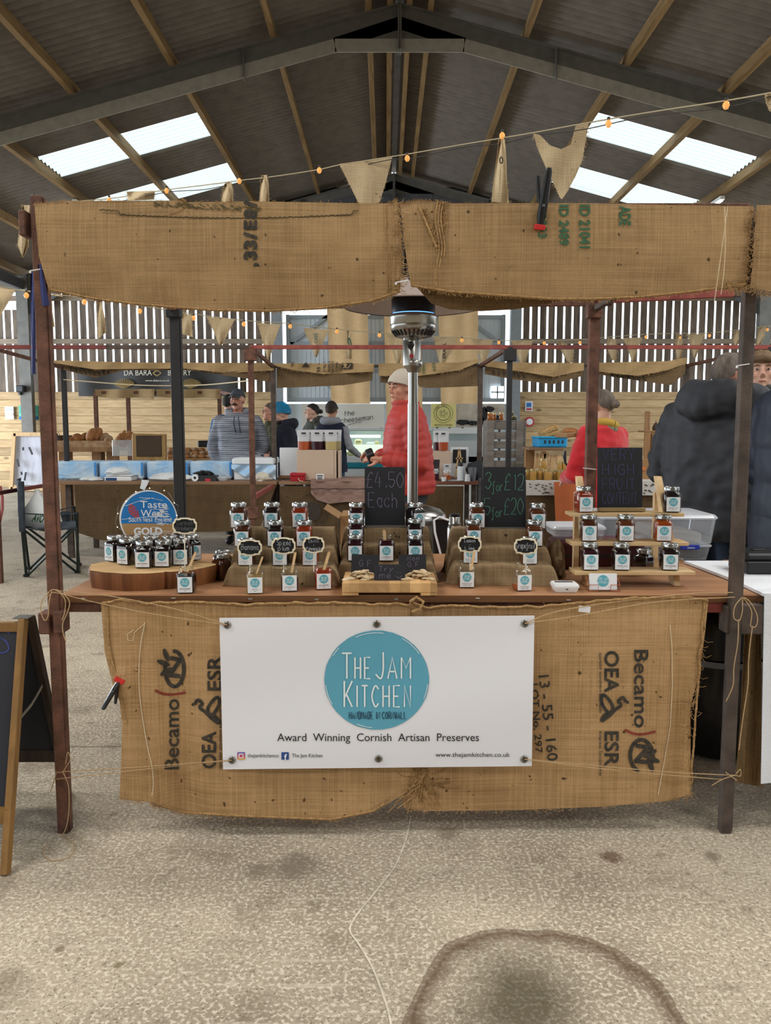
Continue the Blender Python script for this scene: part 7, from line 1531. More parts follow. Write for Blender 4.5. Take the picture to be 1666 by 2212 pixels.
# ---- bread stall at the left
M_CRUST = mat('bread_crust', '#7d4a24', .7, col2='#b98450', scale=9, bump=.3, bscale=40); M_FLOUR = mat('floured_bread', '#b39a7c', .8, col2='#8a5f38', scale=12)
YBr = 12.6; t = thing('bread_table', 'rough wooden table carrying the loaves at the left', 'table', W(180, 970, YBr)); t.location.z = 0; a, b_ = W(116, 966, YBr), W(240, 976, YBr)
MB().box(((a.x+b_.x)/2, YBr+.4, (a.z+b_.z)/2), (b_.x-a.x, .8, a.z-b_.z)).build('table_top', M_CRT, t)
for u in (126, 198, 230): g = W(u, 980, YBr); MB().box((g.x, YBr+.3, b_.z/2), (.14, .2, b_.z)).build('leg', M_CRT, t)
zt_ = a.z+.001; MB().box(((a.x+b_.x)/2, YBr+.01, zt_+.05), (b_.x-a.x, .02, .1)).build('low_rim', M_FLOUR, t)
t = thing('bread_basket', 'dark wicker basket at the left end of the bread table', 'basket', W(138, 966, YBr+.3)); c_ = W(138, 966, YBr+.3); MB().lathe([(.10, 0), (.16, .16), (.17, .18), (.15, .18), (.09, .02)], (c_.x, YBr+.3, zt_), 20).build('wicker_body', mat('dark_wicker', '#3d2a1c', .8, bump=.6), t)
for i, (u, v, w, h, rr_, mm) in enumerate(((150, 962, 22, 22, .1, M_CRUST), (167, 958, 24, 24, -.2, M_CRUST), (182, 957, 16, 26, .5, M_CRUST), (198, 955, 22, 34, .45, M_CRUST), (212, 956, 16, 36, .3, M_CRUST), (226, 958, 20, 26, .5, M_FLOUR), (234, 960, 16, 22, .6, M_FLOUR), (143, 962, 12, 18, .8, M_CRUST))):
    c_ = W(u, v-h*.42, YBr+.12+.07*(i % 3)); k = PXM(YBr)
    MB().ball((c_.x, c_.y, c_.z), (w*k*.5, .11, h*k*.5), 10, rot=rotm(0, rr_, 0)).build('loaf', mm, label='%s crusty loaf standing on the bread table' % ('second', 'third', 'fourth', 'large fifth', 'large sixth', 'floury seventh', 'floury rightmost', 'leftmost')[i], cat='bread', group='loaves on the bread table')
t = thing('baguette_holder', 'clear crate holding paper wrapped baguettes right of the loaves', 'holder', W(263, 985, 12.0)); P1('crate', glassy('clear_crate', (.9, .92, .93), .3, .2, .3, (.6, .6, .58)), t, 242, 950, 285, 985, 12.0, .3)
for i, (p, q) in enumerate((((250, 962), (262, 936)), ((258, 960), (270, 930)), ((262, 962), (280, 932)), ((268, 962), (286, 936)))): MB().tube([W(*p, 12.1+.05*i), lerp(W(*p, 12.1), W(*q, 12.1), .5), W(*q, 12.1+.05*i)], [.035, .045, .02], 8).build('baguette', M_CRUST, label='%s baguette leaning out of the clear crate' % ('leftmost', 'second', 'third', 'rightmost')[i], cat='bread', group='baguettes')
t = thing('framed_chalkboard', 'wooden framed brown board standing among the bread', 'board', W(322, 996, 11.2)); P1('board_frame', wood('oak_frame', '#8f6f48', '#b5925f', 'Z', 4), t, 284, 937, 360, 995, 11.2, .04, .01, rotm(0, .02, 0)); P1('board_face', mat('brown_board', '#4c3d2f', .8, var=.2, scale=4), t, 293, 941, 349, 986, 11.18, .03)
t = thing('bun_tray', 'tray of wrapped buns and bread rolls behind the wrapped boxes', 'tray', W(412, 996, 11.4)); zb2 = W(412, 996, 11.4).z
P1('tray_base', M_CARD, t, 362, 990, 466, 996, 11.2, .8)
for v, Y in ((982, 11.5), (975, 11.7)): P1('tray_tier', M_CARD, t, 364, v, 466, v+3, Y, .2)
k = 0
for row, (v, Y) in enumerate(((990, 11.35), (983, 11.55), (976, 11.75))):
    for i in range(6): u = 370+i*17+R.uniform(-3, 3); c_ = W(u, v-4, Y); MB().ball(c_, (.055, .07, .035), 7).build('bread_roll', (M_CRUST, M_FLOUR)[(i+row) % 2], label='small bread roll in the %s row of the bun tray, %s of six' % (('front', 'middle', 'back')[row], ('leftmost', 'second', 'third', 'fourth', 'fifth', 'rightmost')[i]), cat='bread', group='rolls in the bun tray')
P1('back_case', M_CLB, t, 426, 952, 456, 966, 12.0, .2, .02)
MB().box((W(322, 1, 11.6).x, 11.6, zb2/2-.04), (1.5, .7, zb2-.08)).build('bread_counter', M_CRT, label='low wooden counter below the buns and framed board', cat='counter')
t = thing('leaning_panel', 'white boarded panel in a pine frame leaning on the back wall at the left', 'panel', W(75, 1053, 17.5)); t.location.z = 0
Pp = [G(20, 1054), G(130, 1054)]; 
quad(MB(), ((32, 942), (126, 942), (126, 1048), (28, 1048)), 4, lambda u, v: 17.6, .03).build('boarding', wood('white_boarding', '#a9a9b0', '#c9c9d2', 'Z', 3), t)
for p, q in (((30, 938), (126, 938)), ((24, 1056), (126, 1056)), ((31, 936), (24, 1060)), ((124, 936), (124, 1060))): MB().bar(W(*p, 17.55), W(*q, 17.55), .08, .05, up=(0, 1, 0)).build('frame_bar', M_STICK, t)
for i, (p, q) in enumerate((((63, 966), (70, 982)), ((37, 992), (41, 1008)), ((50, 966), (50, 973)), ((46, 1019), (47, 1026)), ((56, 1020), (53, 1038)))): MB().bar(W(*p, 17.5), W(*q, 17.5), .03, .03, up=(0, 1, 0)).build('peg', M_DKG, t)
# ---- folding chair with a bag, Y about 7.4
M_CHT = mat('dark_green_tube', '#26302f', .4, .3); M_CHF = mat('faded_navy_canvas', '#262c33', .9, col2='#3d4650', scale=12)
fc = thing('camping_chair', 'dark folding camping chair behind the left post', 'chair', W(115, 1240, 7.5)); fc.location.z = 0
Yn, Yc = 7.2, 7.75
def tb3(pts, r=.011, nm='strut', m_=M_CHT): MB().tube(pts, r, 8).build(nm, m_, fc)
gl = [G(57, 1246), G(168, 1238), G(63, 1230), G(171, 1222)]
tb3([gl[0], W(47, 1140, Yn), W(44, 1108, Yn)], .013, 'leg'); tb3([gl[1], W(167, 1108, Yn)], .013, 'leg'); tb3([gl[2], W(52, 1140, Yc)], .013, 'leg'); tb3([gl[3], W(160, 1095, Yc)], .013, 'leg')
tb3([gl[0], W(160, 1143, Yn)]); tb3([gl[1], W(50, 1143, Yn)]); tb3([gl[2], W(155, 1140, Yc)]); tb3([gl[3], W(60, 1140, Yc)]); tb3([gl[0], gl[2]]); tb3([gl[1], gl[3]])
for g in gl: MB().box((g.x, g.y, .014), (.045, .045, .028), bev=.004).build('foot', M_CLB, fc)
mb = MB().sheet(lambda s, t: Vector((W(lerp(48, 166, s), 1141, lerp(Yn, Yc, t)).x, lerp(Yn, Yc, t), W(833, 1141, Yn).z-.05*math.sin(math.pi*s)*math.sin(math.pi*t)+.008*nz(s*6, t*6))), 16, 10, (0, 0, -.008)); mb.build('seat', M_CHF, fc)
mb = MB().sheet(lambda s, t: Vector((W(lerp(47, 43, s), 1100, lerp(Yn, Yc, s)).x+.02*math.sin(t*3+s*4)+.012*nz(s*5, t*5), lerp(Yn-.02, Yc, s), lerp(W(833, 1150, Yn).z, W(833, 1040, Yn).z, t))), 12, 12, (.012, 0, 0)); mb.build('backrest', M_CHF, fc)
MB().tube([W(48, 1148, Yn-.02), W(46, 1080, Yn-.02), W(46, 1040, Yn-.02)], [.028, .03, .026], 8).build('backrest_sleeve', M_CHF, fc)
MB().sheet(lambda s, t: W(lerp(42, 166, s), 1107+3*math.sin(math.pi*s), Yn-.03+.06*t), 14, 3, (0, 0, -.012)).build('armrest', M_CHF, fc); MB().sheet(lambda s, t: W(lerp(60, 160, s), lerp(1120, 1092, s), Yc-.03+.06*t), 14, 3, (0, 0, -.012)).build('armrest', M_CHF, fc)
c_ = W(137, 1128, Yn); MB().lathe([(.03, 0), (.045, .07), (.045, .09), (.043, .09), (.028, .005)], (c_.x, Yn+.06, c_.z), 18).build('cup_holder', M_CHF, fc)
pb = thing('carrier_bag', 'translucent white carrier bag with green print standing on the camping chair', 'bag', W(82, 1138, 7.45)); z0 = W(833, 1141, Yn).z-.03; c_ = W(82, 1100, 7.45)
mb = MB(); rings = []
for (h, r_) in ((0, .10), (.03, .14), (.12, .15), (.2, .11), (.28, .05), (.33, .02), (.36, .025)): rings.append([Vector((c_.x+r_*(1+.13*nz(k*1.1, h*9))*math.cos(k*math.pi/10), 7.45+r_*.8*(1+.13*nz(k*1.1, h*9, 3))*math.sin(k*math.pi/10), z0+h)) for k in range(20)])
mb.loft(rings).build('bag_body', M_BAGW, pb); mb = MB(); typeset(mb, 'AVO', lambda x, y: W(80+x+y*.4, 1127-y+x*.15, 7.29), 24, 16, bold=.05); mb.build('bag_print', M_INKG, pb)
MB().tube([G(0, 1066)+Vector((-.3, 0, 0)), W(2, 1000, 7.9)], .02, 6).v
t = thing('red_barrier', 'faded red curved edge of a barrier at the far left', 'barrier', W(1, 1135, 7.6)); t.location.z = 0; g = G(-2, 1135); MB().tube([g, W(5, 1100, g.y), W(5, 1075, g.y), W(0, 1050, g.y)], .022, 8).build('barrier_edge', mat('faded_red', '#b0605c', .6), t)
# ================================================================ STRING LIGHTS AND BUNTING
M_CORD = mat('cream_cord', '#b5a98c', .8); M_CORDD = mat('dark_cable', '#35332c', .6); M_BULB = mat('warm_filament_bulb', '#c98a45', .2, emit=((1, .45, .12), .45)); M_FILA = mat('bright_filament', '#ffffff', .2, emit=((1, .8, .5), 9)); M_FLAG = burlap('bunting_cloth', '#a08c6c', '#c4b08e', 500, bumps=.3, contrast=.15); M_FLAGP = mat('faded_print', '#5f6a62', .9)
def string(lab, pts, Yf, bulbs, rb, grp, dark=True):
    t = thing('string_lights', lab, 'string lights', W(pts[len(pts)//2][0], pts[len(pts)//2][1], Yf(pts[len(pts)//2][0])), grp)
    P = [W(p[0], p[1], Yf(p[0])) for p in pts]; MB().tube(crom(P, 8), rb*.22, 5).build('cord', M_CORD, t)
    if dark: MB().tube(crom([p+Vector((0, .01, -.012-.012*(i % 2))) for i, p in enumerate(P)], 8), rb*.17, 5).build('cable', M_CORDD, t)
    for (u, v) in bulbs:
        c_ = W(u, v, Yf(u)); r_ = rb
        b_ = MB().lathe([(.0001, -r_*1.25), (r_*.6, -r_*1.0), (r_, -.1*r_), (r_*.85, .55*r_), (r_*.4, 1.0*r_), (r_*.38, 1.2*r_)], c_, 14).build('bulb', M_BULB, t)
        MB().ball(c_, (r_*.3, r_*.3, r_*.55), 5).build('filament', M_FILA, b_); MB().lathe([(r_*.45, 1.1*r_), (r_*.5, 1.9*r_)], c_, 10).build('lamp_holder', M_CORDD, t)
Yfr = lambda u: interp([(250, 5.6), (1666, 3.4), (1900, 3.2)], u)
string('string of warm bulbs running above the front valance up to the upper right', [(150, 436), (250, 427), (360, 410), (440, 400), (517, 390), (600, 380), (690, 366), (735, 356), (848, 338), (880, 333), (1000, 312), (1085, 298), (1155, 286), (1265, 266), (1400, 243), (1570, 217), (1666, 200), (1760, 180)], Yfr, [(360, 412), (517, 391), (690, 368), (880, 342), (1085, 293), (1315, 267), (1569, 227), (236, 432)], .015, 'strings of warm bulbs')
Ymd = lambda u: interp([(-20, 6.6), (57, 7.0), (530, 8.6), (1000, 10.4), (1260, 11.4), (1670, 12.2)], u)
string('string of warm bulbs sagging across the barn behind the valances', [(-20, 616), (57, 629), (182, 643), (302, 660), (418, 678), (527, 692), (627, 699), (728, 711), (820, 719), (912, 726), (998, 730), (1078, 735), (1176, 736), (1253, 733), (1330, 727), (1396, 722), (1470, 720), (1533, 719), (1600, 712), (1680, 702)], Ymd,
       [(57, 638), (182, 652), (302, 672), (418, 687), (527, 700), (627, 705), (728, 716), (820, 724), (912, 730), (998, 735), (1078, 740), (1176, 741), (1253, 740), (1396, 728), (1470, 730), (1533, 725), (1600, 720), (1658, 712)], .022, 'strings of warm bulbs', False)
def flag(rows, Y, lab, grp, wave=.02, m=M_FLAG, par=None, mark=None):
    mb = rowcloth(rows, lambda u, v, s, t: Y+wave*math.sin(s*5+t*4)+wave*.5*math.sin(s*11), 10, 12, .003)
    fray(mb, [(r[1], r[2]) for r in rows], lambda u, v: Y, 16, (2, 6), (-1, .3), .0006*Y/4); fray(mb, [(r[3], r[4]) for r in rows], lambda u, v: Y, 16, (2, 6), (1, .3), .0006*Y/4)
    t = thing('bunting_flag', lab, 'bunting', W((rows[0][1]+rows[0][3])/2, rows[0][2], Y), grp); mb.build('flag_cloth', m, t)
    if mark:
        for (s_, u, v, w, h, rt, mm) in mark: mb = MB(); ink(mb, s_, u, v, w, h, rt, lambda a, b_: Y-wave*1.6-.004, bold=.02); mb.build('flag_print', mm, t)
g1 = 'burlap flags on the front bunting'; g2 = 'burlap flags on the far bunting'
flag([(0, 274, 414, 334, 412), (1, 277, 433, 333, 431)], Yfr(300), 'burlap flag seen edge on in front of the left roof light', g1)
flag([(0, 486, 396, 499, 392), (.3, 482, 408, 504, 408), (1, 478, 445, 503, 445)], Yfr(492), 'twisted burlap flag left of the bulb above the left valance', g1)
flag([(0, 567, 378, 576, 378), (.3, 563, 392, 580, 392), (1, 560, 445, 582, 445)], Yfr(571), 'narrow twisted burlap flag above the left valance', g1)
flag([(0, 733, 354, 848, 338), (.5, 757, 402, 832, 400), (1, 780, 450, 816, 450)], Yfr(790), 'large triangular burlap flag above the middle of the stall', g1, .012)
flag([(0, 1078, 302, 1090, 300), (.2, 1076, 318, 1093, 318), (.7, 1066, 395, 1096, 395), (1, 1062, 436, 1100, 440)], Yfr(1085), 'narrow folded burlap flag with an eye shaped mark above the right valance', g1, mark=[('0', 1083, 346, 9, 15, 0, M_INK)])
t = thing('bunting_flag', 'large ragged burlap flag hanging over the black clamp', 'bunting', W(1212, 290, Yfr(1212)), g1); fY = lambda u, v: Yfr(1212)+.02*math.sin(u/14+v/25)
mb = edgecloth([(0, 288), (.12, 292), (.3, 314), (.5, 322), (.68, 312), (.76, 272), (.85, 266), (1, 264)], [(0, 428), (1, 430)], [(0, 1153), (.2, 1160), (.5, 1178), (.8, 1198), (1, 1211)], [(0, 1272), (.3, 1264), (.5, 1258), (.7, 1244), (.9, 1226), (1, 1215)], fY, 34, 24, .003)
fray(mb, [(1153, 290), (1178, 355), (1211, 428)], fY, 30, (3, 8), (-1, .3), .001); fray(mb, [(1272, 264), (1258, 345), (1215, 428)], fY, 30, (3, 8), (1, .3), .001); mb.build('flag_cloth', M_FLAG, t)
flag([(0, 1653, 204, 1700, 196), (.5, 1656, 222, 1700, 230), (1, 1664, 240, 1690, 250)], Yfr(1670), 'burlap flag cut off by the upper right edge', g1)
flag([(0, 47, 443, 64, 443), (.3, 42, 480, 62, 480), (.75, 38, 530, 61, 530), (1, 48, 556, 50, 556)], 3.1, 'pale folded burlap flag hanging behind the top of the left post', g1)
for (rows, lab, mk) in (([(0, -60, 618, 33, 626), (1, -20, 690, -5, 692)], 'burlap flag cut off by the left edge below the roof beam', None), ([(0, 100, 640, 110, 641), (.5, 99, 672, 113, 672), (1, 103, 708, 118, 706)], 'folded burlap flag just right of the left post', None),
        ([(0, 212, 652, 219, 653), (.5, 210, 690, 227, 690), (1, 212, 732, 229, 718)], 'narrow burlap flag below the left valance, left of the black post', None), ([(0, 394, 676, 414, 680), (1, 388, 720, 416, 728)], 'burlap flag just right of the black rear post', None),
        ([(0, 446, 684, 507, 690), (.5, 462, 716, 494, 718), (1, 473, 746, 478, 747)], 'triangular burlap flag between the black post and the rusty post', None), ([(0, 556, 697, 606, 701), (.5, 568, 740, 592, 740), (1, 578, 778, 582, 778)], 'pale burlap flag over the rusty middle post', None),
        ([(0, 655, 708, 711, 712), (.5, 670, 740, 697, 742), (1, 681, 771, 684, 772)], 'pink tinged triangular burlap flag on the left door', [('CAFE', 682, 730, 22, 8, 90, M_FLAGP)]), ([(0, 751, 714, 756, 714), (.5, 750, 742, 760, 742), (1, 748, 774, 760, 776)], 'narrow burlap flag with green leaf mark on the left drape', [('0', 756, 742, 8, 26, 12, M_INKG)]),
        ([(0, 836, 722, 880, 724), (.6, 850, 762, 872, 762), (1, 858, 785, 862, 786)], 'burlap flag mostly hidden behind the heater', None), ([(0, 937, 728, 990, 727), (.5, 944, 760, 976, 758), (1, 951, 792, 956, 792)], 'burlap flag reading BRASIL on the right drape', [('BRASIL', 960, 757, 34, 7, 90, M_INK)]),
        ([(0, 1019, 731, 1066, 735), (.5, 1034, 760, 1056, 760), (1, 1040, 786, 1048, 788)], 'burlap flag left of the black middle post', None), ([(0, 1104, 735, 1152, 735), (.5, 1116, 762, 1142, 762), (1, 1124, 786, 1132, 786)], 'pale burlap flag right of the black middle post', None),
        ([(0, 1206, 738, 1214, 738), (.4, 1210, 752, 1240, 752), (1, 1226, 782, 1238, 784)], 'twisted burlap flag left of the brown rear post', None), ([(0, 1314, 730, 1330, 732), (.5, 1311, 750, 1332, 750), (1, 1322, 778, 1332, 780)], 'folded burlap flag right of the brown rear post', None),
        ([(0, 1346, 730, 1388, 729), (.5, 1356, 752, 1378, 752), (1, 1366, 782, 1370, 782)], 'small triangular flag above the right end of the second row', None), ([(0, 1462, 722, 1474, 722), (.5, 1459, 750, 1474, 750), (1, 1462, 775, 1472, 776)], 'narrow folded flag left of the dark jacket hood', None),
        ([(0, 1484, 722, 1524, 721), (.5, 1492, 742, 1514, 742), (1, 1498, 772, 1504, 772)], 'ragged triangular flag above the dark jacket hood', None), ([(0, 1586, 716, 1601, 712), (.5, 1584, 732, 1598, 730), (1, 1586, 745, 1594, 745)], 'twisted flag left of the right post', None), ([(0, 1640, 706, 1656, 703), (.5, 1636, 726, 1652, 726), (1, 1634, 744, 1642, 746)], 'twisted flag right of the right post', None)):
    flag(rows, Ymd((rows[0][1]+rows[0][3])/2), lab, g2, .02, mark=mk)
for (pts, lab) in ((((137, 820, 8.8), (300, 832, 8.8), (430, 832, 8.8), (540, 822, 7.2)), 'white cord strung below the left valance of the second row'), (((135, 640, 7.15), (60, 629, 7.1), (-20, 620, 7.0)), 'thin cream cord at the upper left behind the post')):
    MB().tube(crom([W(*p) for p in pts], 8), .006, 5).build('cord', M_TWINEL, label=lab, cat='cord')
for (u, v, Y, lab) in ((1276, 1012, 4.44, 'white cable tie around the brown rear post at sweater height'),): MB().bar(W(u-16, v-1, Y), W(u+12, v+2, Y), .008, .004).build('cable_tie', M_ZIP, label=lab, cat='cable tie')
# ================================================================ PEOPLE
def remesh(mb, vox, sm=3, disp=None):
    me = mb.mesh('tmp', M_POLY); ob = bpy.data.objects.new('tmp', me); C.objects.link(ob)
    r = ob.modifiers.new('r', 'REMESH'); r.mode = 'VOXEL'; r.voxel_size = vox; r.use_smooth_shade = True
    s = ob.modifiers.new('s', 'SMOOTH'); s.iterations = sm; s.factor = .5
    dg = bpy.context.evaluated_depsgraph_get(); out = bpy.data.meshes.new_from_object(ob.evaluated_get(dg))
    bpy.data.objects.remove(ob); bpy.data.meshes.remove(me)
    if disp:
        ns = [v.normal.copy() for v in out.vertices]
        for v, n in zip(out.vertices, ns): v.co += n*disp(v.co, n)
    for p in out.polygons: p.use_smooth = True
    out.materials.clear(); return out
def ell(c, rx, ry, n=24, sq=2.3, tilt=0): 
    P = []
    for k in range(n):
        a = 2*math.pi*k/n; ca, sa = math.cos(a), math.sin(a); m = (abs(ca)**sq+abs(sa)**sq)**(-1/sq)
        P.append(Vector((c[0]+rx*m*ca, c[1]+ry*m*sa, c[2]+tilt*sa)))
    return P
def shell(c, r, lim, rot, thick=.0, seed=0, amp=.0, fr=6, nr=14, na=40):
    """cap of hair, wool or cloth over the skull; lim(az) = polar angle reached at azimuth az (0 = face side)"""
    c = Vector(c); rings = []
    for i in range(nr+1):
        ring = []
        for k in range(na):
            az = 2*math.pi*k/na; th_ = max(.02, lim(az))*i/nr
            d = Vector((math.sin(th_)*math.sin(az)*r[0], -math.sin(th_)*math.cos(az)*r[1], math.cos(th_)*r[2]))
            d *= 1+amp*nz(d.x*fr*8, d.y*fr*8, d.z*fr*8+seed)
            ring.append(c+rot@d)
        rings.append(ring)
    rings.append([lerp(p, c, .10) for p in rings[-1]])
    return MB().loft(rings)
def hand_to(mb, w, d, up, k=1.0, curl=.6, sd=1):
    """palm, four fingers and thumb at wrist w, pointing along d; up = back of the hand"""
    d = d.normalized(); s = d.cross(up).normalized()*sd; up = s.cross(d).normalized()*sd
    mb.tube([w-d*.02*k, w+d*.03*k, w+d*.075*k], [.024*k, .034*k, .036*k], 12, flat=.55)
    for i, (o, L) in enumerate(((-.027, .062), (-.009, .072), (.009, .068), (.026, .054))):
        p = w+d*.075*k+s*o*k; dd = d.copy(); pts = [w+d*.04*k+s*o*k*.8, p]
        for j, f in enumerate((.45, .32, .23)):
            dd = (dd-up*curl*(.55+.3*j)).normalized(); p = p+dd*L*f*k; pts.append(p)
        mb.tube(pts, [.010*k, .0095*k, .009*k, .0082*k, .007*k], 8)
    t0 = w+d*.02*k-s*.025*k; dd = (d*.7-s*.8-up*.2).normalized(); p1 = t0+dd*.035*k; p2 = p1+(dd*.5+d*.7-up*.3).normalized()*.03*k
    mb.tube([t0, p1, p2, p2+(d-up*.3).normalized()*.02*k], [.013*k, .012*k, .010*k, .008*k], 8)
SKIN = {n: mat('skin_'+n, c_, .55, var=.06, scale=22, col2=d_) for n, c_, d_ in (('ruddy', '#b47c66', '#c9937c'), ('fair', '#c49580', '#d6ab96'), ('tan', '#a6745c', '#ba8a70'))}
M_EYEW = mat('eye_white', '#a89e97', .3); M_IRIS = mat('dark_iris', '#2a1e18', .2); M_LIP = mat('lip_tone', '#94554c', .6); M_SHOE = mat('dark_shoe_leather', '#2a2624', .5)
HAIR = {n: mat('hair_'+n, c_, .7, col2=d_, scale=25, bump=.6, bscale=120, stretch=(1, 1, .3)) for n, c_, d_ in (('brown', '#2c211b', '#4a382c'), ('black', '#16130f', '#2a2420'), ('grey', '#6c645c', '#8f877d'), ('greybrown', '#4a3f38', '#756a60'), ('blond', '#5f4a35', '#7f6648'))}
def person(lab, u, Y, vtop, head=0, face=0, pitch=0, w=1.0, belly=0.0, top=None, legs=None, skin='fair', arms=None, lean=0.0, jacket=None, puff=0, hood=None, collar=None, hair=None, cap=None, extra=None, voxb=.0085, thick=.03, tlen=.80, ret=False, sleeves=True, vest=None, wr=.012, beard=None, glasses=False, tach=False, hoodw=.105, hoodz=1.50, top_name='jacket'):
    H = W(u, vtop, Y).z; hatt = .02 if (cap or hair) else 0; k = (H-hatt)/1.75; X = W(u, 900, Y).x
    t = thing('person', lab, 'person', (X, Y, 0)); T = Vector((X, Y, 0)); Rz = Matrix.Rotation(math.radians(head), 3, 'Z')
    def Q(x, y, z): return T+Rz@Vector((x*k, y*k, z*k))
    ln = lambda z: -lean*max(0, (z-.95)/.6)**1.2      # forward lean with height
    B = MB()
    def torso(mb, prof):
        mb.loft([[Q(p.x, p.y+ln(z), p.z) for p in ell((0, yo, z), rx, ry)] for z, rx, ry, yo in prof])
    torso(B, [(.86, .13, .09, 0), (.95, .155*w, .105, 0), (1.08, .14*w, .095+belly*.8, -belly*.5), (1.25, .155*w, .11+belly*.4, -belly*.2), (1.39, .175*w, .095, 0), (1.455, .13*w, .075, .01), (1.50, .065, .062, .015)])
    hc = Vector((0, -.012+ln(1.6), 1.632)); nb = Q(0, .012+ln(1.44), 1.44); 
    Rh = Rz@Matrix.Rotation(math.radians(face), 3, 'Z')@Matrix.Rotation(math.radians(pitch), 3, 'X'); HC = Q(*hc)
    def hq(x, y, z): return HC+Rh@Vector((x*k, y*k, z*k))
    B.tube([nb, lerp(nb, hq(0, .02, -.06), .6), hq(0, .018, -.03)], [.062*k, .056*k, .055*k], 16)
    def hb(c, r): B.ball(hq(*c), tuple(q*k for q in r), 12, rot=Rh)
    hb((0, .008, .022), (.074, .094, .096)); hb((0, -.030, -.045), (.056, .062, .070)); hb((0, -.072, -.088), (.024, .022, .020)); hb((0, -.062, .028), (.055, .030, .022))
    B.tube([hq(0, -.084, .022), hq(0, -.100, -.006), hq(0, -.112, -.022)], [.009*k, .011*k, .014*k], 10); hb((-.011, -.098, -.026), (.009, .012, .008)); hb((.011, -.098, -.026), (.009, .012, .008))
    hb((0, -.088, -.052), (.022, .010, .006)); hb((0, -.086, -.062), (.019, .010, .007))
    for s in (-1, 1): hb((s*.042, -.055, -.02), (.022, .03, .028)); hb((s*.076, .006, -.004), (.009, .019, .031)); hb((s*.077, .016, .016), (.008, .014, .014))
    # arms
    arms = arms or {-1: ((-.24, .02, 1.12), (-.22, -.10, .88)), 1: ((.24, .02, 1.12), (.22, -.10, .88))}
    AR = {}
    for s in (-1, 1):
        e, wr_ = arms[s][0], arms[s][1]; sh = Q(s*.165*w, .01+ln(1.41), 1.41); E = Q(*e); Wr = Q(*wr_); AR[s] = (sh, E, Wr)
        B.tube([sh, lerp(sh, E, .5), E, lerp(E, Wr, .4), Wr], [.050*k, .045*k, .038*k, .037*k, .026*k], 14); d = Wr-E
        if len(arms[s]) > 2: d = Rz@Vector(arms[s][2])
        hand_to(B, Wr, d, Rz@Vector((s*.8, 0, .6)) if len(arms[s]) < 4 else Rz@Vector(arms[s][3]), k, .5, s)
    # legs
    for s in (-1, 1):
        B.tube([Q(s*.085, 0, .93), Q(s*.09, -.005, .70), Q(s*.095, -.01, .48), Q(s*.097, .012, .30), Q(s*.1, .015, .08)], [.085*k, .075*k, .055*k, .052*k, .038*k], 16)
        B.tube([Q(s*.1, .03, .05), Q(s*.105, -.05, .04), Q(s*.11, -.14, .03)], [.04*k, .04*k, .03*k], 10, flat=.8)
    me = remesh(B, voxb*k, 2)
    def put(nm, me_, mats, lab2=None):
        me_.materials.clear()
        for m_ in (mats if isinstance(mats, list) else [mats]): me_.materials.append(m_)
        me_.transform(Matrix.Translation(-T)); o = bpy.data.objects.new(nm, me_); C.objects.link(o); o.parent = t
        if lab2: o['label'] = lab2
        return o
    put('body', me, SKIN[skin])
    # eyes, brows, lips
    ey = MB(); ir = MB(); br = MB()
    for s in (-1, 1):
        ey.ball(hq(s*.030, -.0795, .012), (.0125*k, .010*k, .0056*k), 8, rot=Rh); ir.ball(hq(s*.030, -.0885, .012), (.0055*k, .003*k, .0055*k), 6, rot=Rh)
        br.tube([hq(s*.013, -.0935, .031), hq(s*.031, -.092, .036), hq(s*.050, -.078, .030)], [.003*k, .0042*k, .002*k], 6)
    ey.build('eyes', M_EYEW, t); ir.build('irises', M_IRIS, t); br.build('eyebrows', HAIR[hair[0]] if hair else HAIR['brown'], t)
    MB().tube([hq(-.021, -.0905, -.058), hq(0, -.0985, -.056), hq(.021, -.0905, -.058)], [.002*k, .0036*k, .002*k], 6).build('lips', M_LIP, t)
    if tach: MB().tube([hq(-.032, -.090, -.056), hq(-.018, -.102, -.044), hq(0, -.106, -.040), hq(.018, -.102, -.044), hq(.032, -.090, -.056)], [.005*k, .011*k, .010*k, .011*k, .005*k], 8).build('moustache', HAIR['brown'], t)
    if beard: 
        bd = MB(); bd.ball(hq(0, -.045, -.078), (.056*k, .054*k, .042*k), 10, rot=Rh); bd.build('beard', HAIR[beard], t)
    if glasses:
        g_ = MB()
        for s in (-1, 1):
            g_.tube([hq(s*.032+.019*math.cos(a), -.099, .012+.015*math.sin(a)) for a in [q*math.pi/6 for q in range(13)]], .0016*k, 5); g_.tube([hq(s*.051, -.098, .016), hq(s*.078, -.03, .018), hq(s*.08, .01, .014)], .0018*k, 5)
        g_.tube([hq(-.013, -.1, .014), hq(.013, -.1, .014)], .0016*k, 5); g_.build('glasses', M_CLB, t)
    if hair:
        hn, style = hair[0], hair[1]; c0 = hq(0, .012, .026); rr = (.082*k, .102*k, .104*k)
        if style == 'short': lim = lambda a: interp([(0, 1.02), (.9, 1.12), (1.35, 1.5), (1.75, 1.75), (2.3, 2.15), (3.15, 2.25)], abs((a+math.pi) % (2*math.pi)-math.pi))
        elif style == 'fringe': lim = lambda a: interp([(0, 1.22), (.9, 1.3), (1.3, 1.7), (1.75, 1.9), (2.3, 2.2), (3.15, 2.3)], abs((a+math.pi) % (2*math.pi)-math.pi))
        elif style == 'under': lim = lambda a: interp([(0, .6), (1.3, .8), (1.75, 1.8), (2.3, 2.1), (3.15, 2.25)], abs((a+math.pi) % (2*math.pi)-math.pi))
        else: lim = lambda a: interp([(0, 1.0), (1.0, 1.15), (1.5, 1.55), (2.0, 1.95), (3.15, 2.3)], abs((a+math.pi) % (2*math.pi)-math.pi))
        hm = shell(c0, rr, lim, Rh, seed=len(lab), amp=.05 if style != 'fringe' else .09)
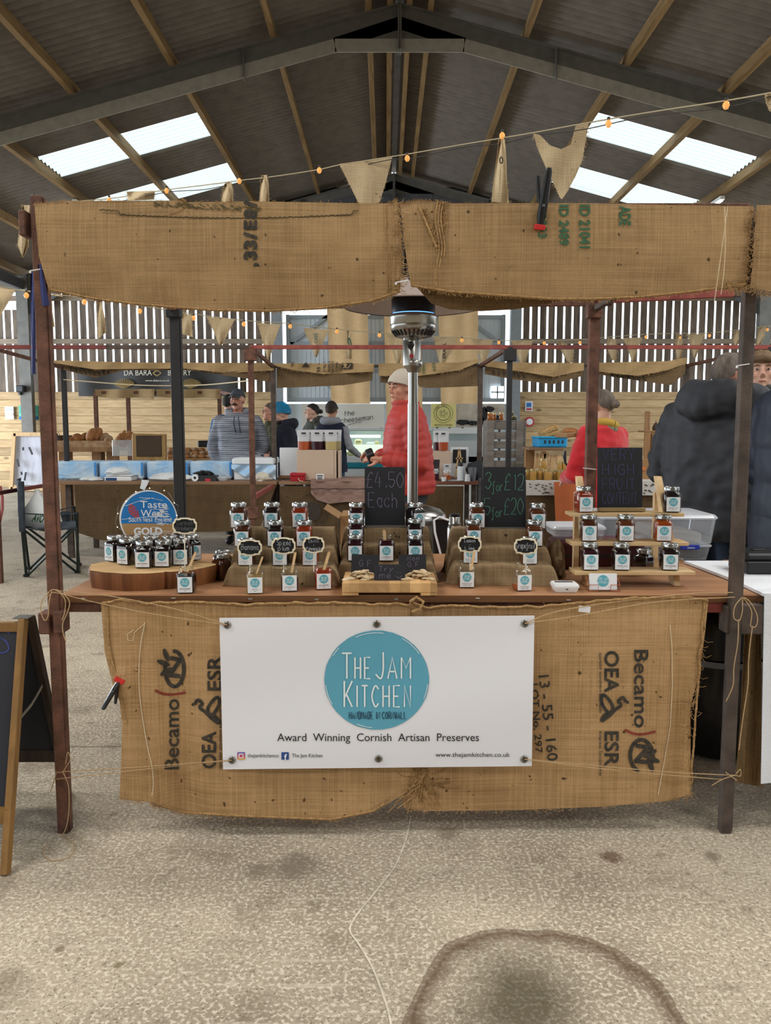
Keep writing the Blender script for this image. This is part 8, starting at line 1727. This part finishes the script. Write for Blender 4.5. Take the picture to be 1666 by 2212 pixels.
        if style == 'bun': hm.ball(hq(0, .125, .01), (.036*k, .036*k, .034*k), 10, rot=Rh); hm.tube([hq(0, .09, .02), hq(0, .13, .01), hq(.01, .16, -.005)], [.02*k, .03*k, .012*k], 8)
        if style == 'fringe': hm.tube([hq(-.06, -.07, .07), hq(0, -.095, .075), hq(.06, -.07, .065)], [.02*k, .026*k, .018*k], 10)
        hm.build('hair', HAIR[hn], t)
    if cap:
        kind, cm = cap; c0 = hq(0, .012, .026)
        A_ = lambda a: abs((a+math.pi) % (2*math.pi)-math.pi)
        if kind == 'cap':
            shell(c0, (.086*k, .106*k, .110*k), lambda a: interp([(0, 1.15), (1.4, 1.35), (3.15, 1.62)], A_(a)), Rh).build('cap_crown', cm, t)
            MB().grid(lambda s, q: hq((s-.5)*.15*(1-.25*q), -.082-.075*q*math.sin(math.pi*(.18+.64*s)), .062-.018*q-.05*(s-.5)**2*4*.5), 14, 5).sheet(lambda s, q: hq((s-.5)*.15*(1-.25*q), -.082-.075*q*math.sin(math.pi*(.18+.64*s)), .064-.018*q-.05*(s-.5)**2*4*.5), 14, 5, (0, 0, .004)).build('cap_peak', cm, t)
        elif kind == 'beanie':
            mb = shell(c0, (.094*k, .116*k, .122*k), lambda a: interp([(0, 1.32), (1.2, 1.55), (1.9, 2.0), (3.15, 2.2)], A_(a)), Rh, nr=22); mb.build('knitted_hat', cm, t)
            R1 = []
            for a in range(0, 40):
                az = a*math.pi/20; L_ = interp([(0, 1.32), (1.2, 1.55), (1.9, 2.0), (3.15, 2.2)], A_(az))-.22; R1.append([c0+Rh@Vector((math.sin(L_+dq)*math.sin(az)*(.097+o_)*k, -math.sin(L_+dq)*math.cos(az)*(.119+o_)*k, math.cos(L_+dq)*.120*k)) for dq, o_ in ((-.24, 0), (-.24, .004), (.0, .006), (.22, .004), (.22, -.004), (-.1, -.004))])
            R1.append(R1[0]); MB().loft(R1, cap=False).build('hat_cuff', cm, t)
        elif kind == 'net':
            shell(c0, (.108*k, .122*k, .132*k), lambda a: interp([(0, 1.35), (1.3, 1.55), (2, 1.85), (3.15, 2.1)], A_(a)), Rh, amp=.12, fr=5, nr=20, na=60).build('hair_net', cm, t)
    # clothes
    th = thick/k; zb = tlen
    J = MB(); bl_ = belly
    prof = [(zb, .165*w+th*1.1, .115+th+bl_*.9, -bl_*.6), (zb+.06, .170*w+th*1.2, .125+th+bl_, -bl_*.6), (1.08, .155*w+th*1.1, .115+th+bl_, -bl_*.5), (1.25, .165*w+th*1.1, .12+th+bl_*.5, -bl_*.25), (1.385, .178*w+th, .10+th, 0), (1.45, .14*w+th*.8, .080+th, .01), (1.495, .078+th*.6, .070+th*.7, .012)]
    if collar: prof += [(1.495+collar, .068+th*.6, .066+th*.7, .0)]
    torso(J, prof)
    if vest is None:
        for s in (-1, 1):
            sh, E, Wr = AR[s]; a0 = (.052+th*.75)*k; J.ball(sh-Vector((0, 0, .012*k)), a0, 10); J.tube([sh, lerp(sh, E, .5), E, lerp(E, Wr, .45), lerp(E, Wr, .93)], [a0, (.050+th*.8)*k, (.046+th*.65)*k, (.042+th*.55)*k, (.034+th*.3)*k], 18)
    if hood:
        for i, a in enumerate(range(-110, 111, 20)):
            r_ = math.radians(a); s_ = math.cos(r_*.55); J.ball(Q(math.sin(r_)*hoodw, .035+math.cos(r_)*hoodw*.8+ln(1.47), hoodz+hood*.3*s_), tuple(q*k for q in (hoodw*.45+.01*s_, hoodw*.45+.02*s_, hood*(.5+.5*s_))), 9)
    bones = [(AR[s][0], AR[s][1], AR[s][2]) for s in (-1, 1)]
    def disp(p, n):
        d = wr*(nz(p.x*7+Y, p.y*7, p.z*9)+.5*nz(p.x*16, p.y*16, p.z*22+3))
        if puff:
            best = None; tc_ = p.z
            for (a, b_, c_) in bones:
                for (s0, s1, off) in ((a, b_, 0), (b_, c_, (b_-a).length)):
                    v_ = s1-s0; tt = max(0, min(1, (p-s0).dot(v_)/v_.dot(v_))); dd = (p-(s0+v_*tt)).length
                    if dd < .095*k and (best is None or dd < best): best = dd; tc_ = off+tt*v_.length
            g_ = abs(math.sin(math.pi*tc_/puff)); d = d*.5+.009*(g_**.5-.6)
        return d
    jm = remesh(J, .011*k, 3, disp); put(top_name, jm, top)
    if vest is not None:
        V = MB()
        for s in (-1, 1):
            sh, E, Wr = AR[s]; V.tube([sh, lerp(sh, E, .5), E, lerp(E, Wr, .45), lerp(E, Wr, .93)], [.060*k, .056*k, .052*k, .046*k, .036*k], 16)
        V.tube([Q(0, .02, 1.38), Q(0, .02, 1.47)], [.08*k, .09*k], 14)
        for i, a in enumerate(range(-110, 111, 22)):
            r_ = math.radians(a); V.ball(Q(math.sin(r_)*.10, .035+math.cos(r_)*.07, 1.49), (.05*k, .05*k, .06*k), 8)
        put('hooded_sleeves', remesh(V, .011*k, 3, disp), vest)
    L_ = MB(); torso(L_, [(.80, .16, .12, 0), (.90, .165*w, .125, 0), (1.0, .155*w, .115+bl_*.5, -bl_*.3)])
    for s in (-1, 1): L_.tube([Q(s*.085, 0, .93), Q(s*.09, -.005, .70), Q(s*.095, -.01, .48), Q(s*.097, .012, .30), Q(s*.1, .015, .10)], [.105*k, .095*k, .078*k, .07*k, .062*k], 16)
    put('trousers', remesh(L_, .013*k, 3, lambda p, n: .008*nz(p.x*9, p.y*9, p.z*12)), legs)
    for s in (-1, 1): MB().tube([Q(s*.1, .045, .045), Q(s*.105, -.05, .05), Q(s*.11, -.12, .04), Q(s*.11, -.165, .03)], [.042*k, .05*k, .045*k, .03*k], 12, flat=.85).build('shoe', M_SHOE, t)
    if extra: extra(t, Q, hq, k, AR, Rz, ln)
    return t
def cloth(n, c_, **k): return mat(n, c_, k.pop('rough', .85), **k)
def stripes():
    m, nt, b = newmat('striped_knit'); L = nt.links.new; b.inputs['Roughness'].default_value = .9
    tc = nd(nt, 'ShaderNodeTexCoord'); mp = nd(nt, 'ShaderNodeMapping'); mp.inputs['Scale'].default_value = (2.5, 2.5, 55); L(tc.outputs['Object'], mp.inputs[0])
    t = nd(nt, 'ShaderNodeTexNoise', i_Scale=1.0, i_Detail=2.0); L(mp.outputs[0], t.inputs['Vector'])
    wv = nd(nt, 'ShaderNodeTexWave', i_Scale=14.0, i_Distortion=2.5, bands_direction='Z', wave_type='BANDS'); L(tc.outputs['Object'], wv.inputs['Vector'])
    mu = nd(nt, 'ShaderNodeMath', operation='MULTIPLY_ADD'); mu.inputs[1].default_value = .45; L(wv.outputs['Fac'], mu.inputs[0]); L(t.outputs['Fac'], mu.inputs[2])
    r = nd(nt, 'ShaderNodeValToRGB'); r.color_ramp.elements[0].position = .5; r.color_ramp.elements[1].position = .95; r.color_ramp.elements[0].color = c4(hexc('#4a4e5a')); r.color_ramp.elements[1].color = c4(hexc('#a3a7b0')); L(mu.outputs[0], r.inputs[0]); L(r.outputs[0], b.inputs['Base Color']); return m
DENIM = cloth('blue_denim', '#2e4666', var=.2, scale=14); DARKT = cloth('black_trousers', '#26262a', var=.1); 
# moustached man behind the counter
def ex1(t, Q, hq, k, AR, Rz, ln):
    for s in (-1, 1): MB().tube([Q(s*.022, -.155, 1.45), Q(s*.03, -.175, 1.38), Q(s*.025+.02, -.19, 1.27)], .005*k, 6).build('drawstring', cloth('navy_cord', '#23304a'), t)
person('person with a moustache, grey cap and striped hooded sweater standing behind the wrapped boxes', 514, 9.7, 839, head=4, face=-14, w=1.22, belly=.05, top=stripes(), legs=DARKT, skin='ruddy', hood=.05, hair=('brown', 'under'), cap=('cap', cloth('slate_cap', '#3d434c', var=.1)), tach=True,
       arms={-1: ((-.30, .02, 1.10), (-.22, -.13, .92)), 1: ((.30, .02, 1.10), (.20, -.16, .93))}, extra=ex1, top_name='hooded_sweater', wr=.008)
person('person with black hair mostly hidden behind the moustached person', 495, 11.4, 850, head=165, top=cloth('blue_top', '#2f5a86'), legs=DENIM, hair=('black', 'long'), top_name='sweater')
person('person with grey hair, glasses and olive green jacket facing left', 586, 10.7, 868, head=-75, w=1.05, belly=.02, top=cloth('olive_jacket', '#3d3a26', var=.12), legs=DARKT, skin='ruddy', hair=('greybrown', 'short'), glasses=True, collar=.02,
       arms={-1: ((-.22, -.02, 1.12), (-.12, -.22, 1.08)), 1: ((.24, .0, 1.12), (.14, -.24, 1.08))})
def ex_phone(t, Q, hq, k, AR, Rz, ln): MB().bar(AR[1][2]+Rz@Vector((-.03, -.08, .0)), AR[1][2]+Rz@Vector((-.03, -.22, .03)), .075, .012, bev=.004).build('held_phone', M_DKG, t)
person('person in a blue hair net and navy hooded top looking down to the left', 629, 9.75, 871, head=-82, face=4, pitch=20, w=1.1, belly=.03, lean=.10, top=cloth('navy_hoodie', '#191b29', var=.15), legs=cloth('navy_apron', '#171924'), skin='fair', hood=.07, hair=('black', 'under'), beard='black', cap=('net', glassy('blue_net', (.3, .7, .9), .1, .3, .65, hexc('#2f8fc0'))),
       arms={-1: ((-.20, -.02, 1.12), (-.08, -.24, 1.14)), 1: ((.25, -.02, 1.13), (.12, -.27, 1.12))}, extra=ex_phone, top_name='hooded_top')
person('person with dark hair in a bun and grey green coat, head turned left', 676, 12.0, 870, head=-60, face=-15, top=cloth('grey_green_coat', '#45473f', var=.12), legs=DARKT, skin='fair', hood=.06, hair=('black', 'bun'), top_name='coat')
person('person in a brown cap, navy body warmer and pale grey hood reaching toward the fridge', 716, 11.0, 865, head=160, face=10, w=1.08, top=cloth('navy_gilet', '#1b2236', var=.1), legs=DENIM, skin='tan', hair=('brown', 'under'), cap=('cap', cloth('brown_cap', '#332b27')), vest=cloth('pale_grey_fleece', '#8e9097', var=.06), thick=.035,
       arms={-1: ((-.27, .0, 1.13), (-.30, -.26, 1.02)), 1: ((.25, .0, 1.12), (.2, -.2, 1.0))}, top_name='body_warmer')
# red puffer jacket
def ex2(t, Q, hq, k, AR, Rz, ln):
    MB().tube([Q(0, .0+ln(1.47), 1.45), Q(0, -.005+ln(1.5), 1.50), Q(0, -.012+ln(1.53), 1.525)], [.080*k, .074*k, .070*k], 20).build('neck_warmer', cloth('navy_neck', '#1d2030'), t)
    MB().box(AR[1][2]+Rz@Vector((-.06, -.07, .02)), (.12, .06, .09), Rz@rotm(.4, .3, 0), bev=.01).build('held_wallet', M_CLB, t)
person('person in a red quilted jacket and cream beanie looking left behind the heater pole', 888, 6.2, 799, head=-82, face=26, pitch=2, w=1.02, belly=.02, lean=.05, top=cloth('red_quilted_nylon', '#a8332d', rough=.65, var=.05), legs=cloth('charcoal_jeans', '#34363c', var=.1), skin='ruddy', collar=.045, thick=.05, puff=.062, tlen=.86,
       hair=('brown', 'under'), cap=('beanie', cloth('cream_knit', '#bdb3a5', bump=.8, bscale=110)), arms={-1: ((-.20, -.02, 1.11), (-.08, -.26, 1.14)), 1: ((.24, .03, 1.08), (.12, -.24, 1.12))}, extra=ex2, voxb=.007)
# red sweater, seen from behind
def ex3(t, Q, hq, k, AR, Rz, ln):
    rr = []
    for a in range(25):
        r_ = a*2*math.pi/24; rr.append(Q(.085*math.sin(r_), .015+.082*math.cos(r_), 1.485+.012*math.sin(r_*2)))
    MB().tube(rr, [.038*k*(1+.12*nz(a*.7)) for a in range(25)], 12).build('mustard_scarf', cloth('mustard_scarf', '#a3802c', col2='#b99a45', scale=10), t); MB().tube([p+Vector((0, 0, -.035)) for p in rr], [.034*k*(1+.15*nz(a*.9, 4)) for a in range(25)], 12).build('grey_scarf', cloth('grey_green_scarf', '#6d756b', col2='#8a8a62', scale=7), t)
    c_ = AR[-1][2]; tr = MB().box(W(1228, 938, 6.2)+Vector((.02, 0, 0)), (.17, .24, .035), rotm(0, -.1, .2), bev=.006).build('held_tray', M_CARD, t)
    MB().ball(W(1232, 932, 6.2), (.06, .08, .03), 8).build('loaf_on_tray', M_CRUST, t)
person('person in a bright red sweater with a mustard scarf and hair bun, seen from behind', 1302, 6.15, 838, head=-148, face=8, w=1.08, top=cloth('bright_red_wool', '#c01c26', var=.05, sheen=.3), legs=cloth('black_skirt', '#17171a'), hair=('greybrown', 'bun'), tlen=.80, thick=.035,
       arms={-1: ((-.27, -.06, 1.10), (-.22, -.30, 1.06)), 1: ((.26, -.05, 1.08), (.10, -.30, 1.04))}, extra=ex3, top_name='sweater')
# dark hooded jacket at the right, young man and navy coat
person('large person in a dark grey hooded jacket and glasses, seen from behind at the right', 1560, 4.55, 756, head=132, face=-34, w=1.6, belly=.05, lean=.07, top=cloth('charcoal_parka', '#2b2c31', rough=.7, var=.08), legs=cloth('dark_denim', '#1d2a3c', var=.15), skin='ruddy', hood=.11, hoodw=.175, hoodz=1.47, collar=.03, thick=.07, tlen=.74,
       hair=('greybrown', 'short'), glasses=True, arms={-1: ((-.36, .0, 1.08), (-.26, -.22, .98)), 1: ((.36, -.02, 1.10), (.28, -.24, 1.0))}, top_name='parka', wr=.02, voxb=.0075)
person('young person with brown fringe and stubble in a dark green jacket at the right edge', 1640, 5.1, 753, head=-25, face=6, w=1.1, top=cloth('dark_green_jacket', '#34372f', rough=.6, var=.1), legs=DARKT, skin='fair', collar=.06, hair=('blond', 'fringe'), beard=None, thick=.045, voxb=.007,
       arms={-1: ((-.27, .02, 1.12), (-.24, -.12, .9)), 1: ((.28, .02, 1.12), (.24, -.12, .9))})
person('person in a navy quilted coat cut off by the right edge of the picture', 1752, 3.75, 690, head=100, w=1.3, top=cloth('navy_quilted_coat', '#161d2e', rough=.6, var=.1), legs=DARKT, skin='fair', hair=('brown', 'short'), puff=.16, thick=.06, tlen=.62, top_name='quilted_coat',
       arms={-1: ((-.30, .06, 1.10), (-.22, -.12, .98)), 1: ((.30, .04, 1.10), (.24, -.14, .98))})
